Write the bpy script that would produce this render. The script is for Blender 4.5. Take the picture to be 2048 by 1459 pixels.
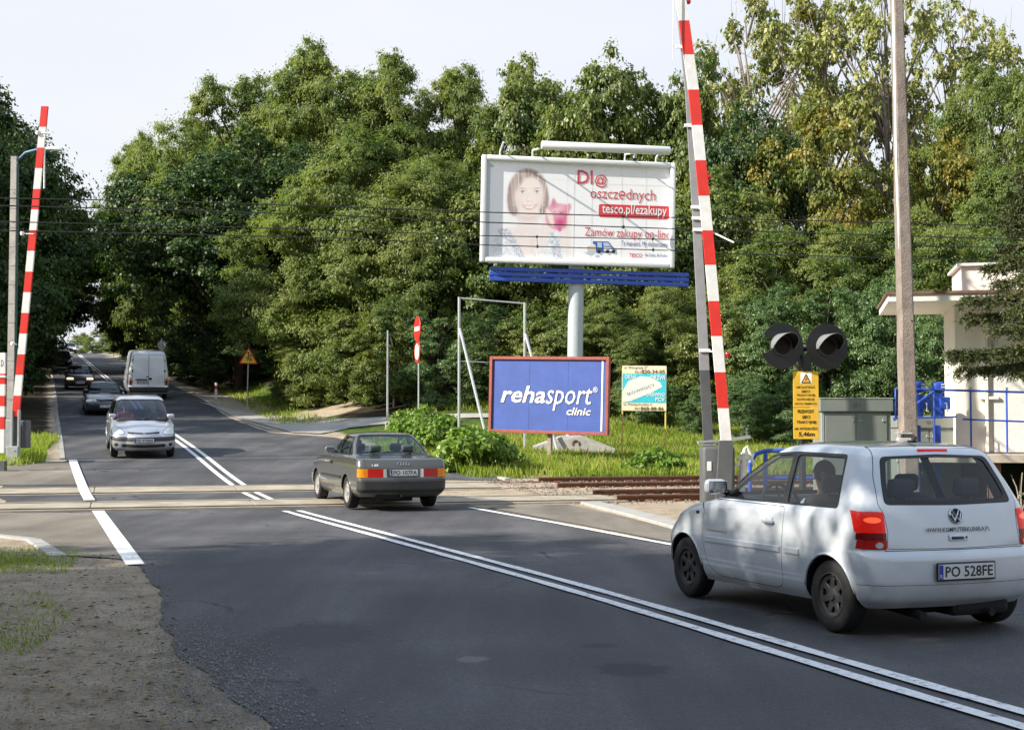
import bpy, bmesh, math, random
import numpy as np
from mathutils import Vector, Matrix, Euler
from mathutils.geometry import delaunay_2d_cdt

for o in list(bpy.data.objects):
    bpy.data.objects.remove(o)
C = bpy.context.scene.collection
SC = bpy.context.scene
R = math.radians

# ------------------------------------------------------------ camera
F, YH, EYE = 2800.0, 840.0, 1.65          # focal length and horizon in photo pixels, eye height in metres
PITCH = math.atan((YH - 729.5) / F)
cam = bpy.data.cameras.new('camera')
cam.sensor_width = 36
cam.lens = 36 * F / 2048
cam.clip_end = 3000
camo = bpy.data.objects.new('camera', cam)
C.objects.link(camo)
camo.location = (0, 0, EYE)
camo.rotation_euler = (R(90) + PITCH, 0, 0)
SC.camera = camo

# ------------------------------------------------------------ sky and sun
SUN = Vector((-0.80, -0.31, 0.55)).normalized()
SUN_EL = math.asin(SUN.z)
SUN_AZ = math.atan2(SUN.x, SUN.y)
w = bpy.data.worlds.new("World")
SC.world = w
w.use_nodes = True
nt = w.node_tree
nt.nodes.clear()
N = nt.nodes.new
L_ = nt.links.new
out = N('ShaderNodeOutputWorld')
bgs = N('ShaderNodeBackground'); bgs.inputs[1].default_value = 0.10
bgh = N('ShaderNodeBackground'); bgh.inputs[1].default_value = 1.0
sky = N('ShaderNodeTexSky')
sky.sky_type = 'NISHITA'
sky.sun_disc = False
sky.sun_elevation = SUN_EL
sky.sun_rotation = SUN_AZ
sky.air_density = 1.2
sky.dust_density = 2.5
L_(sky.outputs[0], bgs.inputs[0])
tc = N('ShaderNodeTexCoord')
mp = N('ShaderNodeMapping'); mp.inputs['Scale'].default_value = (1, 1, 3.2)
L_(tc.outputs['Generated'], mp.inputs[0])
nz = N('ShaderNodeTexNoise'); nz.inputs['Scale'].default_value = 3.4; nz.inputs['Detail'].default_value = 7
L_(mp.outputs[0], nz.inputs['Vector'])
cr = N('ShaderNodeValToRGB')
cr.color_ramp.elements[0].position = 0.30; cr.color_ramp.elements[0].color = (0.545, 0.565, 0.615, 1)
cr.color_ramp.elements[1].position = 0.70; cr.color_ramp.elements[1].color = (0.60, 0.61, 0.635, 1)
L_(nz.outputs[0], cr.inputs[0])
sx = N('ShaderNodeSeparateXYZ'); L_(tc.outputs['Generated'], sx.inputs[0])
ce = N('ShaderNodeValToRGB')                      # haze thins towards the zenith
ce.color_ramp.elements[0].position = .32; ce.color_ramp.elements[0].color = (1, 1, 1, 1)
ce.color_ramp.elements[1].position = .80; ce.color_ramp.elements[1].color = (.62, .78, 1.0, 1)
L_(sx.outputs[2], ce.inputs[0])
mm = N('ShaderNodeMix'); mm.data_type = 'RGBA'; mm.blend_type = 'MULTIPLY'; mm.inputs[0].default_value = 1
L_(cr.outputs[0], mm.inputs[6]); L_(ce.outputs[0], mm.inputs[7])
L_(mm.outputs[2], bgh.inputs[0])
mx = N('ShaderNodeMixShader'); mx.inputs[0].default_value = 0.86
L_(bgs.outputs[0], mx.inputs[1]); L_(bgh.outputs[0], mx.inputs[2])
L_(mx.outputs[0], out.inputs[0])

sl = bpy.data.lights.new('sun', 'SUN')
sl.energy = 5.0
sl.angle = R(0.55)
sl.color = (1.0, 0.93, 0.82)
so = bpy.data.objects.new('sun', sl)
C.objects.link(so)
so.rotation_euler = SUN.to_track_quat('Z', 'Y').to_euler()
so.location = (-30, -10, 40)
SC.view_settings.view_transform = 'Standard'
SC.view_settings.look = 'None'
SC.view_settings.exposure = 0.75
SC.view_settings.gamma = 1.0
SC.cycles.max_bounces = 7
SC.cycles.transparent_max_bounces = 16

# ------------------------------------------------------------ materials
MATS = {}
def mat(name, col=(.5, .5, .5), rough=.6, metal=0.0, var=.12, scale=9.0, bump=0.0, bscale=60.0, coat=0.0, spec=.5,
        emit=None, estr=0.0, col2=None):
    if name in MATS: return MATS[name]
    m = bpy.data.materials.new(name); m.use_nodes = True
    t = m.node_tree; b = t.nodes['Principled BSDF']
    b.inputs['Roughness'].default_value = rough
    b.inputs['Metallic'].default_value = metal
    b.inputs['Specular IOR Level'].default_value = spec
    b.inputs['Coat Weight'].default_value = coat
    b.inputs['Coat Roughness'].default_value = .06
    tc = t.nodes.new('ShaderNodeTexCoord')
    n = t.nodes.new('ShaderNodeTexNoise'); n.inputs['Scale'].default_value = scale; n.inputs['Detail'].default_value = 5
    n.inputs['Roughness'].default_value = .65
    t.links.new(tc.outputs['Object'], n.inputs['Vector'])
    r = t.nodes.new('ShaderNodeValToRGB')
    c2 = col2 or tuple(min(1, c * (1 + var)) for c in col)
    c1 = tuple(c * (1 - var) for c in col)
    r.color_ramp.elements[0].position = .3; r.color_ramp.elements[0].color = (*c1, 1)
    r.color_ramp.elements[1].position = .7; r.color_ramp.elements[1].color = (*c2, 1)
    t.links.new(n.outputs[0], r.inputs[0]); t.links.new(r.outputs[0], b.inputs['Base Color'])
    if bump:
        n2 = t.nodes.new('ShaderNodeTexNoise'); n2.inputs['Scale'].default_value = bscale; n2.inputs['Detail'].default_value = 4
        t.links.new(tc.outputs['Object'], n2.inputs['Vector'])
        bp = t.nodes.new('ShaderNodeBump'); bp.inputs['Strength'].default_value = bump; bp.inputs['Distance'].default_value = .02
        t.links.new(n2.outputs[0], bp.inputs['Height']); t.links.new(bp.outputs[0], b.inputs['Normal'])
    if emit:
        b.inputs['Emission Color'].default_value = (*emit, 1); b.inputs['Emission Strength'].default_value = estr
    MATS[name] = m
    return m

def paint(name, col, rough=.32, metal=0.0, dirt=.5, dcol=(.16, .14, .11)):
    """car paint: clear coat, a little dust low on the body"""
    if name in MATS: return MATS[name]
    m = mat(name, col, rough, metal, var=.03, scale=3, coat=1.0)
    t = m.node_tree; b = t.nodes['Principled BSDF']
    tc = t.nodes.new('ShaderNodeTexCoord'); sp = t.nodes.new('ShaderNodeSeparateXYZ')
    t.links.new(tc.outputs['Object'], sp.inputs[0])
    n = t.nodes.new('ShaderNodeTexNoise'); n.inputs['Scale'].default_value = 5; n.inputs['Detail'].default_value = 8
    t.links.new(tc.outputs['Object'], n.inputs['Vector'])
    a = t.nodes.new('ShaderNodeMath'); a.operation = 'MULTIPLY_ADD'; a.inputs[1].default_value = .35; 
    t.links.new(n.outputs[0], a.inputs[0]); t.links.new(sp.outputs[2], a.inputs[2])
    mr = t.nodes.new('ShaderNodeMapRange'); mr.inputs[1].default_value = .75; mr.inputs[2].default_value = .35
    mr.inputs[3].default_value = 0; mr.inputs[4].default_value = dirt
    t.links.new(a.outputs[0], mr.inputs[0])
    src = b.inputs['Base Color'].links[0].from_socket
    mx = t.nodes.new('ShaderNodeMix'); mx.data_type = 'RGBA'
    t.links.new(mr.outputs[0], mx.inputs[0]); t.links.new(src, mx.inputs[6]); mx.inputs[7].default_value = (*dcol, 1)
    t.links.new(mx.outputs[2], b.inputs['Base Color'])
    return m

def glass(name, tint=(.75, .8, .8), refl=1.0, ior=1.5):
    if name in MATS: return MATS[name]
    m = bpy.data.materials.new(name); m.use_nodes = True
    t = m.node_tree; t.nodes.clear()
    o = t.nodes.new('ShaderNodeOutputMaterial'); mx = t.nodes.new('ShaderNodeMixShader')
    tr = t.nodes.new('ShaderNodeBsdfTransparent'); tr.inputs[0].default_value = (*tint, 1)
    g = t.nodes.new('ShaderNodeBsdfGlossy'); g.inputs[0].default_value = (refl, refl, refl, 1); g.inputs[1].default_value = .02
    lw = t.nodes.new('ShaderNodeLayerWeight'); lw.inputs[0].default_value = .5      # the same from both sides of the pane
    pw = t.nodes.new('ShaderNodeMath'); pw.operation = 'POWER'; pw.inputs[1].default_value = 4.5
    f = t.nodes.new('ShaderNodeMath'); f.operation = 'MULTIPLY_ADD'; f.inputs[1].default_value = .9; f.inputs[2].default_value = .05 * (ior / 1.5) ** 3
    t.links.new(lw.outputs['Facing'], pw.inputs[0]); t.links.new(pw.outputs[0], f.inputs[0])
    t.links.new(f.outputs[0], mx.inputs[0]); t.links.new(tr.outputs[0], mx.inputs[1]); t.links.new(g.outputs[0], mx.inputs[2])
    t.links.new(mx.outputs[0], o.inputs[0])
    MATS[name] = m
    return m

def leafmat(name, c1, c2, c3, trans=.35, rough=.5, nscale=.35, spec=.4):
    if name in MATS: return MATS[name]
    m = bpy.data.materials.new(name); m.use_nodes = True
    t = m.node_tree; t.nodes.clear()
    o = t.nodes.new('ShaderNodeOutputMaterial')
    g = t.nodes.new('ShaderNodeNewGeometry')
    tc = t.nodes.new('ShaderNodeTexCoord')
    n = t.nodes.new('ShaderNodeTexNoise'); n.inputs['Scale'].default_value = nscale; n.inputs['Detail'].default_value = 3
    t.links.new(g.outputs['Position'], n.inputs['Vector'])
    a = t.nodes.new('ShaderNodeMath'); a.operation = 'MULTIPLY_ADD'; a.inputs[1].default_value = .55
    t.links.new(g.outputs['Random Per Island'], a.inputs[0])
    s = t.nodes.new('ShaderNodeMath'); s.operation = 'MULTIPLY_ADD'; s.inputs[1].default_value = 1.3; s.inputs[2].default_value = -.42
    t.links.new(n.outputs[0], s.inputs[0]); t.links.new(s.outputs[0], a.inputs[2])
    r = t.nodes.new('ShaderNodeValToRGB')
    r.color_ramp.elements[0].position = .1; r.color_ramp.elements[0].color = (*c1, 1)
    r.color_ramp.elements[1].position = .9; r.color_ramp.elements[1].color = (*c3, 1)
    e = r.color_ramp.elements.new(.5); e.color = (*c2, 1)
    t.links.new(a.outputs[0], r.inputs[0])
    b = t.nodes.new('ShaderNodeBsdfPrincipled'); b.inputs['Roughness'].default_value = rough
    b.inputs['Specular IOR Level'].default_value = spec
    t.links.new(r.outputs[0], b.inputs['Base Color'])
    tl = t.nodes.new('ShaderNodeBsdfTranslucent')
    br = t.nodes.new('ShaderNodeMix'); br.data_type = 'RGBA'; br.blend_type = 'MULTIPLY'; br.inputs[0].default_value = 1
    t.links.new(r.outputs[0], br.inputs[6]); br.inputs[7].default_value = (1.15, 1.25, .5, 1)
    t.links.new(br.outputs[2], tl.inputs[0])
    mx = t.nodes.new('ShaderNodeMixShader'); mx.inputs[0].default_value = trans
    t.links.new(b.outputs[0], mx.inputs[1]); t.links.new(tl.outputs[0], mx.inputs[2])
    t.links.new(mx.outputs[0], o.inputs[0])
    MATS[name] = m
    return m

# ------------------------------------------------------------ helpers
def pchip(xs, ys):
    xs = np.asarray(xs, float); ys = np.asarray(ys, float)
    h = np.diff(xs); d = np.diff(ys, axis=0) / (h if ys.ndim == 1 else h[:, None])
    m = np.zeros_like(ys)
    m[0] = d[0]; m[-1] = d[-1]
    for i in range(1, len(xs) - 1):
        a, b = d[i - 1], d[i]
        w1, w2 = 2 * h[i] + h[i - 1], h[i] + 2 * h[i - 1]
        with np.errstate(divide='ignore', invalid='ignore'):
            v = (w1 + w2) / (w1 / np.where(a == 0, 1, a) + w2 / np.where(b == 0, 1, b))
        m[i] = np.where(a * b > 0, v, 0)
    def f(x):
        x = np.asarray(x, float)
        i = np.clip(np.searchsorted(xs, x, side='right') - 1, 0, len(xs) - 2)
        hh = h[i]; t = np.clip((x - xs[i]) / hh, 0, 1)
        if ys.ndim > 1: hh = hh[..., None]; t = t[..., None]
        return ((1 + 2 * t) * (1 - t) ** 2 * ys[i] + t * (1 - t) ** 2 * hh * m[i]
                + t * t * (3 - 2 * t) * ys[i + 1] + t * t * (t - 1) * hh * m[i + 1])
    return f

def P(u, v, Y):
    """the point seen at photo pixel (u, v), Y metres ahead"""
    dx = (u - 1024) / F; dz = -(v - 729.5) / F
    cy = math.cos(PITCH) - dz * math.sin(PITCH)
    cz = math.sin(PITCH) + dz * math.cos(PITCH)
    return Vector((dx * Y / cy, Y, EYE + cz * Y / cy))

class MB:
    def __init__(s): s.v = []; s.f = []; s.m = []; s.mats = []
    def mi(s, m):
        if m not in s.mats: s.mats.append(m)
        return s.mats.index(m)
    def add(s, vs, fs, m, M=None):
        o = len(s.v); k = s.mi(m)
        for p in vs: s.v.append(tuple(M @ Vector(p)) if M else tuple(p))
        for f in fs: s.f.append([i + o for i in f]); s.m.append(k)
        return s
    def box(s, c, d, m, rot=None):
        x, y, z = d[0] / 2, d[1] / 2, d[2] / 2
        vs = [(-x,-y,-z),(x,-y,-z),(x,y,-z),(-x,y,-z),(-x,-y,z),(x,-y,z),(x,y,z),(-x,y,z)]
        fs = [(0,3,2,1),(4,5,6,7),(0,1,5,4),(1,2,6,5),(2,3,7,6),(3,0,4,7)]
        M = Matrix.Translation(c) @ (Euler(rot).to_matrix().to_4x4() if rot else Matrix())
        return s.add(vs, fs, m, M)
    def rbox(s, c, d, m, r=.02, seg=2, rot=None):
        bm = bmesh.new(); bmesh.ops.create_cube(bm, size=1)
        for v in bm.verts: v.co = Vector((v.co.x * d[0], v.co.y * d[1], v.co.z * d[2]))
        bmesh.ops.bevel(bm, geom=bm.edges[:], offset=min(r, min(d) * .48), segments=seg, profile=.5, affect='EDGES')
        M = Matrix.Translation(c) @ (Euler(rot).to_matrix().to_4x4() if rot else Matrix())
        bm.verts.index_update()
        s.add([v.co.copy() for v in bm.verts], [[v.index for v in f.verts] for f in bm.faces], m, M)
        bm.free(); return s
    def tube(s, pts, r, m, n=8, cap=True):
        pts = [Vector(p) for p in pts]
        rs = list(r) if hasattr(r, '__len__') else [r] * len(pts)
        o = len(s.v); k = s.mi(m); up = None
        for i, p in enumerate(pts):
            a = pts[max(i - 1, 0)]; b = pts[min(i + 1, len(pts) - 1)]
            t = (b - a).normalized()
            if up is None: up = Vector((0, 0, 1)) if abs(t.z) < .9 else Vector((0, 1, 0))
            x = t.cross(up).normalized(); y = x.cross(t).normalized(); up = y
            for j in range(n):
                q = p + x * math.cos(2 * math.pi * (j + .5) / n) * rs[i] + y * math.sin(2 * math.pi * (j + .5) / n) * rs[i]
                s.v.append(tuple(q))
        for i in range(len(pts) - 1):
            for j in range(n):
                s.f.append([o + i * n + j, o + i * n + (j + 1) % n, o + (i + 1) * n + (j + 1) % n, o + (i + 1) * n + j][::-1]); s.m.append(k)
        if cap:
            s.f.append([o + j for j in range(n)]); s.m.append(k)
            s.f.append([o + (len(pts) - 1) * n + j for j in reversed(range(n))]); s.m.append(k)
        return s
    def lathe(s, prof, m, M=None, n=28, a0=0, a1=2 * math.pi):
        """prof: (radius, height) turned about local z"""
        full = abs(a1 - a0 - 2 * math.pi) < 1e-6
        vs = []; fs = []; k = len(prof); nn = n if full else n + 1
        for i in range(nn):
            a = a0 + (a1 - a0) * i / n
            for (r, h) in prof: vs.append((r * math.cos(a), r * math.sin(a), h))
        for i in range(n):
            j = (i + 1) % nn
            for q in range(k - 1): fs.append((i * k + q, j * k + q, j * k + q + 1, i * k + q + 1))
        return s.add(vs, fs, m, M)
    def poly(s, pts, m, y=0.0):
        """flat polygon in the local x-z plane, facing -y"""
        return s.add([(p[0], y, p[1]) for p in pts], [list(range(len(pts)))], m)
    def prism(s, pts, y0, y1, m):
        n = len(pts)
        vs = [(p[0], y0, p[1]) for p in pts] + [(p[0], y1, p[1]) for p in pts]
        fs = [list(range(n)), list(range(2 * n - 1, n - 1, -1))] + [[(i + 1) % n, i, n + i, n + (i + 1) % n] for i in range(n)]
        return s.add(vs, fs, m)
    def build(s, name, parent=None, smooth=False, ang=None):
        me = bpy.data.meshes.new(name); me.from_pydata(s.v, [], s.f)
        for m in s.mats: me.materials.append(m)
        me.polygons.foreach_set('material_index', s.m)
        if smooth:
            me.polygons.foreach_set('use_smooth', [True] * len(me.polygons))
            me.update()
            if ang is not None: me.set_sharp_from_angle(angle=R(ang))
        me.update()
        o = bpy.data.objects.new(name, me); C.objects.link(o)
        if parent: o.parent = parent
        return o

def tag(o, label=None, cat=None, group=None, kind=None):
    if label: o['label'] = label
    if cat: o['category'] = cat
    if group: o['group'] = group
    if kind: o['kind'] = kind
    return o
def empty(name, loc, label, cat, group=None, rot=(0, 0, 0)):
    o = bpy.data.objects.new(name, None); C.objects.link(o)
    o.location = loc; o.rotation_euler = rot; o.empty_display_size = .3
    return tag(o, label, cat, group)

def npmesh(name, V, Q, m, parent=None, smooth=False):
    me = bpy.data.meshes.new(name)
    V = np.asarray(V, np.float32); Q = np.asarray(Q, np.int32); k = Q.shape[1]
    me.vertices.add(len(V)); me.vertices.foreach_set('co', V.ravel())
    me.loops.add(Q.size); me.loops.foreach_set('vertex_index', Q.ravel())
    me.polygons.add(len(Q)); me.polygons.foreach_set('loop_start', np.arange(0, Q.size, k, dtype=np.int32))
    if smooth: me.polygons.foreach_set('use_smooth', [True] * len(Q))
    me.materials.append(m); me.update(calc_edges=True)
    o = bpy.data.objects.new(name, me); C.objects.link(o)
    if parent: o.parent = parent
    return o

def text2d(s, bold=0.0, shear=0.0, res=3):
    """outline lettering as flat faces: verts (x, y) and faces"""
    cu = bpy.data.curves.new('t', 'FONT'); cu.body = s; cu.size = 1; cu.offset = bold; cu.shear = shear
    cu.resolution_u = res; cu.fill_mode = 'FRONT'
    ob = bpy.data.objects.new('t', cu); C.objects.link(ob)
    dg = bpy.context.evaluated_depsgraph_get()
    me = ob.evaluated_get(dg).to_mesh()
    V = np.array([v.co[:2] for v in me.vertices]) if len(me.vertices) else np.zeros((0, 2))
    Fc = [list(p.vertices) for p in me.polygons]
    ob.evaluated_get(dg).to_mesh_clear()
    bpy.data.objects.remove(ob); bpy.data.curves.remove(cu)
    return V, Fc
def lettering(mb, s, x0, z0, x1, z1, m, y=-.004, bold=0.0, shear=0.0, M=None, rot=0.0, res=2):
    """fit a line of lettering into the box x0..x1, z0..z1 of the local x-z plane"""
    V, Fc = text2d(s, bold, shear, res)
    if not len(V): return
    lo, hi = V.min(0), V.max(0)
    q = (V - lo) / (hi - lo)
    X = x0 + q[:, 0] * (x1 - x0); Z = z0 + q[:, 1] * (z1 - z0)
    if rot:
        cx, cz = (x0 + x1) / 2, (z0 + z1) / 2; c, sn = math.cos(rot), math.sin(rot)
        X, Z = cx + (X - cx) * c - (Z - cz) * sn, cz + (X - cx) * sn + (Z - cz) * c
    mb.add([(a, y, b) for a, b in zip(X, Z)], Fc, m, M)

def spline(pts, n=6):
    """closed smooth outline through the given points"""
    p = [np.array(q, float) for q in pts]; k = len(p); o = []
    for i in range(k):
        a, b, c, d = p[i - 1], p[i], p[(i + 1) % k], p[(i + 2) % k]
        for j in range(n):
            t = j / n
            o.append(tuple(.5 * ((2 * b) + (c - a) * t + (2 * a - 5 * b + 4 * c - d) * t * t + (3 * b - a - 3 * c + d) * t ** 3)))
    return o
def ell(cx, cz, rx, rz, n=24, rot=0.0):
    return [(cx + rx * math.cos(a) * math.cos(rot) - rz * math.sin(a) * math.sin(rot), cz + rx * math.cos(a) * math.sin(rot) + rz * math.sin(a) * math.cos(rot))
            for a in [2 * math.pi * i / n for i in range(n)]]

white_p = mat('white_enamel', (.78, .78, .76), .45, var=.06)
red_p = mat('red_enamel', (.62, .03, .025), .4, var=.06)
grey_p = mat('grey_enamel', (.30, .31, .31), .5, var=.06)
galv = mat('galvanised_steel', (.46, .48, .49), .42, .4, var=.15, scale=14)
black_p = mat('black_enamel', (.012, .012, .013), .45, var=.2)
blue_p = mat('blue_enamel', (.03, .09, .48), .42, var=.1)
yellow_p = mat('yellow_enamel', (.80, .48, .02), .5, var=.08)
conc = mat('concrete', (.42, .40, .37), .85, var=.2, scale=6, bump=.4, bscale=70)
rubber = mat('tyre_rubber', (.011, .011, .011), .8, var=.3, scale=20)
ink = mat('black_ink', (.012, .012, .014), .6, var=.05)
white_ink = mat('white_ink', (.80, .80, .80), .55, var=.03)
red_ink = mat('red_ink', (.62, .04, .05), .55, var=.05)
# ------------------------------------------------------------ lie of the land
Gf = pchip([-80, 0, 1.56, 4.16, 5.7, 9, 13.9, 25, 40, 47.3, 61.3, 105, 140, 190, 215, 250, 350, 900],
           [0, 0, .05, .10, .165, .33, .61, 1.15, 1.9, 2.55, 3.45, 6.1, 8.3, 11.2, 11.9, 11.3, 8, 6])
Rf = pchip([-80, 0, 1.56, 4.16, 5.7, 12, 17, 21, 26, 32, 45, 70, 120, 250, 900],
           [0, 0, .05, .10, .15, .43, .56, 1.0, 1.75, 2.3, 3.6, 6, 10, 14, 12])
CXf = pchip([-60, -10, 0, 7.67, 13.4, 20, 25.95, 30, 46, 200, 400, 900],
            [29.5, 9.8, 5.85, 2.81, .746, -1.85, -4.2, -5.6, -10.9, -62.4, -129, -296])
SL = .28                                      # the railway's slant
def sm(a, b, x): 
    t = np.clip((x - a) / (b - a), 0, 1); return t * t * (3 - 2 * t)
def T(X, Y):
    X = np.asarray(X, float); Y = np.asarray(Y, float)
    s = Y - SL * X - 27.8
    d = X - CXf(Y)
    g = Gf(s); r = Rf(s)
    k = sm(5.5, 13, d)
    z = g * (1 - k) + r * k
    z = z + sm(8, 28, s) * (sm(5.6, 9, -d) * .9 + np.clip(-d - 9, 0, 60) * .12)       # left bank
    z = z + sm(45, 60, s) * sm(6, 11, d) * 1.2
    near = 1 - sm(-3, 2, s)
    z = z - near * sm(9, 14, d) * .12
    z = z + near * sm(3.9, 7, -d) * .05
    return z
def Tz(x, y): return float(T(x, y))
def GP(u, v, lift=0.0):
    """where the photo pixel's ray meets the ground"""
    lo, hi = 3.0, 400.0
    ys = np.linspace(lo, hi, 4000)
    q0 = P(u, v, 1.0)
    X = q0.x * ys; Z = EYE + (q0.z - EYE) * ys
    h = Z - T(X, ys)
    i = np.argmax(h <= 0)
    if h[i] > 0: i = len(ys) - 1
    a, b = ys[max(i - 1, 0)], ys[i]
    for _ in range(30):
        m_ = (a + b) / 2
        if EYE + (q0.z - EYE) * m_ - Tz(q0.x * m_, m_) > 0: a = m_
        else: b = m_
    return Vector((q0.x * b, b, Tz(q0.x * b, b) + lift))

def axis(parts):
    o = []
    for a, b, st in parts: o += list(np.arange(a, b, st))
    return np.array(o + [parts[-1][1]])

gx = axis([(-900, -300, 60), (-300, -100, 15), (-100, -40, 3), (-40, 30, .5), (30, 60, 2), (60, 150, 9), (150, 900, 50)])
gy = axis([(-120, -20, 10), (-20, 2, 2), (2, 70, .5), (70, 130, 1.5), (130, 320, 4), (320, 1000, 60)])
GX, GY = np.meshgrid(gx, gy)
GZ = T(GX, GY)
# small-scale relief on the open ground, none under the road
rng = np.random.default_rng(5)
dd = GX - CXf(GY)
rough = sm(4.6, 7, np.abs(dd)) * (np.sin(GX * 2.1 + np.sin(GY * 1.3) * 2) * np.sin(GY * 1.7 + GX * .6)) * .035
ss = GY - SL * GX - 27.8
rough *= 1 - sm(-3.5, -2, ss) * (1 - sm(7, 9, ss))
GZ = GZ + rough
GV = np.stack([GX, GY, GZ], -1).reshape(-1, 3)
nx, ny = len(gx), len(gy)
ii = (np.arange(ny - 1)[:, None] * nx + np.arange(nx - 1)[None]).ravel()
GQ = np.stack([ii, ii + 1, ii + nx + 1, ii + nx], 1)

def ground_mat():
    m = bpy.data.materials.new('earth_and_turf'); m.use_nodes = True
    t = m.node_tree; b = t.nodes['Principled BSDF']; b.inputs['Roughness'].default_value = .95; b.inputs['Specular IOR Level'].default_value = .15
    g = t.nodes.new('ShaderNodeNewGeometry')
    def noise(sc, det=6, ro=.6):
        n = t.nodes.new('ShaderNodeTexNoise'); n.inputs['Scale'].default_value = sc; n.inputs['Detail'].default_value = det; n.inputs['Roughness'].default_value = ro
        t.links.new(g.outputs['Position'], n.inputs['Vector']); return n.outputs[0]
    def ramp(src, stops):
        r = t.nodes.new('ShaderNodeValToRGB')
        r.color_ramp.elements[0].position = stops[0][0]; r.color_ramp.elements[0].color = (*stops[0][1], 1)
        r.color_ramp.elements[1].position = stops[-1][0]; r.color_ramp.elements[1].color = (*stops[-1][1], 1)
        for p, c in stops[1:-1]: r.color_ramp.elements.new(p).color = (*c, 1)
        t.links.new(src, r.inputs[0]); return r.outputs[0]
    def mix(f, a, c):
        x = t.nodes.new('ShaderNodeMix'); x.data_type = 'RGBA'
        t.links.new(f, x.inputs[0]); t.links.new(a, x.inputs[6]); t.links.new(c, x.inputs[7]); return x.outputs[2]
    sand = ramp(noise(2.2, 14, .78), [(.30, (.19, .15, .105)), (.46, (.38, .31, .225)), (.58, (.47, .39, .295)), (.74, (.60, .51, .40))])
    turf = ramp(noise(3.5, 8, .7), [(.3, (.035, .06, .012)), (.55, (.075, .12, .02)), (.75, (.16, .17, .05))])
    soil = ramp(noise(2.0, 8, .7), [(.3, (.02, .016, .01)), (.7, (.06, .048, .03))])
    def attr(nm):
        a = t.nodes.new('ShaderNodeAttribute'); a.attribute_name = nm; return a.outputs['Fac']
    def thr(a, sc):
        # ragged borders between the kinds of ground
        ad = t.nodes.new('ShaderNodeMath'); ad.operation = 'ADD'
        t.links.new(a, ad.inputs[0]); t.links.new(noise(sc, 8, .65), ad.inputs[1])
        mr = t.nodes.new('ShaderNodeMapRange'); mr.inputs[1].default_value = .88; mr.inputs[2].default_value = 1.12
        t.links.new(ad.outputs[0], mr.inputs[0]); return mr.outputs[0]
    c = mix(thr(attr('turf'), 1.1), sand, turf)
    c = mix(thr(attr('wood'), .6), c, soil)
    gr = ramp(noise(38, 6, .85), [(.34, (.45, .42, .40)), (.5, (1, 1, 1)), (.68, (1.5, 1.5, 1.5))])
    xg = t.nodes.new('ShaderNodeMix'); xg.data_type = 'RGBA'; xg.blend_type = 'MULTIPLY'; xg.inputs[0].default_value = .8
    t.links.new(c, xg.inputs[6]); t.links.new(gr, xg.inputs[7]); c = xg.outputs[2]
    t.links.new(c, b.inputs['Base Color'])
    bp = t.nodes.new('ShaderNodeBump'); bp.inputs['Strength'].default_value = .9; bp.inputs['Distance'].default_value = .05
    t.links.new(noise(11, 12, .82), bp.inputs['Height']); t.links.new(bp.outputs[0], b.inputs['Normal'])
    return m
ground = npmesh('ground', GV, GQ, ground_mat(), smooth=True)
tag(ground, kind='structure')
turf = np.zeros_like(GX)
turf = np.maximum(turf, sm(7.2, 8.5, ss) * sm(5.4, 7.5, dd))                          # meadow beyond the track
turf = np.maximum(turf, sm(7, 9, ss) * sm(5.4, 6.6, -dd) * .95)                       # left verge beyond
turf = np.maximum(turf, (1 - sm(-9, -4, ss)) * sm(2.8, 5.0, -(GX + .366 * GY) + 2.6) * .55 * sm(8, 10, GY))
turf = np.maximum(turf, (1 - sm(-3, -1, ss)) * sm(7, 9, dd) * .7)
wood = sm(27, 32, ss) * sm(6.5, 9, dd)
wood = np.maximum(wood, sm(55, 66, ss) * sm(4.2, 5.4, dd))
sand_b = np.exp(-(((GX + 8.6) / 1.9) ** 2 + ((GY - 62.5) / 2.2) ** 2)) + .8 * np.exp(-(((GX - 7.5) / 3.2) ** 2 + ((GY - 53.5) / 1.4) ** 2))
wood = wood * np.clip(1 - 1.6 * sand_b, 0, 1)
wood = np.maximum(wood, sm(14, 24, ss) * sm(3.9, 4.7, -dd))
turf = np.maximum(turf, sm(110, 130, ss) * sm(3.4, 4.0, np.abs(dd)))
turf = turf * np.clip(1 - 1.6 * sand_b, 0, 1)
for nm, a in (('turf', turf), ('wood', wood)):
    at = ground.data.attributes.new(nm, 'FLOAT', 'POINT'); at.data.foreach_set('value', a.ravel().astype(np.float32))

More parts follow.
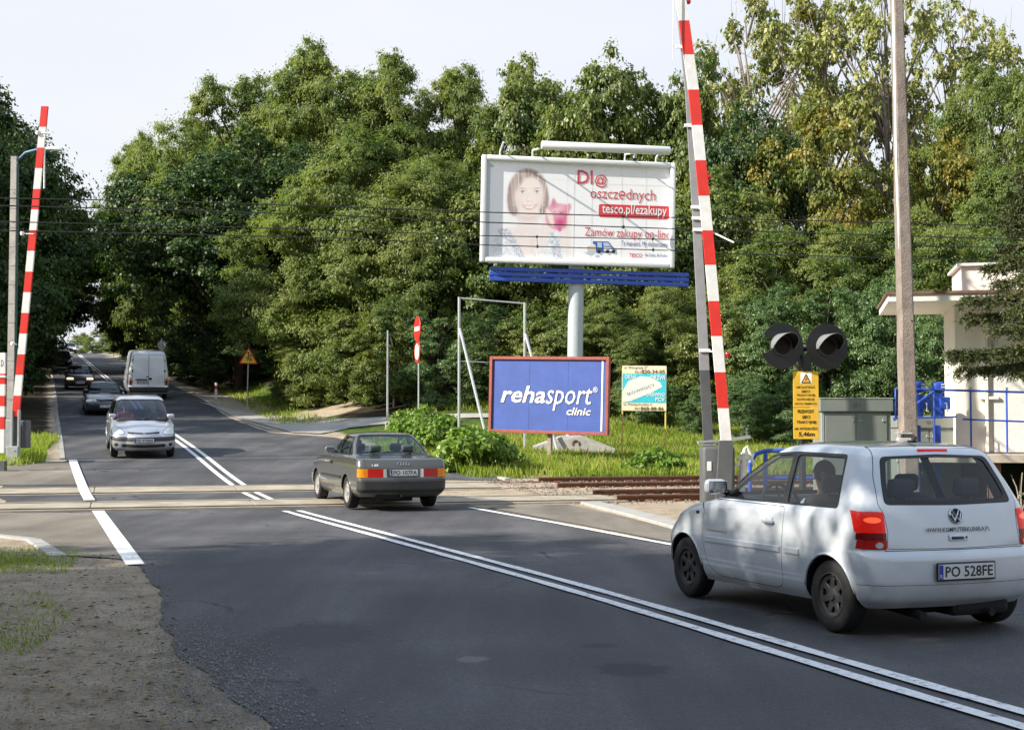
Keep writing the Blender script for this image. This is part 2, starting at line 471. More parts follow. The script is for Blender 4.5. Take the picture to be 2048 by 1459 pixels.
# ------------------------------------------------------------ road, path, kerbs, markings
def asphalt_mat(name, c0, c1, c2, spots=()):
    m = bpy.data.materials.new(name); m.use_nodes = True
    t = m.node_tree; b = t.nodes['Principled BSDF']; b.inputs['Specular IOR Level'].default_value = .35
    g = t.nodes.new('ShaderNodeNewGeometry')
    mp = t.nodes.new('ShaderNodeMapping'); mp.inputs['Rotation'].default_value = (0, 0, R(-19.5)); mp.inputs['Scale'].default_value = (1, .12, 1)
    t.links.new(g.outputs['Position'], mp.inputs[0])
    n1 = t.nodes.new('ShaderNodeTexNoise'); n1.inputs['Scale'].default_value = 1.3; n1.inputs['Detail'].default_value = 6     # streaks along the lanes
    t.links.new(mp.outputs[0], n1.inputs['Vector'])
    n2 = t.nodes.new('ShaderNodeTexNoise'); n2.inputs['Scale'].default_value = .45; n2.inputs['Detail'].default_value = 8
    n3 = t.nodes.new('ShaderNodeTexNoise'); n3.inputs['Scale'].default_value = 48; n3.inputs['Detail'].default_value = 6; n3.inputs['Roughness'].default_value = .8
    n4 = t.nodes.new('ShaderNodeTexVoronoi'); n4.inputs['Scale'].default_value = 55
    for n in (n2, n3, n4): t.links.new(g.outputs['Position'], n.inputs['Vector'])
    def m_(op, a, c):
        x = t.nodes.new('ShaderNodeMath'); x.operation = op
        for i, q in enumerate((a, c)):
            if isinstance(q, (int, float)): x.inputs[i].default_value = q
            else: t.links.new(q, x.inputs[i])
        return x.outputs[0]
    f = m_('ADD', m_('MULTIPLY', n1.outputs[0], .50), m_('ADD', m_('MULTIPLY', n2.outputs[0], .50), m_('MULTIPLY', n3.outputs[0], .70)))
    r = t.nodes.new('ShaderNodeValToRGB')
    r.color_ramp.elements[0].position = .66; r.color_ramp.elements[0].color = (*c0, 1)
    r.color_ramp.elements[1].position = 1.0; r.color_ramp.elements[1].color = (*c2, 1)
    r.color_ramp.elements.new(.84).color = (*c1, 1)
    t.links.new(f, r.inputs[0]); col = r.outputs[0]
    # crack network, thin and broken
    cv = t.nodes.new('ShaderNodeTexVoronoi'); cv.feature = 'DISTANCE_TO_EDGE'; cv.inputs['Scale'].default_value = .42
    wv_ = t.nodes.new('ShaderNodeVectorMath'); wv_.operation = 'MULTIPLY_ADD'; wv_.inputs[1].default_value = (1.1, 1.1, 0)
    nw = t.nodes.new('ShaderNodeTexNoise'); nw.inputs['Scale'].default_value = 1.6; nw.inputs['Detail'].default_value = 6
    t.links.new(g.outputs['Position'], nw.inputs['Vector']); t.links.new(nw.outputs['Color'], wv_.inputs[0]); t.links.new(g.outputs['Position'], wv_.inputs[2])
    t.links.new(wv_.outputs[0], cv.inputs['Vector'])
    k1 = t.nodes.new('ShaderNodeMapRange'); k1.inputs[1].default_value = .004; k1.inputs[2].default_value = .016; k1.inputs[3].default_value = 1; k1.inputs[4].default_value = 0
    t.links.new(cv.outputs['Distance'], k1.inputs[0])
    k2 = t.nodes.new('ShaderNodeMapRange'); k2.inputs[1].default_value = .53; k2.inputs[2].default_value = .62; t.links.new(n2.outputs[0], k2.inputs[0])
    def blend(fac, c):
        nonlocal col
        x = t.nodes.new('ShaderNodeMix'); x.data_type = 'RGBA'; t.links.new(fac, x.inputs[0]); t.links.new(col, x.inputs[6]); x.inputs[7].default_value = (*c, 1); col = x.outputs[2]
    blend(m_('MULTIPLY', m_('MULTIPLY', k1.outputs[0], k2.outputs[0]), .75), tuple(q * .45 for q in c0))
    for (px, py, rx, ry, cc) in spots:
        v1 = t.nodes.new('ShaderNodeVectorMath'); v1.operation = 'SUBTRACT'; v1.inputs[1].default_value = (px, py, 0)
        v2 = t.nodes.new('ShaderNodeVectorMath'); v2.operation = 'MULTIPLY'; v2.inputs[1].default_value = (1 / rx, 1 / ry, 0)
        v3 = t.nodes.new('ShaderNodeVectorMath'); v3.operation = 'LENGTH'
        t.links.new(g.outputs['Position'], v1.inputs[0]); t.links.new(v1.outputs[0], v2.inputs[0]); t.links.new(v2.outputs[0], v3.inputs[0])
        ns = t.nodes.new('ShaderNodeTexNoise'); ns.inputs['Scale'].default_value = 9; ns.inputs['Detail'].default_value = 8; t.links.new(g.outputs['Position'], ns.inputs['Vector'])
        q = m_('ADD', v3.outputs['Value'], m_('MULTIPLY', ns.outputs[0], 1.1))
        mr = t.nodes.new('ShaderNodeMapRange'); mr.inputs[1].default_value = 1.65; mr.inputs[2].default_value = 1.25; mr.inputs[3].default_value = 0; mr.inputs[4].default_value = .8
        t.links.new(q, mr.inputs[0]); blend(mr.outputs[0], cc)
    t.links.new(col, b.inputs['Base Color'])
    rr = t.nodes.new('ShaderNodeMapRange'); rr.inputs[3].default_value = .62; rr.inputs[4].default_value = .9
    t.links.new(n2.outputs[0], rr.inputs[0]); t.links.new(rr.outputs[0], b.inputs['Roughness'])
    bp = t.nodes.new('ShaderNodeBump'); bp.inputs['Strength'].default_value = .55; bp.inputs['Distance'].default_value = .02
    t.links.new(n4.outputs[0], bp.inputs['Height']); t.links.new(bp.outputs[0], b.inputs['Normal'])
    return m
def flat(u, v): q = P(u, v, 1.0); y = EYE / (EYE - q.z); return q.x * y, y
spots = [(*flat(1268, 1341), .26, .30, (.028, .028, .03)), (*flat(1200, 1293), .16, .12, (.035, .035, .037)), (*flat(945, 1320), .11, .13, (.17, .16, .15)), (*flat(640, 1270), .5, .7, (.045, .045, .048)), (*flat(1450, 1240), .35, .8, (.04, .04, .043))]
asph = asphalt_mat('asphalt', (.036, .036, .039), (.072, .071, .076), (.130, .128, .130), spots)
asph_old = asphalt_mat('worn_asphalt', (.115, .10, .08), (.20, .175, .14), (.30, .265, .215))
gravel_m = asphalt_mat('pale_gravel', (.30, .27, .23), (.40, .37, .33), (.50, .47, .42))
patch_m = asphalt_mat('patched_asphalt', (.024, .024, .026), (.036, .036, .038), (.05, .05, .054))

def sheet(name, Lf, Rt, ys, m, lift, n=10, kind='structure', thick=0.05):
    """a draped sheet between two edges given as x(Y)"""
    ys = np.asarray(ys, float); V = []; k = n + 1
    for y in ys:
        a, b = float(Lf(y)), float(Rt(y))
        for i in range(k):
            x = a + (b - a) * i / n
            V.append((x, y, Tz(x, y) + lift))
    Q = [(j * k + i, j * k + i + 1, (j + 1) * k + i + 1, (j + 1) * k + i) for j in range(len(ys) - 1) for i in range(n)]
    o = npmesh(name, V, Q, m, smooth=True)
    if kind: o['kind'] = kind
    return o
def drape(name, pts, m, lift, step=.5, kind='structure'):
    """a draped sheet inside an outline"""
    P2 = [Vector((p[0], p[1])) for p in pts]
    out_ = []
    for i, p in enumerate(P2):
        q = P2[(i + 1) % len(P2)]; n = max(1, int((q - p).length / step))
        out_ += [p.lerp(q, j / n) for j in range(n)]
    x0, x1 = min(p.x for p in P2), max(p.x for p in P2); y0, y1 = min(p.y for p in P2), max(p.y for p in P2)
    poly = np.array([(p.x, p.y) for p in out_])
    ins = [(x, y) for x in np.arange(x0, x1, step) for y in np.arange(y0, y1, step) if inpoly(poly, np.array([[x, y]]))[0]]
    allp = out_ + [Vector(p) for p in ins]
    e = [(i, (i + 1) % len(out_)) for i in range(len(out_))]
    r = delaunay_2d_cdt(allp, e, [], 0, 1e-4)
    V = [(p.x, p.y, Tz(p.x, p.y) + lift) for p in r[0]]
    cen = np.array([np.mean([(r[0][i].x, r[0][i].y) for i in f], axis=0) for f in r[2]])
    keep = inpoly(poly, cen)
    Q = [f for f, k in zip(r[2], keep) if k]
    o = npmesh(name, V, np.array(Q), m, smooth=True)
    if kind: o['kind'] = kind
    return o
def inpoly(poly, q):
    x, y = q[:, 0], q[:, 1]; c = np.zeros(len(q), bool); n = len(poly); j = n - 1
    for i in range(n):
        xi, yi = poly[i]; xj, yj = poly[j]
        if yi != yj:
            c ^= ((yi > y) != (yj > y)) & (x < (xj - xi) * (y - yi) / (yj - yi) + xi)
        j = i
    return c

rys = np.concatenate([np.arange(-40, 4, 2), np.arange(4, 20, .12), np.arange(20, 75, .5), np.arange(75, 260, 3)])
wn = np.random.default_rng(2).normal(size=1600)
wob = lambda y: .035 * math.sin(y * 1.7) + .045 * float(np.interp(y * 1.3, np.arange(-100, 700), wn[:800])) + .03 * float(np.interp(y * 4.1, np.arange(-200, 1400), wn))
_le = pchip([-60, 0, 5, 7.46, 9.5, 11.27, 13, 14.9, 16, 17.5, 19, 36, 37.5, 60], [8, 2.2, -.5, -1.34, -2.1, -2.79, -3.25, -3.85, -4.25, -5.0, -5.9, -12.0, -11.95, -19.2])
def road_l(y): return float(_le(y)) + wob(y) * .8 if y < 37.5 else float(CXf(y)) - 3.85 + wob(y) * .5
_re = pchip([-60, 0, 15, 17.5, 19, 24, 27, 31, 33, 37, 40, 60], [40, 12.6, 6.2, 3.6, 2.2, .0 + .35, -.75, -2.2, -2.9, -4.3, -5.3, -12.0])
def road_r(y): return float(_re(y)) if y < 46 else float(CXf(y)) + 3.75 + wob(y) * .6
road = sheet('road', road_l, road_r, rys, asph, .010, 12)

# older, browner asphalt either side of the lanes at the crossing
old_r = drape('road_shoulder', [(-.45, 26.4), (1.0, 22.3), (2.0, 19.4), (2.6, 18.1), (3.2, 18.3), (2.6, 20.0), (2.25, 22.2), (1.75, 24.7), (1.1, 27.35), (-.2, 27.1)], asph_old, .015)
old_l = drape('road_shoulder', [(-4.5, 16.6), (-7.4, 25.0), (-11.0, 24.2), (-11.5, 21.6), (-8.2, 20.5), (-6.5, 19.2), (-5.4, 17.0)], asph_old, .015)
old_l2 = drape('road_shoulder', [(-9.6, 31.6), (-13.5, 30.6), (-14.6, 32.7), (-13.3, 34.5), (-12.5, 36.8), (-11.75, 37.2)], asph_old, .015)
# asphalt apron towards the far right kerb and the mouth of the side path
apron = drape('road_shoulder', [(-3.6, 34.0), (-.2, 33.9), (-1.4, 37.5), (-3.5, 42), (-6.2, 48.9), (-9.0, 51.2), (-7.2, 45), (-5.4, 39)], asph, .014)
old_n = None
# gravel path climbing from the road into the wood edge
pp = [(395, 803), (470, 822), (560, 833), (690, 838), (800, 834), (905, 829), (990, 828), (990, 836), (900, 838), (760, 850), (700, 856), (640, 868), (585, 866), (520, 848), (440, 820)]
path = drape('path', [GP(u, v)[:2] for u, v in pp], gravel_m, .034)
bank = None

def strip(name, pts, wid, m, lift, closed=False, kind='structure', seg=.4, parent=None, wob_=0.0):
    """painted line or flat kerb along a polyline on the ground"""
    pts = [Vector((p[0], p[1])) for p in pts]; d = []
    for a, b in zip(pts[:-1], pts[1:]):
        n = max(1, int((b - a).length / seg))
        d += [a.lerp(b, i / n) for i in range(n)]
    d.append(pts[-1]); V = []
    for i, p in enumerate(d):
        t = (d[min(i + 1, len(d) - 1)] - d[max(i - 1, 0)]).normalized(); nrm = Vector((-t.y, t.x))
        for s_ in (-.5, 0, .5):
            q = p + nrm * wid * s_ * (1 + wob_ * math.sin(i * 3.1) * math.sin(i * 1.3))
            V.append((q.x, q.y, Tz(q.x, q.y) + lift))
    Q = [(3 * i + j, 3 * i + 3 + j, 3 * i + 4 + j, 3 * i + 1 + j) for i in range(len(d) - 1) for j in (0, 1)]
    o = npmesh(name, V, [q[::-1] for q in Q], m, parent=parent)
    if kind: o['kind'] = kind
    return o
def paint_mat(name, wear):
    m = bpy.data.materials.new(name); m.use_nodes = True
    t = m.node_tree; b = t.nodes['Principled BSDF']; b.inputs['Roughness'].default_value = .75
    g = t.nodes.new('ShaderNodeNewGeometry')
    n = t.nodes.new('ShaderNodeTexNoise'); n.inputs['Scale'].default_value = 14; n.inputs['Detail'].default_value = 9; n.inputs['Roughness'].default_value = .75
    t.links.new(g.outputs['Position'], n.inputs['Vector'])
    r = t.nodes.new('ShaderNodeValToRGB')
    r.color_ramp.elements[0].position = wear; r.color_ramp.elements[0].color = (.12, .12, .125, 1)
    r.color_ramp.elements[1].position = wear + .14; r.color_ramp.elements[1].color = (.78, .78, .77, 1)
    t.links.new(n.outputs[0], r.inputs[0]); t.links.new(r.outputs[0], b.inputs['Base Color'])
    return m
line_m = paint_mat('road_paint', .30)
line_w = paint_mat('worn_road_paint', .34)
def cpts(off, y0, y1, st=1.0):
    o = []
    for y in np.arange(y0, y1 + .01, st):
        t = Vector((float(CXf(y + .2) - CXf(y - .2)) / .4, 1)).normalized()
        o.append((float(CXf(y)) + off * t.y, y - off * t.x))
    return o
cr_s = lambda x: 27.8 + SL * x                    # Y of the near rail
for off in (-.13, .13):
    strip('road_marking', cpts(off, -5, 26.3, .979), .12, line_w, .024, wob_=.12)
    strip('road_marking', cpts(off, 28.0, 30.1), .12, line_m, .024)
    strip('road_marking', cpts(off, 31.7, 180, 1.5), .12, line_m, .024)
strip('road_marking', [(-4.27, 15.95), (-7.48, 25.38)], .21, line_m, .020)
strip('road_marking', [(-8.23, 27.35), (-11.75, 37.5)], .21, line_m, .045)
strip('road_marking', [(-.78, 26.3), (.70, 22.4), (1.55, 20.0)], .13, line_m, .022)
strip('road_marking', [(1.55, 20.0), (2.35, 17.8)], .12, line_w, .022)
edge_m = mat('pale_edge_stone', (.30, .29, .27), .9, var=.35, scale=3, bump=.3)
strip('kerb', cpts(-3.72, 39, 170, 2.0), .13, edge_m, .026)
strip('kerb', cpts(3.85, 52, 170, 2.0), .16, edge_m, .026)

def kerb(pts, wid=.30, h=.06, label=''):
    """stone kerb: separate blocks laid end to end, one object"""
    pts = [Vector((p[0], p[1])) for p in pts]
    mb = MB(); d = []
    for a, b in zip(pts[:-1], pts[1:]):
        n = max(1, round((b - a).length / .95))
        for i in range(n): d.append((a.lerp(b, i / n), a.lerp(b, (i + 1) / n)))
    for a, b in d:
        t = (b - a).normalized(); c = (a + b) / 2; z = Tz(c.x, c.y)
        sl_ = math.atan2(Tz(b.x, b.y) - Tz(a.x, a.y), (b - a).length)
        mb.rbox((c.x, c.y, z + h - .1), ((b - a).length - .012, wid, .2), kerb_m, .012, 1, rot=(0, -sl_, math.atan2(t.y, t.x)))
    o = mb.build('kerb'); o['kind'] = 'structure'
    return o
kerb_m = mat('kerb_concrete', (.36, .35, .325), .85, var=.18, scale=4, bump=.35)
kerb([(1.55, 27.7), (2.0, 25.3), (2.45, 22.6), (2.75, 20.6), (3.15, 19.3), (3.7, 18.7)], .42, .05)
kerb([(-10.6, 21.2), (-8.2, 20.4), (-6.5, 19.1), (-5.45, 16.9)], .20, .03)
kerb([(-14.9, 33.0), (-13.6, 34.6), (-12.7, 36.9)], .26, .06)
kerb([(-.1, 34.1), (-1.2, 37.4), (-3.2, 42.0)], .16, .05)

# gravel and stones on the shoulder
def scatter_stones(name, pts, sizes, m):
    V = []; Q = []; o = 0
    for (x, y), s_ in zip(pts, sizes):
        z = Tz(x, y) + .015
        a = rng.random() * 6.28
        ring = [(x + s_ * math.cos(a + k * 1.257) * (.7 + .5 * rng.random()), y + s_ * math.sin(a + k * 1.257) * (.7 + .5 * rng.random()), z) for k in range(5)]
        ring2 = [(x + (p[0] - x) * .6, y + (p[1] - y) * .6, z + s_ * (.5 + .4 * rng.random())) for p in ring]
        V += ring + ring2
        for k in range(5): Q.append((o + k, o + (k + 1) % 5, o + 5 + (k + 1) % 5, o + 5 + k))
        Q.append((o + 5, o + 6, o + 7, o + 8)); Q.append((o + 5, o + 8, o + 9, o + 5 + 4)) if False else None
        Q.append((o + 5, o + 8, o + 9, o + 5)) if False else None
        o += 10
    Q = [q for q in Q if q]
    ob = npmesh(name, V, Q, m); return ob
def GN(u, v):
    """GP for the flat ground near the camera"""
    q = P(u, v, 1.0); y = EYE / (EYE - q.z); return Vector((q.x * y, y, Tz(q.x * y, y)))
gp_ = []
for _ in range(6500):
    v = 1480 - 260 * rng.random() ** .6 * rng.random() ** .35; u = 395 + (v - 1240) * .35 + rng.normal() * (35 + (v - 1200) * .32)
    if u > 5: gp_.append(GN(u, v)[:2])
stone_m = mat('grey_gravel', (.21, .20, .18), .9, var=.5, scale=30)
tag(scatter_stones('gravel', gp_, .003 + .008 * rng.random(len(gp_)) ** 2.5, stone_m), 'loose grey gravel spilled along the edge of the asphalt', 'gravel', kind='stuff')

pb_ = []
for _ in range(6500):
    v = 1105 + 370 * rng.random() ** 1.4; u = rng.uniform(-60, 340 + (v - 1150) * .4)
    g_ = GN(u, v); pb_.append(g_[:2])
pebble_m = mat('brown_pebbles', (.22, .18, .14), .95, var=.55, scale=25)
tag(scatter_stones('gravel', pb_, .002 + .008 * rng.random(len(pb_)) ** 3.5, pebble_m), 'small brown pebbles and clods trodden into the dirt shoulder', 'pebbles', kind='stuff')
lv_, lq_ = [], []
for i in range(520):
    v = 1110 + 350 * rng.random() ** 1.2; u = rng.uniform(-40, 330 + (v - 1150) * .35); g_ = GN(u, v)
    a = rng.random() * 6.28; s_ = rng.uniform(.015, .035); ca, sa = math.cos(a), math.sin(a)
    for dx, dy, dz in ((-1, 0, .004), (0, -.45, .012), (1, 0, .006), (0, .45, .016)): lv_.append((g_.x + s_ * (dx * ca - dy * sa), g_.y + s_ * (dx * sa + dy * ca), g_.z + .012 + dz))
    lq_.append((4 * i, 4 * i + 1, 4 * i + 2, 4 * i + 3))
tag(npmesh('leaf_litter', lv_, lq_, mat('fallen_leaf', (.16, .10, .045), .9, var=.6, scale=4, col2=(.34, .25, .09))), 'fallen brown and yellow leaves scattered over the dirt shoulder', 'leaf litter', kind='stuff')

# ------------------------------------------------------------ railway
rail_m = mat('rusty_rail', (.17, .075, .04), .8, .2, var=.35, scale=12)
railtop_m = mat('polished_rail_head', (.42, .36, .32), .35, .8, var=.2)
panel_m = mat('crossing_slab', (.33, .285, .21), .75, var=.25, scale=1.6, bump=.35, col2=(.46, .40, .30))
dark_groove = mat('oily_groove', (.035, .03, .026), .8, var=.3)
dir_r = Vector((1, SL, 0)).normalized(); nor_r = Vector((-SL, 1, 0)).normalized()
def rail_z(k, x):                                  # rail heads: 0,1 near track; 2,3 far track
    return (.02, .055, .095, .165)[k]
offs = (0.0, 1.50, 4.0, 5.5)
for tr in (0, 1):
    lab = ('rusty railway track nearer the camera, crossing the road', 'rusty railway track along the meadow edge, the farther of the two')[tr]
    root = empty('railway_track', (0, 27.8, 0), lab, 'railway track', 'railway tracks')
    for k in (2 * tr, 2 * tr + 1):
        mb = MB()
        base = Vector((0, 0, 0)) + nor_r * offs[k]
        z = rail_z(k, 0)
        for (a, b) in ((-60, -12), (-12, 2.2), (2.2, 90)):
            zz = z if b > 2.3 else z - .0
            for (wd, h0, h1, mt) in ((.07, -.012, .0, railtop_m), (.072, -.045, -.010, rail_m), (.02, -.145, -.045, rail_m), (.14, -.17, -.145, rail_m)):
                c = base + dir_r * ((a + b) / 2) + Vector((0, 0, zz + (h0 + h1) / 2 + (.125 if a >= 2 or b <= -11 else .022)))
                mb.box(c, (b - a, wd, h1 - h0), mt, rot=(0, 0, math.atan(SL)))
        mb.build('rail', root)
    # slabs between the rails on the road
    mid = nor_r * (offs[2 * tr] + .75)
    mb = MB()
    zc = (rail_z(2 * tr, 0) + rail_z(2 * tr + 1, 0)) / 2
    tilt = math.atan((rail_z(2 * tr + 1, 0) - rail_z(2 * tr, 0)) / 1.5)
    x = -14.0
    rr_ = (2.35, .9)[tr]
    while x < rr_ - .5:
        ln = min(3.0, rr_ - x)
        for q in (0.0,):
            c = mid + dir_r * (x + ln / 2) + Vector((0, 0, zc - .055))
            M = Matrix.Translation(c) @ Matrix.Rotation(math.atan(SL), 4, 'Z') @ Matrix.Rotation(tilt, 4, 'X')
            sub = MB(); sub.rbox((0, 0, 0), (ln - .012, 1.36, .16), panel_m, .012, 1)
            mb.add(sub.v, sub.f, panel_m, M)
        x += ln
    mb.build('crossing_slab', root)
    mb = MB()
    for k, sgn in ((2 * tr, 1), (2 * tr + 1, -1)):
        c = mid + nor_r * (-sgn * .655) + dir_r * ((-14 + rr_) / 2) + Vector((0, 0, zc + .0275 - sgn * .655 * math.tan(tilt)))
        mb.box(c, (rr_ + 14, .075, .006), dark_groove, rot=(0, 0, math.atan(SL)))
    mb.build('flangeway', root)
    # outer edge beams
    mb = MB()
    for k, sgn in ((2 * tr, -1), (2 * tr + 1, 1)):
        c = nor_r * (offs[k] + sgn * .19) + dir_r * ((-14 + rr_) / 2) + Vector((0, 0, rail_z(k, 0) - .03))
        mb.box(c, (rr_ + 14, .2, .10), panel_m, rot=(0, 0, math.atan(SL)))
    mb.build('edge_beam', root)
    x = rr_ + .5; first = None
    while x < 12:
        c = mid + dir_r * x + Vector((0, 0, zc - .20))
        if first is None:
            first = MB().box((0, 0, 0), (.24, 2.5, .16), conc).build('sleeper', root)
            clip = MB().rbox((0, 0, 0), (.16, .07, .07), rail_m, .02, 1).build('rail_clip', root)
            so_, cl_ = first, clip
        else:
            so_ = first.copy(); C.objects.link(so_); cl_ = None
        so_.parent = root; so_.location = c; so_.rotation_euler = (tilt, 0, math.atan(SL))
        for k in (2 * tr, 2 * tr + 1):
            for sg in (-.10, .10):
                if cl_ is None: cl_ = clip.copy(); C.objects.link(cl_)
                cl_.parent = root; cl_.rotation_euler = (0, 0, math.atan(SL))
                cl_.location = nor_r * (offs[k] + sg) + dir_r * x + Vector((0, 0, rail_z(k, 0) + .0)); cl_ = None
        x += .62
# ballast between the tracks
bp_ = []
for _ in range(5000):
    t_ = rng.uniform(1.0, 18); n_ = rng.uniform(-.9, 6.4)
    q = Vector((0, 27.8, 0)) + dir_r * t_ + nor_r * n_
    bp_.append((q.x, q.y))
ballast_m = mat('ballast_stone', (.21, .165, .13), .9, var=.5, scale=25)
tag(scatter_stones('track_ballast', bp_, rng.uniform(.015, .034, len(bp_)), ballast_m), 'crushed stone ballast lying between the rusty rails', 'ballast', kind='stuff')
# ------------------------------------------------------------ vehicles
class Surf:
    """a car body as rings stacked from sill to roof; phi runs rear centre -> left side -> front centre"""
    B = (.22, .33, .67, .78)
    def __init__(s, lv):
        s.n = len(lv); ks = np.arange(s.n)
        s.par = pchip(ks, np.array([l[:7] for l in lv], float))
        ts = np.linspace(0, 1, 11); s.ts = ts; zz = []
        for l in lv:
            xs = [p[0] for p in l[7]]; z = [p[1] for p in l[7]]
            xx = l[0] + ts * (l[1] - l[0])
            zz.append(pchip(xs, z)(xx) if len(xs) > 1 else np.full(11, z[0]))
        s.zz = pchip(ks, np.array(zz))
        pf = np.linspace(0, 1, 261); pk = np.linspace(0, s.n - 1, 16 * (s.n - 1) + 1)
        s.pf, s.pk = np.meshgrid(pf, pk, indexing='ij'); s.pf = s.pf.ravel(); s.pk = s.pk.ravel()
        s.smp = s.S(s.pf, s.pk)
    def S(s, ph, k):
        ph = np.atleast_1d(np.asarray(ph, float)); k = np.atleast_1d(np.asarray(k, float))
        q = s.par(k); xr, xf, w, rr, rf, br, bf = q.T
        w = np.maximum(w, 1e-3); rr = np.minimum(rr, w * .96); rf = np.minimum(rf, w * .96)
        f0, f1, f2, f3 = s.B
        x = np.zeros_like(ph); y = np.zeros_like(ph)
        t = np.clip(ph / f0, 0, 1); m = ph <= f0
        x = np.where(m, xr + br * t * t, x); y = np.where(m, (w - rr) * t, y)
        a = np.clip((ph - f0) / (f1 - f0), 0, 1) * math.pi / 2; m = (ph > f0) & (ph <= f1)
        x = np.where(m, xr + br + rr - rr * np.cos(a), x); y = np.where(m, w - rr + rr * np.sin(a), y)
        t = np.clip((ph - f1) / (f2 - f1), 0, 1); m = (ph > f1) & (ph <= f2)
        x = np.where(m, xr + br + rr + t * (xf - bf - rf - xr - br - rr), x); y = np.where(m, w + .018 * (1 - (2 * t - 1) ** 2) * np.minimum(1, w / .5), y)
        a = np.clip((ph - f2) / (f3 - f2), 0, 1) * math.pi / 2; m = (ph > f2) & (ph <= f3)
        x = np.where(m, xf - bf - rf + rf * np.sin(a), x); y = np.where(m, w - rf + rf * np.cos(a), y)
        t = np.clip((1 - ph) / (1 - f3), 0, 1); m = ph > f3
        x = np.where(m, xf - bf * t * t, x); y = np.where(m, (w - rf) * t, y)
        tt = np.clip((x - xr) / np.maximum(xf - xr, 1e-6), 0, 1) * 10
        i = np.clip(tt.astype(int), 0, 9); fr = tt - i
        Zt = s.zz(k); r_ = np.arange(len(ph))
        z = Zt[r_, i] * (1 - fr) + Zt[r_, i + 1] * fr
        return np.stack([x, y, z], -1)
    def inv(s, wh, ab):
        ab = np.asarray(ab, float).reshape(-1, 2)
        ax = {'s': (0, 2), 'r': (1, 2), 'f': (1, 2)}[wh]
        rg = {'s': (.235, .765), 'r': (0, .33), 'f': (.67, 1)}[wh]
        msk = (s.pf >= rg[0] - 1e-9) & (s.pf <= rg[1] + 1e-9)
        sp = s.smp[msk][:, ax]; sf = s.pf[msk]; sk = s.pk[msk]
        o = []
        for q in ab:
            j = np.argmin(((sp - q) ** 2).sum(1)); o.append((sf[j], sk[j]))
        u = np.array(o); e = 1e-4
        for _ in range(8):
            p = s.S(u[:, 0], u[:, 1])[:, ax]
            pu = (s.S(np.clip(u[:, 0] + e, 0, 1), u[:, 1])[:, ax] - s.S(np.clip(u[:, 0] - e, 0, 1), u[:, 1])[:, ax]) / (2 * e)
            pv = (s.S(u[:, 0], np.clip(u[:, 1] + e, 0, s.n - 1))[:, ax] - s.S(u[:, 0], np.clip(u[:, 1] - e, 0, s.n - 1))[:, ax]) / (2 * e)
            r = ab - p; det = pu[:, 0] * pv[:, 1] - pu[:, 1] * pv[:, 0]
            det = np.where(np.abs(det) < 1e-7, 1e9, det)
            du = (r[:, 0] * pv[:, 1] - r[:, 1] * pv[:, 0]) / det; dv = (pu[:, 0] * r[:, 1] - pu[:, 1] * r[:, 0]) / det
            u[:, 0] = np.clip(u[:, 0] + np.clip(du, -.02, .02), rg[0], rg[1]); u[:, 1] = np.clip(u[:, 1] + np.clip(dv, -.2, .2), 0, s.n - 1)
        return u
    def nrm(s, u):
        e = 2e-3
        a = s.S(np.clip(u[:, 0] + e, 0, 1), u[:, 1]) - s.S(np.clip(u[:, 0] - e, 0, 1), u[:, 1])
        b = s.S(u[:, 0], np.clip(u[:, 1] + .03, 0, s.n - 1)) - s.S(u[:, 0], np.clip(u[:, 1] - .03, 0, s.n - 1))
        n = np.cross(b, a); l = np.linalg.norm(n, axis=1)
        n = n / np.maximum(l, 1e-9)[:, None]
        n[l < 1e-9] = (0, 0, 1)
        return n
    def at(s, wh, a, b):
        u = s.inv(wh, [(a, b)]); p = s.S(u[:, 0], u[:, 1])[0]; n = s.nrm(u)[0]
        return Vector(p), Vector(n)

def offset2(pts, d):
    """grow a closed outline by d"""
    p = np.array(pts); n = len(p)
    ar = sum(p[i, 0] * p[(i + 1) % n, 1] - p[(i + 1) % n, 0] * p[i, 1] for i in range(n))
    sg = 1 if ar > 0 else -1; o = []
    for i in range(n):
        a, b, c = p[i - 1], p[i], p[(i + 1) % n]
        n1 = np.array([b[1] - a[1], a[0] - b[0]]); n2 = np.array([c[1] - b[1], b[0] - c[0]])
        n1 = n1 / (np.linalg.norm(n1) + 1e-9); n2 = n2 / (np.linalg.norm(n2) + 1e-9)
        m = n1 + n2; m = m / max(np.linalg.norm(m), .5)
        o.append(tuple(b + sg * m * d))
    return o
def rnd(pts, r=.05, n=4):
    """round the corners of an outline"""
    o = []; k = len(pts)
    for i in range(k):
        a, b, c = [np.array(pts[j % k], float) for j in (i - 1, i, i + 1)]
        la, lc = np.linalg.norm(a - b), np.linalg.norm(c - b); q = min(r, la * .45, lc * .45)
        p0 = b + (a - b) / la * q; p1 = b + (c - b) / lc * q
        for j in range(n + 1):
            t = j / n; o.append(tuple((1 - t) ** 2 * p0 + 2 * t * (1 - t) * b + t * t * p1))
    return o

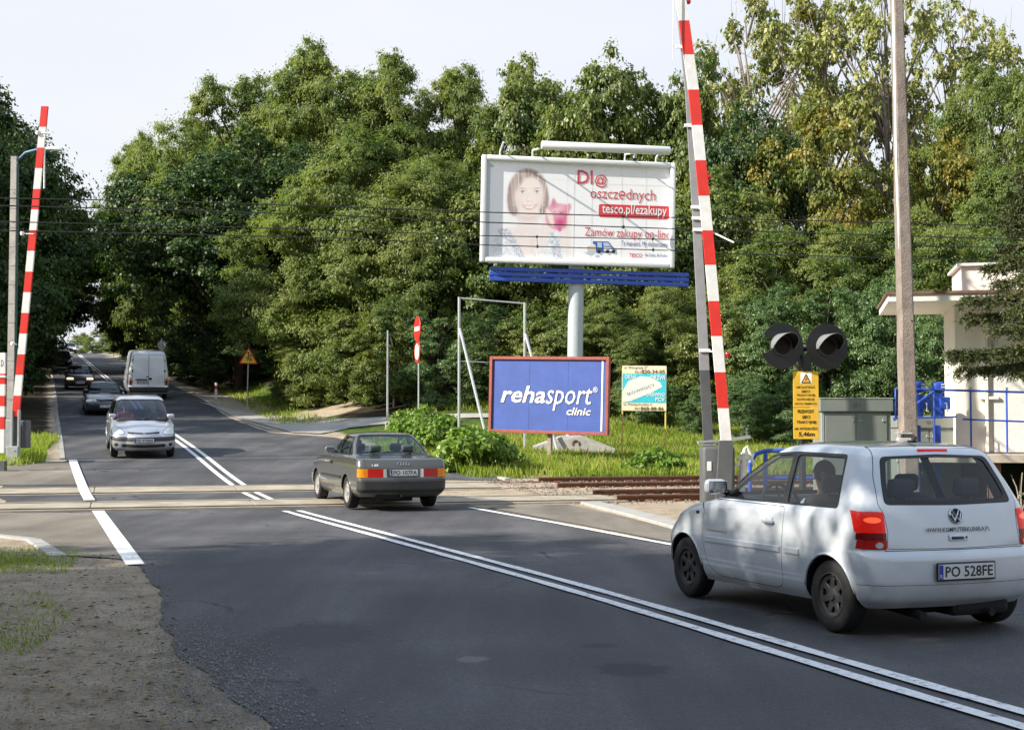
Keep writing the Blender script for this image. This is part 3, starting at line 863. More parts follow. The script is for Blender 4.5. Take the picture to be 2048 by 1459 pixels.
US, KS = 4.5, .25
class Car:
    def __init__(s, name, label, cat, lv, pos, head, group=None, slope=0.0):
        s.sf = Surf(lv); s.reg = []
        s.root = empty(name, pos, label, cat, group)
        h = Vector((head[0], head[1], 0)).normalized(); h = Vector((h.x, h.y, slope)).normalized()
        l = Vector((0, 0, 1)).cross(h).normalized(); u_ = h.cross(l)
        s.root.rotation_euler = Matrix((h, l, u_)).transposed().to_euler()
    def region(s, obj, m, wh, pts, side='both', inset=0.0, close=True, label=None):
        s.reg.append((obj, m, wh, pts, side, inset, label))
    def gap(s, wh, pts, m, d=.0055):
        s.region('body', m, wh, offset2(pts, d))
    def window(s, obj, wh, pts, g, side='both', seal=.02, m=None):
        s.region('body', m or black_p, wh, offset2(pts, seal), side)
        s.region(obj, g, wh, pts, side, .006)
    def skin(s, body_m, lining_m, nf=64, nk=5):
        sf = s.sf; K = sf.n - 1
        pts = []; edges = []; polys = []
        def addp(u): pts.append((u[0] * US, u[1] * KS)); return len(pts) - 1
        for (obj, m, wh, pl, side, inset, lab) in s.reg:
            d = []
            for i, a in enumerate(pl):
                b = pl[(i + 1) % len(pl)]
                n = max(1, int(math.dist(a, b) / .07))
                d += [(a[0] + (b[0] - a[0]) * j / n, a[1] + (b[1] - a[1]) * j / n) for j in range(n)]
            if wh in 'rf': d = [(0.0 if a < 1e-3 else a, b) for a, b in d]
            u = sf.inv(wh, d)
            if wh == 'r': u[np.array(d)[:, 0] <= 1e-6, 0] = 0
            if wh == 'f': u[np.array(d)[:, 0] <= 1e-6, 0] = 1
            if obj == 'hole': u[np.array(d)[:, 1] <= -5, 1] = 0
            ids = [addp(q) for q in u]
            edges += [(ids[i], ids[(i + 1) % len(ids)]) for i in range(len(ids)) if math.dist(pts[ids[i]], pts[ids[(i + 1) % len(ids)]]) > 1e-6]
            polys.append(np.array([pts[i] for i in ids]))
        fs = np.unique(np.concatenate([np.linspace(0, .22, 9), np.linspace(.22, .33, 9), np.linspace(.33, .67, nf // 2), np.linspace(.67, .78, 9), np.linspace(.78, 1, 11)]))
        kk = np.linspace(0, K, K * nk + 1)
        for i, f in enumerate(fs):
            for j, k in enumerate(kk):
                inner = 0 < i < len(fs) - 1 and 0 < j < len(kk) - 1
                jit = (.0004 * math.sin(i * 12.9 + j * 78.2), .0004 * math.sin(i * 39.3 + j * 11.1)) if inner else (0, 0)
                pts.append((f * US + jit[0], k * KS + jit[1]))
        r = delaunay_2d_cdt([Vector(p) for p in pts], edges, [], 0, 1e-5)
        V2 = np.array([(v.x, v.y) for v in r[0]]); Fc = np.array([f for f in r[2]])
        cen = V2[Fc].mean(1)
        who = np.full(len(Fc), -1)
        for i, pl in enumerate(polys): who[inpoly(pl, cen)] = i
        U = np.stack([np.clip(V2[:, 0] / US, 0, 1), np.clip(V2[:, 1] / KS, 0, K)], -1)
        P3 = sf.S(U[:, 0], U[:, 1]); N3 = sf.nrm(U)
        bad = (P3 * 0 + N3)[:, 0] != N3[:, 0]
        P3[U[:, 0] <= 1e-6, 1] = 0; P3[U[:, 0] >= 1 - 1e-6, 1] = 0; P3[U[:, 1] >= K - 1e-6, 1] = 0
        N3[(U[:, 0] <= 1e-6) | (U[:, 0] >= 1 - 1e-6) | (U[:, 1] >= K - .02), 1] = 0
        # orient
        e1 = P3[Fc[:, 1]] - P3[Fc[:, 0]]; e2 = P3[Fc[:, 2]] - P3[Fc[:, 0]]
        fl = (np.cross(e1, e2) * N3[Fc].mean(1)).sum(1) < 0
        Fc[fl] = Fc[fl][:, ::-1]
        groups = {}
        for i, wv in enumerate(who):
            if wv < 0: key = ('body', 'join', 0.0, None)
            else:
                ob, m, wh, pl, side, inset, lab = s.reg[wv]
                if ob == 'hole': continue
                key = (ob, 'join' if ob == 'body' or side == 'join' else 'split', inset, lab)
            groups.setdefault(key, []).append(i)
        s.objs = {}
        def emit(name, fi, sides, inset, lab, default, thick=0, parent=None):
            f = Fc[fi]; used, invx = np.unique(f, return_inverse=True); f = invx.reshape(f.shape)
            P = P3[used] - N3[used] * inset; Nn = N3[used]
            mats_ = [default if who[i] < 0 else s.reg[who[i]][1] for i in fi]
            Vs, Ns, Fs, Ms = [], [], [], []
            for sd in sides:
                o = len(Vs) and sum(len(a) for a in Vs)
                Vs.append(P * (1, sd, 1)); Ns.append(Nn * (1, sd, 1))
                Fs.append((f if sd > 0 else f[:, ::-1]) + (o or 0)); Ms += mats_
            V = np.concatenate(Vs); Nv = np.concatenate(Ns); Ff = np.concatenate(Fs)
            me = bpy.data.meshes.new(name)
            me.from_pydata(V.tolist(), [], Ff.tolist())
            ml = []
            for m in Ms:
                if m not in ml: ml.append(m)
            for m in ml: me.materials.append(m)
            me.polygons.foreach_set('material_index', [ml.index(m) for m in Ms])
            me.polygons.foreach_set('use_smooth', [True] * len(me.polygons))
            me.update()
            if len(sides) == 2:
                bm = bmesh.new(); bm.from_mesh(me); bmesh.ops.remove_doubles(bm, verts=[v for v in bm.verts if abs(v.co.y) < 1e-5], dist=1e-5); bm.to_mesh(me); bm.free()
            try:
                from mathutils.kdtree import KDTree
                kd = KDTree(len(V)); [kd.insert(v, i) for i, v in enumerate(V)]; kd.balance()
                me.normals_split_custom_set_from_vertices([Nv[kd.find(v.co)[1]].tolist() for v in me.vertices])
            except Exception as ex: print('normals', ex)
            ob = bpy.data.objects.new(name, me); C.objects.link(ob); ob.parent = parent or s.root
            if lab: ob['label'] = lab
            return ob
        for (ob, md, inset, lab), fi in groups.items():
            if md == 'join': s.objs[ob] = [emit(ob, fi, (1, -1), inset, lab, body_m)]
            else: s.objs.setdefault(ob, []).extend([emit(ob, fi, (sd,), inset, lab, body_m) for sd in (1, -1)])
        solid = [i for i in range(len(Fc)) if who[i] < 0 or (s.reg[who[i]][0] in ('body', 'door'))]
        keep = [s.reg[who[i]] if who[i] >= 0 else None for i in solid]
        sw = who.copy(); who[:] = -1
        emit('lining', solid, (1, -1), .03, None, lining_m)
        who[:] = sw
        # floor
        ring = sf.S(np.linspace(0, 1, 60), np.zeros(60)); mb = MB()
        n = len(ring); zf = ring[:, 2].min() + .03
        mb.add([(p[0], p[1] * .93, zf) for p in ring] + [(p[0], -p[1] * .93, zf) for p in ring[::-1]], [list(range(2 * n))], under_m)
        mb.box((sf.par(0)[0] + 1.0, 0, zf - .03), (1.6, .5, .08), under_m)
        mb.build('floor_pan', s.root)
    def wheels(s, xs, y, r, wd, rim_m, spokes, archr, hub='steel'):
        for x in xs:
            for sd in (1, -1):
                mb = MB()
                M = Matrix.Translation((x, sd * y, r)) @ Matrix.Rotation(R(-90 * sd), 4, 'X')
                w2 = wd / 2
                mb.lathe([(.60 * r, -w2), (.78 * r, -w2 * 1.06), (.93 * r, -w2 * .98), (.985 * r, -w2 * .8), (r, -w2 * .45), (r, w2 * .45), (.985 * r, w2 * .8), (.93 * r, w2 * .98), (.78 * r, w2 * 1.06), (.635 * r, w2 * .93), (.60 * r, w2 * .75)], rubber, M, 36)
                for gz in (-.35, 0, .35):
                    mb.lathe([(r * 1.001, w2 * gz - .004), (r * 1.004, w2 * gz), (r * 1.001, w2 * gz + .004)], black_p, M, 36)
                ty = mb.build('wheel', s.root, smooth=True, ang=40)
                rb = MB()
                rb.lathe([(.645 * r, w2 * .95), (.62 * r, w2 * .98), (.585 * r, w2 * .80), (.56 * r, w2 * .5)], rim_m, M, 36)
                rb.lathe([(.0, w2 * .40), (.57 * r, w2 * .40)], dark_m, M, 36)
                rb.lathe([(0, w2 * .95), (.12 * r, w2 * .93), (.15 * r, w2 * .75), (.20 * r, w2 * .70)], rim_m, M, 24)
                for k in range(spokes):
                    a = 2 * math.pi * k / spokes + .3
                    q = .155 if hub == 'steel' else .10
                    sb = MB(); sb.rbox((.375 * r, 0, w2 * .62), (.42 * r, q * r * (2 if hub == 'cover' else 1.25), .016), rim_m, .006, 1, rot=(0, R(-4), 0))
                    rb.add(sb.v, sb.f, rim_m, M @ Matrix.Rotation(a, 4, 'Z'))
                rb.lathe([(.20 * r, w2 * .70), (.30 * r, w2 * .62), (.30 * r, w2 * .5)], rim_m, M, 24)
                rb.lathe([(.47 * r, w2 * .5), (.47 * r, w2 * .70), (.57 * r, w2 * .82)], rim_m, M, 36)
                rm = rb.build('rim', ty, smooth=True, ang=40)
                # wheel housing
                wb = MB(); yo = float(s.sf.S(s.sf.inv('s', [(x, r + archr * .9)])[:, 0], s.sf.inv('s', [(x, r + archr * .9)])[:, 1])[0, 1]) - .012
                vs = []; fs = []; na = 20
                for i in range(na + 1):
                    a_ = math.asin(max(-1, min(1, (s.sf.smp[:, 2].min() + .06 - r) / archr))); a = a_ + (math.pi - 2 * a_) * i / na
                    wx_, wz_ = x + (archr + .012) * math.cos(a), r + (archr + .012) * math.sin(a); q_ = s.sf.inv('s', [(wx_, wz_)]); yo = float(s.sf.S(q_[:, 0], q_[:, 1])[0, 1]) - .016
                    for yy in (yo, yo - .30): vs.append((wx_, sd * yy, wz_))
                for i in range(na): fs.append((2 * i, 2 * i + 2, 2 * i + 3, 2 * i + 1))
                fs.append([2 * i + 1 for i in range(na + 1)])
                wb.add(vs, fs, dark_m); wb.build('wheel_housing', s.root)
                # rolled edge of the wheel arch
                ap = []
                for i in range(25):
                    a = math.pi * i / 24 * 1.2 - .1 * math.pi
                    px, pz = x + archr * math.cos(a), r + archr * math.sin(a)
                    if pz < s.sf.smp[:, 2].min() + .10: continue
                    ap.append((px, pz))
                uu = s.sf.inv('s', ap); pp_ = s.sf.S(uu[:, 0], uu[:, 1])
                lb = MB(); lb.tube([(p[0], sd * (p[1] + .001), p[2]) for p in pp_], .011, s.paint, 6); lb.build('arch_lip', s.root, smooth=True)
    def seats(s, xs, z, y=.36, m=None, rear=None, hr=True):
        m = m or seat_m
        def one(x, yy, wd, n=1):
            sb = MB()
            sb.rbox((x + .25, yy, z + .02), (.50, wd, .16), m, .05, 2)
            sb.rbox((x - .03, yy, z + .36), (.13, wd, .62), m, .05, 2, rot=(0, R(-12), 0))
            so_ = sb.build('seat', s.root, smooth=True, ang=50)
            if hr:
                for q in range(n):
                    yq = yy + (q - (n - 1) / 2) * .62
                    hb = MB(); hb.rbox((x - .12, yq, z + .75), (.09, .23, .15), m, .045, 3, rot=(0, R(-8), 0))
                    hb.tube([(x - .10, yq - .06, z + .62), (x - .11, yq - .06, z + .74)], .006, galv, 6); hb.tube([(x - .10, yq + .06, z + .62), (x - .11, yq + .06, z + .74)], .006, galv, 6)
                    hb.build('headrest', so_, smooth=True, ang=50)
        for x in xs:
            one(x, y, .48); one(x, -y, .48)
        if rear is not None: one(rear, 0, 1.16, 2)
    def dash(s, x, z, wd, wheel_y=.36):
        mb = MB(); mb.rbox((x, 0, z - .12), (.34, wd, .30), dark_m, .07, 2)
        d = mb.build('dashboard', s.root, smooth=True, ang=50)
        sb = MB(); M = Matrix.Translation((x - .32, wheel_y, z - .02)) @ Matrix.Rotation(R(-62), 4, 'Y')
        ring = [(.18 * math.cos(a), .18 * math.sin(a), 0) for a in np.linspace(0, 2 * math.pi, 25)]
        sb.tube([M @ Vector(p) for p in ring], .015, dark_m, 6)
        for a in (0, 2.2, 4.1): sb.tube([M @ Vector((0, 0, -.02)), M @ Vector((.18 * math.cos(a), .18 * math.sin(a), 0))], .014, dark_m, 6)
        sb.tube([M @ Vector((0, 0, 0)), M @ Vector((0, 0, -.2))], .03, dark_m, 8)
        sb.build('steering_wheel', s.root, smooth=True)
    def plate(s, end, z, textv, dy=0.0, wd=.52, ht=.114, face=None):
        p, n = s.sf.at('r' if end == 'r' else 'f', .0 + abs(dy), z)
        p.y = dy
        sg = -1 if end == 'r' else 1
        nv = Vector((n.x, 0, n.z)).normalized()
        # local frame: x to the viewer's right, -y towards the viewer
        yv = -nv; xv = yv.cross(Vector((0, 0, 1))).normalized(); zv = xv.cross(yv)
        M = Matrix((xv, yv, zv)).transposed().to_4x4(); M.translation = p + nv * .012
        mb = MB(); sub = MB(); sub.rbox((0, 0, 0), (wd + .024, .016, ht + .024), black_p, .006, 1); mb.add(sub.v, sub.f, black_p, M)
        sub = MB(); sub.rbox((0, -.006, 0), (wd, .008, ht), plate_m, .003, 1); mb.add(sub.v, sub.f, plate_m, M)
        po = mb.build('number_plate', s.root)
        lb = MB()
        lb.add([(-wd / 2 + .004, -.0125, -ht / 2 + .004), (-wd / 2 + .042, -.0125, -ht / 2 + .004), (-wd / 2 + .042, -.0125, ht / 2 - .004), (-wd / 2 + .004, -.0125, ht / 2 - .004)], [(0, 1, 2, 3)], eu_m, M)
        lettering(lb, textv, -wd / 2 + .062, -ht * .34, wd / 2 - .02, ht * .36, ink, -.0125, .012, 0, M)
        lettering(lb, 'PL', -wd / 2 + .012, -ht * .38, -wd / 2 + .034, -ht * .16, white_ink, -.014, .01, 0, M)
        lb.build('lettering', po)
    def mirror(s, x, z, m, yo=.0, dx=0.0):
        p, n = s.sf.at('s', x, z)
        for sd in (1, -1):
            mb = MB()
            mb.rbox((p.x + dx, sd * (p.y + .12), z + .06), (.11, .20, .135), m, .045, 3, rot=(0, 0, sd * R(-10)))
            mb.tube([(p.x, sd * (p.y - .03), z - .0), (p.x + dx, sd * (p.y + .07), z + .03)], [.03, .024], black_p, 8)
            mo = mb.build('wing_mirror', s.root, smooth=True, ang=50)
            gb = MB(); sub = MB(); sub.rbox((p.x + dx - .055, sd * (p.y + .12), z + .06), (.008, .165, .105), mirror_m, .003, 1, rot=(0, 0, sd * R(-10))); gb.add(sub.v, sub.f, mirror_m)
            gb.build('mirror_glass', mo)
    def strip_side(s, pts, wd, th, m, name='side_moulding', seg=.08):
        d = []
        for a, b in zip(pts[:-1], pts[1:]):
            n = max(1, int(math.dist(a, b) / seg)); d += [(a[0] + (b[0] - a[0]) * j / n, a[1] + (b[1] - a[1]) * j / n) for j in range(n)]
        d.append(pts[-1])
        u = s.sf.inv('s', d); p = s.sf.S(u[:, 0], u[:, 1]); nn = s.sf.nrm(u)
        for sd in (1, -1):
            vs = []; fs = []
            for q, n in zip(p, nn):
                for (dz, dn) in ((-.5, -.002), (-.42, 1), (.42, 1), (.5, -.002)):
                    vs.append(((q + n * max(0, dn) * th + (0, 0, dz * wd))[0], sd * (q + n * (dn * th if dn > 0 else dn))[1], q[2] + dz * wd))
            k = len(d)
            for i in range(k - 1):
                for j in range(3): fs.append([4 * i + j, 4 * i + 4 + j, 4 * i + 5 + j, 4 * i + 1 + j][::sd])
            fs += [[0, 1, 2, 3], [4 * k - 1, 4 * k - 2, 4 * k - 3, 4 * k - 4]]
            MB().add(vs, fs, m).build(name, s.root)
    def handle(s, x, z, m, L=.17):
        p, n = s.sf.at('s', x, z)
        for i, sd in enumerate((1, -1)):
            mb = MB()
            mb.rbox((p.x, sd * (p.y + .004), z - .004), (.10, .012, .075), dark_m if False else m, .005, 1)
            mb.rbox((p.x, sd * (p.y + .022), z), (L, .022, .034), m, .012, 2)
            mb.build('handle', s.objs['door'][i] if 'door' in s.objs and len(s.objs['door']) > i else s.root, smooth=True, ang=50)

under_m = mat('underbody', (.012, .012, .012), .9)
dark_m = mat('dark_plastic', (.015, .015, .016), .7, var=.2)
seat_m = mat('seat_fabric', (.028, .03, .036), .9, var=.2, scale=40)
seat_g = mat('grey_seat_fabric', (.075, .085, .085), .9, var=.2, scale=40)
lin_m = mat('cabin_lining', (.05, .05, .05), .9)
plate_m = mat('plate_white', (.66, .67, .66), .5, var=.05)
eu_m = mat('plate_blue', (.02, .05, .35), .5, var=.05)
mirror_m = mat('mirror_glass', (.75, .77, .8), .04, 1.0, var=.02)
chrome = mat('chrome', (.62, .63, .65), .18, 1.0, var=.04)
lamp_clear = mat('clear_lamp', (.62, .63, .62), .12, .35, var=.25, scale=60, coat=.8)
lamp_red = mat('red_lamp', (.50, .012, .008), .3, var=.3, scale=45, coat=.2, spec=.3)
lamp_dred = mat('dark_red_lamp', (.20, .005, .005), .3, var=.3, scale=45, coat=.2, spec=.3)
lamp_amber = mat('amber_lamp', (.80, .24, .012), .3, var=.2, scale=45, coat=.2, spec=.3)
lamp_lit = mat('lit_red_lamp', (.45, .010, .006), .3, var=.2, scale=30, coat=.2, spec=.3, emit=(.8, .010, .004), estr=.22)
lamp_hot = mat('lit_lamp_bulb', (.8, .1, .04), .2, var=.1, emit=(1, .10, .03), estr=.6)
lamp_warm = mat('lit_headlamp', (.8, .7, .6), .2, var=.1, emit=(1, .62, .42), estr=.9)
glass_d = glass('car_glass', (.80, .85, .85), .9, 1.5)
glass_t = glass('tinted_glass', (.30, .36, .36), 1.0, 1.5)
glass_b = glass('windscreen_glass', (.42, .44, .66), 1.0, 1.6)

def arch(x, r, ar, zlow=.0):
    pts = [(x + ar * math.cos(a), r + ar * math.sin(a)) for a in np.linspace(math.pi * 1.06, -math.pi * .06, 28)]
    return pts
def add_arch(car, x, r, ar):
    z0 = float(car.sf.smp[:, 2].min())
    a = math.asin(max(-1, min(1, (z0 + .02 - r) / ar)))
    pts = [(x + ar * math.cos(t), r + ar * math.sin(t)) for t in np.linspace(math.pi - a, a, 30)]
    pts = [(pts[0][0], -9)] + pts + [(pts[-1][0], -9)]
    # the two low points sit on the sill edge
    car.reg.append(('hole', None, 's', pts, 'both', 0, None))
_old_inv = Surf.inv
def _inv(s, wh, ab):
    ab = np.array(ab, float).reshape(-1, 2); low = ab[:, 1] < -5
    if low.any():
        q = s.S(np.linspace(.235, .765, 400), np.zeros(400)); f = np.linspace(.235, .765, 400)
        for i in np.where(low)[0]: ab[i, 1] = q[np.argmin(abs(q[:, 0] - ab[i, 0])), 2]
    return _old_inv(s, wh, ab)
Surf.inv = _inv

def heading(x, y): 
    d = (float(CXf(y + 2) - CXf(y - 2))) / 4
    return Vector((d, 1)).normalized()

# ---- white hatchback waiting in front
wx = dict(r=.279, ar=.325, ax=(.60, 2.915))
LUPO = [
 (.13, 3.36, .735, .22, .22, .04, .06, [(0, .225), (3.4, .19)]),
 (.045, 3.47, .785, .24, .26, .05, .08, [(0, .30), (3.5, .28)]),
 (.0, 3.52, .812, .25, .30, .06, .10, [(0, .44), (3.5, .43)]),
 (.0, 3.53, .820, .25, .32, .06, .10, [(0, .58), (3.5, .55)]),
 (.022, 3.49, .820, .25, .34, .06, .11, [(0, .635), (1.2, .64), (3.5, .64)]),
 (.052, 3.45, .818, .24, .36, .055, .11, [(0, .655), (1.2, .67), (3.5, .69)]),
 (.065, 3.40, .815, .22, .38, .05, .11, [(0, .73), (1.2, .76), (3.0, .76), (3.5, .735)]),
 (.105, 3.20, .800, .20, .40, .045, .12, [(0, .90), (1.2, .90), (2.5, .89), (3.2, .80)]),
 (.135, 2.62, .770, .18, .30, .04, .10, [(0, .985), (1.0, .965), (2.0, .955), (2.65, .955)]),
 (.235, 2.25, .690, .17, .24, .04, .10, [(0, 1.19), (1.2, 1.18), (2.3, 1.17)]),
 (.345, 1.86, .600, .16, .22, .04, .09, [(.3, 1.375), (1.2, 1.385), (1.9, 1.355)]),
 (.42, 1.74, .540, .16, .22, .04, .08, [(.4, 1.418), (1.2, 1.43), (1.8, 1.405)]),
 (.62, 1.50, .36, .15, .15, .03, .05, [(.6, 1.448), (1.2, 1.458), (1.6, 1.44)]),
 (.80, 1.35, .001, .1, .1, .0, .0, [(.8, 1.46), (1.3, 1.465)])]
whd = Vector((-.362, .932)).normalized(); wleft = Vector((-whd.y, whd.x))
rl = GP(1682, 1266); 
wpos = Vector((rl.x, rl.y)) - wleft * .70 - whd * .60
car = Car('hatchback_car', 'small white two-door hatchback with glowing brake lights, biggest car, waiting in the right lane', 'car', LUPO, (wpos.x, wpos.y, .016), whd)
wp = paint('white_car_paint', (.63, .67, .71), .22, dirt=.38)
car.paint = wp
for x in wx['ax']: add_arch(car, x, wx['r'], wx['ar'])
door = rnd([(1.21, .93), (1.235, .56), (1.25, .30), (1.36, .262), (2.30, .262), (2.48, .34), (2.56, .58), (2.53, .915), (2.53, .932)], .05)
car.gap('s', door, dark_m)
car.region('door', wp, 's', door)
sw1 = rnd([(1.285, .962), (1.34, 1.355), (1.74, 1.33), (2.02, 1.18), (2.42, .968)], .04)
sw2 = rnd([(.53, .985), (.62, 1.345), (1.27, 1.352), (1.215, .965)], .045)
bel = rnd([(.505, .955), (.60, 1.37), (1.3, 1.378), (1.76, 1.355), (2.06, 1.19), (2.50, .945)], .04)
car.region('body', black_p, 's', bel)
car.region('side_window', glass_d, 's', sw1, 'both', .006)
car.region('side_window', glass_d, 's', sw2, 'both', .006)
hat = rnd([(-.3, .665), (.615, .675), (.60, .80), (.612, .93), (.64, 1.0), (.60, 1.20), (.535, 1.37), (.50, 1.425), (-.3, 1.435)], .02)
car.gap('r', [p for p in hat], dark_m, .005)
car.region('tailgate', wp, 'r', hat, 'join')
rw0 = rnd([(-.3, .985), (.595, .995), (.565, 1.15), (.50, 1.355), (-.3, 1.372)], .05)
rw0 = [(max(a, 0), b) for a, b in rw0]
car.region('tailgate', black_p, 'r', rw0, 'join')
rw = [(0, 1.025), (.50, 1.03), (.54, 1.06), (.52, 1.15), (.465, 1.31), (.43, 1.335), (0, 1.345)]
car.region('rear_window', glass_d, 'r', rw, 'join', .006)
tl = [(.615, .665), (.60, .78), (.60, .90), (.625, .935), (.72, .945), (.78, .93)]
# lamps wrap from the tailgate edge round the corner
for (z0, z1, mt) in ((.668, .735, lamp_red), (.735, .79, lamp_dred), (.79, .945, lamp_lit)):
    car.region('tail_light', mt, 'r', [(.622, z0), (.76, z0), (.80, z0 + .005), (.795, z1), (.75, z1), (.618, z1)], 'both', -.004)
car.region('tail_light', lamp_hot, 'r', ell(.70, .885, .055, .022, 14), 'both', -.004)
car.region('tail_light', lamp_clear, 'r', ell(.675, .70, .028, .022, 14), 'both', -.004)
# bumper seams
car.region('body', dark_m, 'r', [(0, .655), (.64, .655), (.64, .661), (0, .661)])
car.region('body', dark_m, 'r', [(0, .402), (.8, .402), (.8, .406), (0, .406)])
car.region('rear_spoiler', wp, 'r', [(0, 1.40), (.47, 1.392), (.47, 1.398), (0, 1.406)], 'join')
ws = [(0, .985), (.60, .99), (.55, 1.15), (.49, 1.33), (0, 1.36)]
car.window('windscreen', 'f', ws, glass_d, 'join', .03)
car.region('headlight', lamp_clear, 'f', rnd([(.40, .60), (.66, .62), (.74, .76), (.60, .80), (.42, .73)], .04))
car.skin(wp, lin_m, 84, 6)
car.wheels(wx['ax'], .715, wx['r'], .165, mat('dark_wheel_steel', (.030, .030, .032), .5, .3), 7, wx['ar'])
car.mirror(2.33, .985, wp)
car.strip_side([(.97, .585), (1.18, .585)], .05, .014, wp); car.strip_side([(1.25, .585), (2.50, .575)], .05, .014, wp)
car.handle(1.42, .80, wp, .16)
car.seats([1.30], .36, .36, seat_m, .48)
car.dash(2.30, .93, 1.20)
car.plate('r', .50, 'PO 528FE')
# badge, script, lock handle, third brake light, aerial, wiper
def rear_frame(car, y, z, lift=.004, end='r'):
    p, n = car.sf.at(end, abs(y), z); p.y = y
    nv = Vector((n.x, n.y * (1 if y >= 0 else -1), n.z)).normalized()
    yv = -nv; xv = yv.cross(Vector((0, 0, 1))).normalized(); zv = xv.cross(yv)
    M = Matrix((xv, yv, zv)).transposed().to_4x4(); M.translation = p + nv * lift
    return M
tg = car.objs['tailgate'][0]
M = rear_frame(car, 0, .905)
mb = MB()
mb.lathe([(0, .002), (.052, .002), (.052, .0)], dark_m, M @ Matrix.Rotation(R(90), 4, 'X'), 28)
mb.lathe([(.050, 0), (.050, .010), (.055, .014), (.060, .010), (.062, 0)], chrome, M @ Matrix.Rotation(R(90), 4, 'X'), 32)
for pts in ([(-.030, .040), (-.006, -.002)], [(.030, .040), (.006, -.002)], [(-.044, .018), (-.022, -.042)], [(-.022, -.042), (0, -.006)], [(0, -.006), (.022, -.042)], [(.022, -.042), (.044, .018)]):
    a, b = [Vector((q[0], -.008, q[1])) for q in pts]
    mb.tube([M @ a, M @ b], .0065, chrome, 6)
mb.build('badge', tg, smooth=True, ang=40)
lb = MB(); lettering(lb, 'WWW.KOMPUTERKLINIKA.PL', -.295, -.017, .295, .017, ink, -.001, .012, .0, rear_frame(car, 0, .805, .010)); lb.build('lettering', tg)
mb = MB(); M = rear_frame(car, 0, .745, .0)
sub = MB(); sub.rbox((-.01, -.004, 0), (.17, .02, .05), wp, .012, 2); mb.add(sub.v, sub.f, wp, M)
sub = MB(); sub.rbox((-.02, -.013, -.004), (.115, .012, .022), black_p, .004, 1); mb.add(sub.v, sub.f, black_p, M)
mb.lathe([(0, .018), (.009, .018), (.010, .01)], black_p, M @ Matrix.Translation((.06, 0, 0)) @ Matrix.Rotation(R(90), 4, 'X'), 12)
mb.build('handle', tg, smooth=True, ang=45)
mb = MB(); M = rear_frame(car, 0, 1.398, .004)
sub = MB(); sub.rbox((0, 0, 0), (.28, .016, .022), lamp_lit, .006, 2); mb.add(sub.v, sub.f, lamp_lit, M); mb.build('brake_light', tg, smooth=True, ang=50)
mb = MB(); mb.rbox((.62, 0, 1.465), (.09, .035, .02), black_p, .008, 2); mb.tube([(.60, 0, 1.46), (.57, 0, 1.50)], .006, black_p, 6); mb.build('aerial', car.root, smooth=True, ang=50)
lb = MB()
p, n = car.sf.at('s', 2.25, .655)
Ml = Matrix(((-1, 0, 0), (0, -1, 0), (0, 0, 1))).to_4x4(); Ml.translation = p + n * .004
lettering(lb, 'komputerklinika.pl', -.20, -.014, .14, .014, mat('faded_orange', (.45, .22, .12), .6), -.001, .012, 0, Ml); lb.build('lettering', car.objs['door'][0])
mb = MB(); p, n = car.sf.at('s', 2.66, .80); mb.rbox((p.x, p.y, .80), (.06, .012, .03), lamp_amber if False else dark_m, .006, 1); mb.build('side_indicator', car.root)
mb = MB()
for q in (-.30, .34): mb.tube([(.06, q, .17), (.9, q * .8, .19)], .032, under_m, 8)
mb.rbox((.30, -.25, .21), (.36, .55, .14), under_m, .05, 2); mb.rbox((.60, 0, .26), (.12, 1.2, .10), under_m, .04, 1); mb.build('exhaust', car.root)

# ---- grey four-door saloon rolling over the rails
def sedan_levels(L=4.39, W=1.695, H=1.397, boot=.93, arc=0.0):
    sx, sy, sz = L / 4.39, W / 1.695, H / 1.397
    base = [
     (.16, 4.22, .745, .20, .24, .05, .10, [(0, .25), (4.3, .20)]),
     (.05, 4.34, .800, .20, .26, .06, .12, [(0, .32), (4.4, .28)]),
     (.0, 4.39, .832, .18, .26, .07, .13, [(0, .40), (4.4, .40)]),
     (.0, 4.38, .838, .17, .26, .07, .13, [(0, .54), (4.4, .53)]),
     (.035, 4.33, .838, .16, .26, .06, .13, [(0, .565), (4.4, .56)]),
     (.05, 4.31, .838, .15, .26, .06, .13, [(0, .61), (4.4, .60)]),
     (.06, 4.26, .836, .14, .27, .06, .13, [(0, .76), (2, .78), (4.3, .68)]),
     (.10, 4.05, .825, .13, .30, .06, .13, [(0, .86), (2, .87), (3.4, .83), (4.1, .75)]),
     (.16, 3.70, .800, .13, .30, .05, .12, [(0, .925), (1, .94), (3.2, .89), (3.7, .84)]),
     (.66, 3.06, .745, .20, .30, .05, .12, [(.6, .965), (1.5, .965), (3.1, .93)]),
     (1.02, 2.66, .66, .18, .26, .04, .12, [(1, 1.17), (2, 1.17), (2.7, 1.15)]),
     (1.36, 2.28, .570, .17, .22, .04, .10, [(1.3, 1.335), (2, 1.345), (2.3, 1.325)]),
     (1.46, 2.18, .47, .17, .2, .04, .08, [(1.4, 1.368), (2.2, 1.362)]),
     (1.75, 1.95, .001, .1, .1, 0, 0, [(1.7, 1.397), (2, 1.395)])]
    return [(a * sx, b * sx, c * sy, d, e, f, g, [(p * sx, q * sz) for p, q in zz]) for (a, b, c, d, e, f, g, zz) in base]
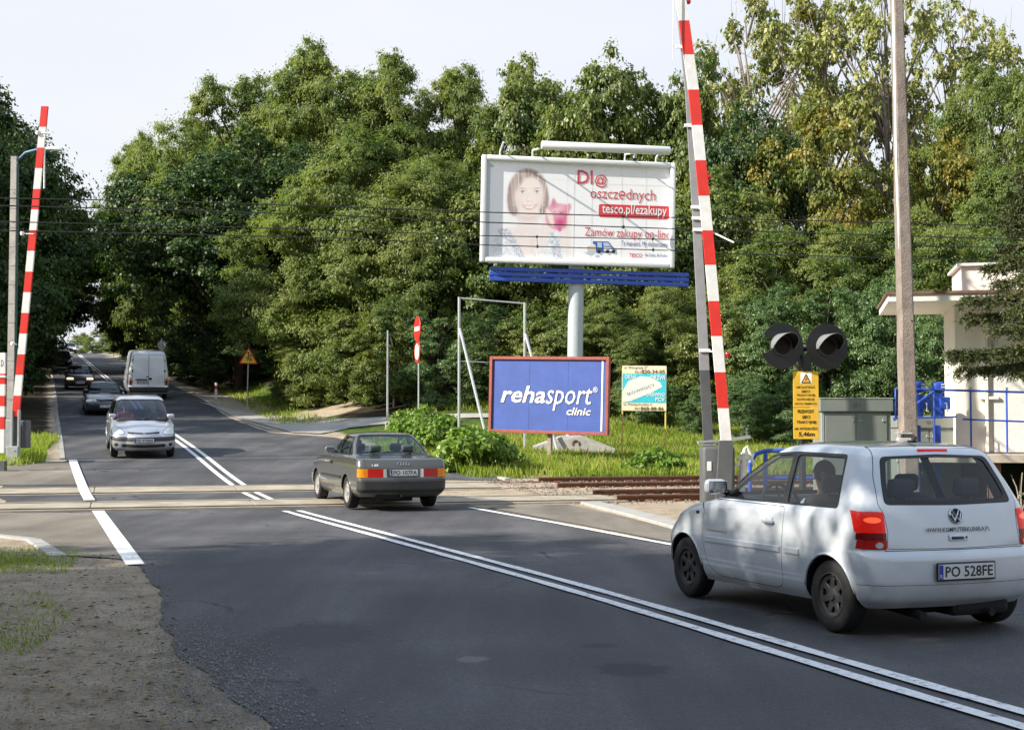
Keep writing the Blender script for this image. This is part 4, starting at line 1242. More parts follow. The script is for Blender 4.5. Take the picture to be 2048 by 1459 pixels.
def sedan(name, label, pos, head, pm, L=4.39, W=1.695, H=1.397, group=None, slope=0, front=False, glass_=None, plate=None, lamps=None, gr=None, rim=None, hi=True, lining=None, grille_v=False):
    sx, sy, sz = L / 4.39, W / 1.695, H / 1.397
    c = Car(name, label, 'car', sedan_levels(L, W, H), pos, head, group, slope)
    c.paint = pm; g = glass_ or glass_d
    X = lambda pl: [(a * sx, b * sz) for a, b in pl]; Yz = lambda pl: [(a * sy, b * sz) for a, b in pl]
    r, ar = .30, .345; ax = (.98 * sx, 3.53 * sx)
    for x in ax: add_arch(c, x, r, ar)
    d1 = rnd(X([(2.02, .94), (2.04, .55), (2.06, .30), (3.05, .27), (3.10, .5), (3.08, .90), (2.98, .945)]), .05)
    d2 = rnd(X([(1.26, .94), (1.32, .66), (1.50, .42), (1.62, .29), (2.015, .30), (2.0, .55), (1.98, .945)]), .05)
    for d in (d1, d2):
        c.gap('s', d, dark_m); c.region('door', pm, 's', d)
    c.region('body', black_p, 's', rnd(X([(.93, .975), (1.40, 1.315), (2.28, 1.31), (2.97, .955)]), .05))
    c.region('side_window', g, 's', rnd(X([(2.05, .985), (2.06, 1.29), (2.27, 1.285), (2.86, .975)]), .03), 'both', .006)
    c.region('side_window', g, 's', rnd(X([(1.32, .99), (1.42, 1.27), (1.45, 1.295), (1.98, 1.295), (1.96, .985)]), .03), 'both', .006)
    c.region('side_window', g, 's', rnd(X([(1.02, .995), (1.37, 1.25), (1.27, .99)]), .03), 'both', .006)
    c.window('rear_window', 'r', Yz([(0, .985), (.62, .985), (.66, 1.01), (.60, 1.16), (.51, 1.30), (.47, 1.325), (0, 1.335)]), g, 'join', .025)
    c.window('windscreen', 'f', Yz([(0, .955), (.60, .95), (.56, 1.15), (.50, 1.29), (0, 1.33)]), g, 'join', .025)
    # boot lid, lamps, bumper
    lid = Yz([(0, .60), (.30, .60), (.31, .765), (.70, .775), (.69, .90), (.66, .95), (0, .955)])
    c.gap('r', lid, dark_m, .004); c.region('boot_lid', pm, 'r', lid, 'join')
    for y0, y1, mt in ((.315, .375, lamp_clear), (.375, .655, lamp_red), (.655, .826, lamp_amber)):
        c.region('tail_light', mt, 'r', Yz([(y0, .605), (y1, .605), (y1, .755), (y0, .755)]), 'both', -.003)
    bump = gr or mat('grey_bumper_plastic', (.035, .035, .034), .5, var=.2, scale=5)
    c.region('rear_bumper', bump, 'r', Yz([(0, .33), (.70, .33), (.825, .36), (.832, .54), (0, .545)]), 'join')
    c.region('body', dark_m, 'r', Yz([(0, .548), (.826, .548), (.826, .565), (0, .565)]))
    c.region('front_bumper', bump, 'f', Yz([(0, .30), (.70, .30), (.822, .34), (.828, .50), (0, .51)]), 'join')
    c.region('headlight', lamps or lamp_clear, 'f', rnd(Yz([(.36, .585), (.74, .585), (.77, .66), (.66, .71), (.37, .70)]), .025))
    c.region('grille', dark_m, 'f', rnd(Yz([(0, .56), (.27, .565), (.29, .69), (0, .70)]), .02), 'join')
    c.region('body', dark_m, 'f', Yz([(0, .35), (.45, .35), (.43, .43), (0, .43)]))
    c.skin(pm, lining or lin_m, 60 if hi else 44, 5 if hi else 3)
    c.wheels(ax, .735 * sy, r, .19, rim or mat('wheel_cover', (.33, .32, .30), .5, .3), 9, ar, 'cover')
    c.mirror(2.78 * sx, .965 * sz, pm)
    c.strip_side(X([(1.36, .56), (3.0, .55)]), .05, .012, dark_m)
    c.handle(2.14 * sx, .82 * sz, dark_m, .15)
    c.seats([2.05 * sx], .34, .36, seat_g, 1.05 * sx)
    c.dash(2.95 * sx, .93 * sz, 1.25)
    if plate: c.plate('f' if front else 'r', .42 if front else .685, plate)
    if grille_v:
        M = rear_frame(c, 0, .63 * sz, .006, 'f'); mb = MB()
        mb.tube([M @ Vector((-.26, 0, .07)), M @ Vector((.26, 0, -.07))], .012, chrome, 6)
        mb.tube([M @ Vector((-.28, 0, -.08)), M @ Vector((-.28, 0, .08)), M @ Vector((.28, 0, .08)), M @ Vector((.28, 0, -.08)), M @ Vector((-.28, 0, -.08))], .014, chrome, 6)
        mb.build('grille_trim', c.root)
    return c
gp0 = GP(703, 1019); ghd = Vector((-.345, .939)).normalized(); gl = Vector((-ghd.y, ghd.x))
gpos = Vector((gp0.x, gp0.y)) - gl * .735 - ghd * .98
gpaint = paint('dull_grey_paint', (.085, .088, .078), .30, .25, dirt=.75, dcol=(.17, .155, .125))
gcar = sedan('saloon_car', 'dusty grey four-door saloon driving over the level crossing', (gpos.x, gpos.y, .02), ghd, gpaint, plate='PO 107PA', slope=.012, glass_=glass('saloon_glass', (.70, .80, .80), 1.0, 1.5))
lidm = gcar.objs['boot_lid'][0]
mb = MB()
for k in range(4):
    M = rear_frame(gcar, .075 - k * .05, .845, .006)
    mb.tube([M @ Vector((.030 * math.cos(a), 0, .030 * math.sin(a))) for a in np.linspace(0, 2 * math.pi, 15)], .005, chrome, 5)
mb.build('badge', lidm)
lb = MB()
lettering(lb, '1.8S', -.06, -.018, .06, .018, white_ink, -.004, .02, .1, rear_frame(gcar, .52, .82)); lb.build('lettering', lidm)
mb = MB(); mb.tube([(-.02, .05, .27), (.6, .05, .27)], .025, under_m, 8); mb.rbox((.35, .25, .28), (.5, .5, .16), under_m, .05, 2); mb.build('exhaust', gcar.root)

# ---- oncoming cars
def slope_at(x, y, h):
    return (Tz(x + h.x, y + h.y) - Tz(x - h.x, y - h.y)) / 2
def oncoming(u, v, front=True):
    """ground point under the middle of the front bumper and the heading down the road"""
    g = GP(u, v); h = heading(g.x, g.y)
    return g, -h
MPV = [
 (.14, 4.10, .765, .22, .30, .05, .12, [(0, .25), (4.2, .21)]),
 (.04, 4.22, .825, .24, .34, .06, .16, [(0, .33), (4.3, .29)]),
 (.0, 4.27, .862, .25, .38, .06, .18, [(0, .47), (4.3, .42)]),
 (.0, 4.28, .868, .25, .40, .06, .19, [(0, .58), (4.3, .53)]),
 (.02, 4.25, .870, .25, .42, .06, .20, [(0, .70), (4.3, .62)]),
 (.05, 4.17, .868, .24, .44, .06, .20, [(0, .82), (2, .82), (4.2, .69)]),
 (.08, 4.02, .858, .22, .45, .06, .20, [(0, .95), (2, .92), (3.4, .88), (4, .77)]),
 (.11, 3.62, .845, .20, .40, .06, .18, [(0, 1.03), (2, .98), (3.6, .90)]),
 (.15, 3.30, .815, .20, .32, .06, .16, [(0, 1.10), (2, 1.03), (3.3, .985)]),
 (.28, 2.75, .73, .20, .30, .05, .15, [(0, 1.33), (2, 1.32), (2.8, 1.32)]),
 (.45, 2.28, .645, .20, .26, .05, .14, [(.4, 1.53), (1.6, 1.55), (2.3, 1.52)]),
 (.58, 2.12, .54, .2, .24, .05, .10, [(.5, 1.60), (1.6, 1.61), (2.2, 1.575)]),
 (1.0, 1.8, .001, .1, .1, 0, 0, [(1, 1.64), (1.8, 1.635)])]
def mpv(name, label, pos, head, pm, slope, L=4.28, W=1.75, H=1.64, plate=None, group=None, lit=None, g=None, hi=True, dirt_b=None, badge=True):
    sx, sy, sz = L / 4.28, W / 1.75, H / 1.64
    lv = [(a * sx, b * sx, c * sy, d, e, f, q, [(p * sx, z * sz) for p, z in zz]) for (a, b, c, d, e, f, q, zz) in MPV]
    c = Car(name, label, 'car', lv, pos, head, group, slope); c.paint = pm; g = g or glass_b
    X = lambda pl: [(a * sx, b * sz) for a, b in pl]; Yz = lambda pl: [(a * sy, b * sz) for a, b in pl]
    r, ar = .31, .36; ax = (.70 * sx, 3.44 * sx)
    for x in ax: add_arch(c, x, r, ar)
    d1 = rnd(X([(1.98, 1.04), (2.0, .55), (2.05, .30), (2.98, .30), (3.05, .6), (3.08, 1.02), (3.0, 1.06)]), .05)
    d2 = rnd(X([(1.05, 1.05), (1.10, .70), (1.28, .34), (1.96, .32), (1.94, 1.05)]), .05)
    for d in (d1, d2):
        c.gap('s', d, dark_m); c.region('door', pm, 's', d)
    c.region('body', black_p, 's', rnd(X([(.40, 1.12), (.62, 1.50), (2.25, 1.50), (3.06, 1.10)]), .05))
    c.region('side_window', g, 's', rnd(X([(1.98, 1.13), (1.98, 1.475), (2.23, 1.47), (2.90, 1.125)]), .03), 'both', .006)
    c.region('side_window', g, 's', rnd(X([(1.06, 1.13), (1.10, 1.475), (1.92, 1.475), (1.92, 1.13)]), .03), 'both', .006)
    c.region('side_window', g, 's', rnd(X([(.50, 1.15), (.66, 1.46), (1.0, 1.47), (.98, 1.14)]), .03), 'both', .006)
    c.window('rear_window', 'r', Yz([(0, 1.10), (.60, 1.10), (.54, 1.45), (0, 1.50)]), g, 'join', .025)
    c.window('windscreen', 'f', Yz([(0, 1.0), (.55, 1.01), (.765, 1.03), (.755, 1.10), (.655, 1.41), (.60, 1.49), (.52, 1.515), (0, 1.53)]), g, 'join', .02)
    c.region('tail_light', lamp_red, 'r', Yz([(.62, .80), (.80, .80), (.74, 1.25), (.62, 1.25)]))
    hl = rnd(Yz([(.50, .70), (.56, .655), (.80, .645), (.842, .68), (.845, .75), (.80, .84), (.72, .855), (.60, .79)]), .04)
    c.region('body', dark_m, 'f', offset2(hl, .012))
    c.region('headlight', lamp_clear, 'f', hl, 'both', -.004)
    if lit: c.region('headlight', lit, 'f', ell(.72, .71, .05, .04, 12), 'both', -.004)
    bm_ = dirt_b or mat('charcoal_bumper', (.035, .035, .037), .55)
    c.region('bumper', bm_, 'f', Yz([(0, .47), (.70, .47), (.86, .50), (.868, .58), (.80, .60), (.5, .59), (0, .59)]), 'join')
    c.region('grille', dark_m, 'f', rnd(Yz([(0, .29), (.55, .31), (.60, .36), (.55, .40), (0, .385)]), .02), 'join')
    c.region('fog_light', dark_m, 'f', ell(.72, .375, .055, .05, 14))
    gw = rnd(Yz([(.035, .665), (.40, .675), (.44, .705), (.40, .725), (.035, .71)]), .012)
    c.region('body', dark_m, 'f', gw)
    hood = rnd(Yz([(0, .69), (.45, .70), (.60, .86), (.74, .95), (.72, 1.05), (0, 1.06)]), .03)
    c.skin(pm, lin_m, 56 if hi else 40, 5 if hi else 3)
    c.wheels(ax, .755 * sy, r, .19, mat('wheel_cover', (.33, .32, .30)), 8, ar, 'cover')
    c.mirror(2.98 * sx, 1.04 * sz, pm if hi else dark_m)
    c.handle(2.12 * sx, .90 * sz, pm, .16)
    c.seats([1.75 * sx], .52, .38, seat_m, .8 * sx)
    c.dash(3.05 * sx, 1.02 * sz, 1.4)
    if plate: c.plate('f', .50, plate)
    if badge:
        M = rear_frame(c, 0, .68 * sz, .006, 'f'); mb = MB()
        for dz in (-.018, .022): mb.tube([M @ Vector((-.055, 0, dz - .025)), M @ Vector((0, 0, dz + .025)), M @ Vector((.055, 0, dz - .025))], .007, chrome, 5)
        for sx_ in (-1, 1): mb.tube([M @ Vector((sx_ * .06, 0, .0)), M @ Vector((sx_ * .2, .005, .012)), M @ Vector((sx_ * .40, .06, .028))], .005, chrome, 5)
        mb.build('badge', c.root)
    mb = MB()
    for a, b in ((.52, .06), (-.02, -.55)):
        d = []
        for t in np.linspace(0, 1, 7):
            y = a + (b - a) * t; p, n = c.sf.at('f', abs(y), (1.02 + .03 * math.sin(t * 3.1)) * sz); p.y = y; d.append(p + Vector((.012, 0, .006)))
        mb.tube(d, .009, black_p, 5)
    mb.build('wipers', c.root)
    return c
g1, h1 = oncoming(288, 919)
L1 = 4.28
silver = paint('silver_paint', (.48, .50, .54), .28, .55, dirt=.2)
c1 = mpv('family_car', 'silver people carrier with two people in front, leading the oncoming queue', (g1.x - h1.x * L1, g1.y - h1.y * L1, Tz(g1.x, g1.y) + .02 - L1 * slope_at(g1.x, g1.y, h1)), h1, silver, slope_at(g1.x, g1.y, h1), plate='PZ 9708X', lit=None)

def place(u, v, L):
    g, h = oncoming(u, v); s_ = slope_at(g.x, g.y, h)
    return (g.x - h.x * L, g.y - h.y * L, Tz(g.x, g.y) + .02 - L * s_), h, s_
navy = paint('dark_blue_paint', (.022, .028, .045), .25, .3, dirt=.25)
p_, h_, s_ = place(211, 832, 4.58)
c2 = sedan('saloon_car', 'dark blue saloon with a slanted chrome grille bar, second in the oncoming queue', p_, h_, navy, 4.58, 1.80, 1.43, 'oncoming cars', s_, True, glass_t, 'PO 7H412', None, navy, hi=False, grille_v=True)
maroon = paint('blackish_paint', (.014, .011, .011), .3, .2, dirt=.15)
p_, h_, s_ = place(160, 780, 4.1)
c3 = sedan('saloon_car', 'black saloon with both headlights glowing, third in the oncoming queue', p_, h_, maroon, 4.1, 1.68, 1.40, 'oncoming cars', s_, True, glass_t, 'PO 41KX', lamp_warm, hi=False)
p_, h_, s_ = place(123, 739, 4.5)
c4 = mpv('estate_car', 'tall black estate car with unlit lamps, fourth in the oncoming queue', p_, h_, paint('soft_black_paint', (.010, .011, .014), .3, .2, dirt=.1), s_, 4.5, 1.80, 1.62, 'PZ 20KM', 'oncoming cars', None, glass_t, False, badge=False)
p_, h_, s_ = place(120, 721, 4.4)
c5 = sedan('saloon_car', 'dark saloon half hidden behind the tall black estate car on the hill', p_, h_, navy, 4.4, 1.74, 1.42, 'oncoming cars', s_, True, glass_t, None, None, hi=False)
p_, h_, s_ = place(140, 707, 4.4)
c6 = sedan('saloon_car', 'pale silver saloon farthest up the hill, last of the oncoming queue', p_, h_, silver, 4.4, 1.74, 1.46, 'oncoming cars', s_, True, glass_t, None, lamp_warm, hi=False)

# ---- white van driving away
VAN = [
 (.06, 5.1, .90, .06, .20, .02, .1, [(0, .30), (5.3, .25)]),
 (.0, 5.3, .955, .07, .26, .02, .14, [(0, .45), (5.3, .40)]),
 (.0, 5.38, .985, .08, .30, .02, .16, [(0, .60), (5.3, .60)]),
 (.03, 5.36, .99, .08, .32, .02, .16, [(0, .72), (5.3, .74)]),
 (.035, 5.25, .99, .09, .34, .02, .16, [(0, .95), (3, .95), (5.3, .92)]),
 (.04, 4.85, .985, .09, .34, .02, .16, [(0, 1.2), (3, 1.2), (4.8, 1.12)]),
 (.05, 4.5, .965, .10, .30, .02, .14, [(0, 1.38), (3, 1.38), (4.5, 1.34)]),
 (.08, 4.05, .915, .12, .25, .03, .12, [(0, 1.8), (3, 1.8), (4.1, 1.78)]),
 (.13, 3.6, .855, .16, .22, .04, .12, [(.1, 2.25), (3, 2.25), (3.7, 2.2)]),
 (.20, 3.4, .78, .22, .22, .05, .1, [(.2, 2.42), (3, 2.42), (3.4, 2.36)]),
 (.5, 3.0, .001, .1, .1, 0, 0, [(.5, 2.49), (3, 2.48)])]
vg = GP(296, 799); vh = heading(vg.x, vg.y)
vs_ = slope_at(vg.x, vg.y, vh)
van = Car('delivery_van', 'white high-roofed panel van driving away up the hill', 'van', VAN, (vg.x - vh.x * .3, vg.y - vh.y * .3, Tz(vg.x, vg.y) + .02), vh, None, vs_)
vp = paint('white_van_paint', (.84, .87, .90), .3, dirt=.2); van.paint = vp
for x in (.95, 4.5): add_arch(van, x, .34, .39)
for sgn in (0,):
    dr = rnd([(.012, .66), (.78, .66), (.80, 1.3), (.74, 2.18), (.70, 2.26), (.012, 2.27)], .05)
    van.gap('r', dr, mat('seam_grey', (.10, .10, .11), .7), .016); van.region('rear_door', vp, 'r', dr, 'both')
    van.region('door_panel', vp, 'r', rnd([(.10, 1.42), (.66, 1.42), (.63, 2.0), (.10, 2.02)], .06), 'both', .012)
van.region('bumper', mat('charcoal_bumper', (.035, .035, .037)), 'r', [(0, .32), (.9, .32), (.985, .42), (.985, .62), (0, .63)], 'join')
van.region('tail_light', lamp_dred, 'r', [(.83, .72), (.955, .72), (.955, 1.08), (.83, 1.08)])
van.region('tail_light', lamp_amber, 'r', [(.83, .96), (.955, .96), (.955, 1.08), (.83, 1.08)])
van.window('side_window', 's', rnd([(3.35, 1.40), (3.45, 1.95), (3.75, 1.95), (4.35, 1.40)], .05), glass_t)
van.window('windscreen', 'f', [(0, 1.42), (.80, 1.42), (.72, 2.05), (0, 2.12)], glass_t, 'join')
van.region('headlight', lamp_clear, 'f', [(.50, .70), (.90, .74), (.92, 1.0), (.62, .88)])
van.skin(vp, lin_m, 48, 4)
van.wheels((.95, 4.5), .86, .34, .2, mat('wheel_steel', (.055, .055, .058)), 6, .39)
van.plate('r', .86, 'PO 9815S', .30)
van.mirror(4.1, 1.42, dark_m)
mb = MB()
for y in (.80, -.80):
    for z in (.9, 1.45, 2.0):
        p, n = van.sf.at('r', .80, z); mb.rbox((p.x - .012, y, z), (.04, .08 if z == 1.45 else .05, .10 if z == 1.45 else .07), dark_m, .012, 1)
mb.build('hinges', van.root)
mb = MB(); p, n = van.sf.at('r', .05, 1.05); mb.rbox((p.x - .02, -.08, 1.05), (.05, .16, .10), dark_m, .015, 1); mb.rbox((p.x - .015, .06, 1.16), (.04, .12, .05), dark_m, .012, 1); mb.rbox((p.x - .02, .36, 1.0), (.05, .6, .06), dark_m, .012, 1)
mb.build('handle', van.root)

# ---- people inside the cars
def person(label, car, x, y, z, shirt, skin, hair, arms=True, scale=1.0, hgt=None):
    """a seated figure, facing the car's front; one skinned body"""
    J = {'pel': (0, 0, .10), 'wst': (-.03, 0, .27), 'chs': (-.05, 0, .46), 'nek': (-.05, 0, .62), 'hd0': (-.03, 0, .69), 'hd1': (-.015, 0, .78), 'hd2': (-.025, 0, .87)}
    rad = {'pel': (.15, .13), 'wst': (.14, .11), 'chs': (.16, .12), 'nek': (.055, .055), 'hd0': (.062, .07), 'hd1': (.078, .095), 'hd2': (.06, .075)}
    E = [('pel', 'wst'), ('wst', 'chs'), ('chs', 'nek'), ('nek', 'hd0'), ('hd0', 'hd1'), ('hd1', 'hd2')]
    for s_, sg in (('l', 1), ('r', -1)):
        J['sh' + s_] = (-.04, .185 * sg, .54); J['el' + s_] = (.14, .235 * sg, .33); J['wr' + s_] = (.37, .155 * sg, .42); J['ha' + s_] = (.44, .145 * sg, .45)
        J['kn' + s_] = (.42, .13 * sg, .17); J['an' + s_] = (.62, .12 * sg, -.16); J['hp' + s_] = (.06, .09 * sg, .10); J['to' + s_] = (.74, .12 * sg, -.14)
        rad['sh' + s_] = (.062, .062); rad['el' + s_] = (.045, .045); rad['wr' + s_] = (.030, .030); rad['ha' + s_] = (.036, .022)
        rad['kn' + s_] = (.066, .066); rad['an' + s_] = (.042, .042); rad['hp' + s_] = (.09, .09); rad['to' + s_] = (.035, .035)
        E += [('chs', 'sh' + s_), ('sh' + s_, 'el' + s_), ('el' + s_, 'wr' + s_), ('wr' + s_, 'ha' + s_), ('pel', 'hp' + s_), ('hp' + s_, 'kn' + s_), ('kn' + s_, 'an' + s_), ('an' + s_, 'to' + s_)]
        for k in range(4):           # fingers closing on the wheel
            J['fa%d' % k + s_] = (.475 + .005 * k, (.145 - .018 * (k - 1.5)) * sg, .468 - .006 * k); J['fb%d' % k + s_] = (.50, (.140 - .017 * (k - 1.5)) * sg, .440 - .008 * k)
            rad['fa%d' % k + s_] = (.009, .009); rad['fb%d' % k + s_] = (.008, .008)
            E += [('ha' + s_, 'fa%d' % k + s_), ('fa%d' % k + s_, 'fb%d' % k + s_)]
        J['th' + s_] = (.43, .105 * sg, .475); rad['th' + s_] = (.010, .010); E.append(('ha' + s_, 'th' + s_))
    names = list(J)
    me = bpy.data.meshes.new('person'); me.from_pydata([J[n] for n in names], [(names.index(a), names.index(b)) for a, b in E], [])
    ob = bpy.data.objects.new('person', me); C.objects.link(ob)
    sk = ob.modifiers.new('s', 'SKIN'); sk.use_smooth_shade = True
    for i, n in enumerate(names): me.skin_vertices[0].data[i].radius = rad[n]
    me.skin_vertices[0].data[0].use_root = True
    sb = ob.modifiers.new('d', 'SUBSURF'); sb.levels = 2; sb.render_levels = 2
    dg = bpy.context.evaluated_depsgraph_get()
    m2 = bpy.data.meshes.new_from_object(ob.evaluated_get(dg)); m2.name = 'person'
    bpy.data.objects.remove(ob)
    # face: nose, eyes, mouth, ears as part of the same mesh
    fb = MB()
    vs = [tuple(v.co) for v in m2.vertices]; fs = [list(p.vertices) for p in m2.polygons]
    fb.add(vs, fs, skin)
    fb.rbox((.083, 0, .775), (.035, .026, .045), skin, .012, 2)
    for sg in (1, -1):
        fb.rbox((.066, .030 * sg, .797), (.014, .026, .012), ink, .004, 1); fb.rbox((-.02, .083 * sg, .775), (.035, .018, .055), skin, .008, 1)
        fb.rbox((.070, .031 * sg, .815), (.012, .034, .007), hair, .002, 1)
    fb.rbox((.070, 0, .735), (.012, .042, .010), red_p if False else mat('lips', (.35, .10, .09), .5), .003, 1)
    for i, f in enumerate(fb.f):
        if fb.m[i] == 0:
            c = np.mean([fb.v[k] for k in f], axis=0)
            if c[2] < .60 and not (c[0] > .30 and c[2] > .36): fb.m[i] = fb.mi(shirt) if c[2] > .2 and c[0] < .36 else fb.mi(trouser_m)
    o = fb.build('person', None, smooth=True, ang=60)
    hb = MB(); hp_ = []
    hm = Matrix.Translation((-.035, 0, .80)) @ Matrix.Diagonal((.098, .090, .105, 1))
    hb.lathe([(math.sin(a), -math.cos(a)) for a in np.linspace(.75, math.pi, 12)], hair, hm @ Matrix.Rotation(R(-38), 4, 'Y'), 20)
    hob = hb.build('hair', o, smooth=True)
    Mw = car.root.matrix_basis
    o.matrix_world = Matrix.Translation(car.root.location) @ car.root.rotation_euler.to_matrix().to_4x4() @ Matrix.Translation((x, y, z)) @ Matrix.Scale(scale, 4)
    return tag(o, label, 'person')
trouser_m = mat('dark_trousers', (.03, .032, .045), .9)
skin_m = mat('skin', (.52, .30, .22), .55, var=.05)
hair_d = mat('dark_hair', (.02, .015, .012), .7, var=.3, scale=40); hair_b = mat('fair_hair', (.28, .20, .11), .7, var=.3, scale=40)
sh = lambda n, c: mat(n, c, .9, var=.1)
person('dark-haired driver in a pale blue shirt inside the white hatchback', car, 1.35, .36, .40, sh('pale_blue_shirt', (.45, .50, .60)), skin_m, hair_d)
person('driver in a black jacket behind the wheel of the grey saloon', gcar, 2.12, .36, .36, sh('black_jacket', (.02, .02, .022)), skin_m, hair_d)
person('driver in a dark top inside the silver people carrier', c1, 1.85, .38, .55, sh('dark_top', (.06, .05, .07)), skin_m, hair_d)
person('fair-haired passenger in a red top beside the driver of the silver people carrier', c1, 1.85, -.38, .55, sh('red_top', (.35, .05, .05)), skin_m, hair_b)
# ------------------------------------------------------------ street furniture, signs, barriers
def ground_at(u, Y):
    x = P(u, 800, Y).x
    return Vector((x, Y, Tz(x, Y)))
def hpx(px, Y): return px * Y / F            # photo pixels to metres at distance Y

# ---- big billboard on a single column
BY = 46.0
bb0 = ground_at(1147, BY)
PSI = R(8)
bb = empty('billboard', bb0, 'tall white-framed billboard with a smiling woman and a piggy bank, on a grey column', 'billboard', rot=(0, R(1.0), PSI))
def toloc(u, v, dist=0.0):
    """local x, z on the board's plane of the photo pixel"""
    o = P(u, v, 1.0) - Vector((0, 0, EYE)); o = Vector((o.x, 1, o.z))
    M = Matrix.Translation(bb0) @ Euler((0, R(1.0), PSI)).to_matrix().to_4x4()
    n = M.to_3x3() @ Vector((0, -1, 0)); p0 = M @ Vector((0, -dist, 0)); c = Vector((0, 0, EYE))
    t = (p0 - c).dot(n) / o.dot(n); q = M.inverted() @ (c + o * t); return q.x, q.z
BD = .42                                        # the board hangs in front of the column
xl, zt = toloc(962, 308, BD); xr, zb = toloc(1347, 538, BD)
x2, z2 = toloc(1350, 329, BD); x3, z3 = toloc(960, 524, BD)
xl, xr, zt, zb = (xl + x3) / 2, (xr + x2) / 2, (zt + z2) / 2, (zb + z3) / 2
W_, H_ = xr - xl, zt - zb
colm = mat('pale_column_paint', (.42, .47, .49), .45, var=.08)
mb = MB(); mb.lathe([(.36, .0), (.36, .06), (.27, .08), (.255, 3), (.25, zt - .4), (0, zt - .4)], colm, None, 32); mb.build('column', bb, smooth=True, ang=40)
fr_m = mat('white_frame', (.74, .76, .75), .4, var=.05)
mb = MB()
fw = .17
for a, b in (((xl, zb), (xl, zt)), ((xr, zb), (xr, zt)), ((xl, zt), (xr, zt)), ((xl, zb), (xr, zb))):
    vert = a[0] == b[0]
    c = ((a[0] + b[0]) / 2, -BD - .05, (a[1] + b[1]) / 2)
    k = fw / 2 * (1 if (a[0] == xl and vert) or (not vert and a[1] == zb) else -1)
    if vert: mb.rbox((c[0] + k, c[1], c[2]), (fw, .22, H_), fr_m, .05, 3)
    else: mb.rbox((c[0], c[1] - .003, c[2] + k), (W_ - 2 * fw + .02, .215, fw), fr_m, .05, 3)
mb.build('frame', bb, smooth=True, ang=50)
mb = MB(); mb.box((xl + W_ / 2, -BD + .06, zb + H_ / 2), (W_ - .1, .12, H_ - .1), fr_m)
for k in range(4): mb.box((xl + W_ * (k + .5) / 4, -BD + .20, zb + H_ / 2), (.12, .16, H_ * .9), galv)
mb.box((0, -BD + .20, zb + H_ * .45), (W_ * .9, .14, .2), galv); mb.build('back_board', bb)
# the poster, drawn on the board
pm_ = mat('poster_paper', (.86, .865, .88), .6, var=.025, scale=1.2)
pa = MB(); yb = -BD - .012
u0, u1, w0, w1 = xl + fw, xr - fw, zb + fw, zt - fw
def pu(px): return xl + (px - 962) / (1348.5 - 962) * W_           # photo column on the level board
def pz(px, py): return zt - (py - (308 + (px - 962) * .0531)) / (217 + 0 * px) * (zt - zb)
def pp2(px, py): return (pu(px), zt - (py - (308 + (px - 962) * .0532 - 0)) / 212.0 * H_)
pa.poly([(u0, w0), (u1, w0), (u1, w1), (u0, w1)], pm_, yb)
pa.poly([(u0, w0), (u0 + .19, w0), (u0 + .24, w1 - .16), (u0, w1)], mat('poster_grey', (.50, .53, .57), .6), yb - .003)
def art(pts, m, k, n=5, sm_=True):
    q = [pp2(*p) for p in pts]; pa.poly((spline(q, n) if sm_ else q)[::-1], m, yb - .004 * k)
def zc_(X, Y): return (940 + X / 2048 * 460, 260 + Y / 1425 * 320)     # crop picture -> photo pixels
skin_p2 = None
def vcol_mat(name):
    m = bpy.data.materials.new(name); m.use_nodes = True
    b = m.node_tree.nodes['Principled BSDF']; b.inputs['Roughness'].default_value = .6
    a = m.node_tree.nodes.new('ShaderNodeAttribute'); a.attribute_name = 'print'; m.node_tree.links.new(a.outputs['Color'], b.inputs['Base Color']); return m
def blur(a, r):
    k = np.exp(-.5 * (np.arange(-int(3 * r) - 1, int(3 * r) + 2) / r) ** 2); k /= k.sum(); h = len(k) // 2
    for ax in (0, 1):
        p = np.pad(a, [(h, h) if q == ax else (0, 0) for q in (0, 1)], mode='edge')
        a = sum(k[i] * (p[i:i + a.shape[0]] if ax == 0 else p[:, i:i + a.shape[1]]) for i in range(len(k)))
    return a
PX, PY = np.meshgrid(np.arange(178, 925, 4.5), np.arange(322, 1172, 4.5))
img = np.ones(PX.shape + (3,)) * np.array([.86, .865, .88]); prg = np.random.default_rng(7)
def lay(pts, col, soft=1.2, op=1.0, tex=None, sp=True):
    pl = np.array(spline(pts, 8) if sp else pts); m = inpoly(pl, np.stack([PX.ravel(), PY.ravel()], 1)).reshape(PX.shape).astype(float)
    m = np.clip(blur(m, soft), 0, 1)[..., None] * op
    c = np.array(col)[None, None] * (1 if tex is None else tex[..., None])
    img[:] = img * (1 - m) + c * m
def spot(x, y, rx, ry, col, op, rot=0.0):
    dx, dy = PX - x, PY - y; c_, s_ = math.cos(rot), math.sin(rot)
    m = (np.exp(-(((dx * c_ + dy * s_) / rx) ** 2 + ((dy * c_ - dx * s_) / ry) ** 2)) * op)[..., None]; img[:] = img * (1 - m) + np.array(col) * m
strand = 1 + .30 * blur(prg.normal(size=PX.shape), 1.0) * 3 * .6
strand = 1 + .22 * (np.interp((PX + .12 * (PY - 500) * np.sign(PX - 510)).ravel(), np.arange(100, 1000, 9), prg.normal(size=100)).reshape(PX.shape))
weave = 1 + .10 * blur(prg.normal(size=PX.shape), 1.2) * 3
lay([(175, 1175), (190, 1010), (270, 910), (420, 865), (600, 865), (760, 900), (880, 1000), (915, 1090), (865, 1175), (500, 1190)], (.74, .76, .79), 2.5, .9, weave)
lay([(330, 868), (430, 835), (432, 730), (618, 730), (600, 840), (650, 880), (600, 1000), (555, 1175), (480, 1175), (415, 1000)], (.83, .75, .72), 2, .8)
spot(520, 775, 80, 26, (.66, .52, .48), .55); spot(560, 990, 20, 90, (.72, .62, .58), .3)
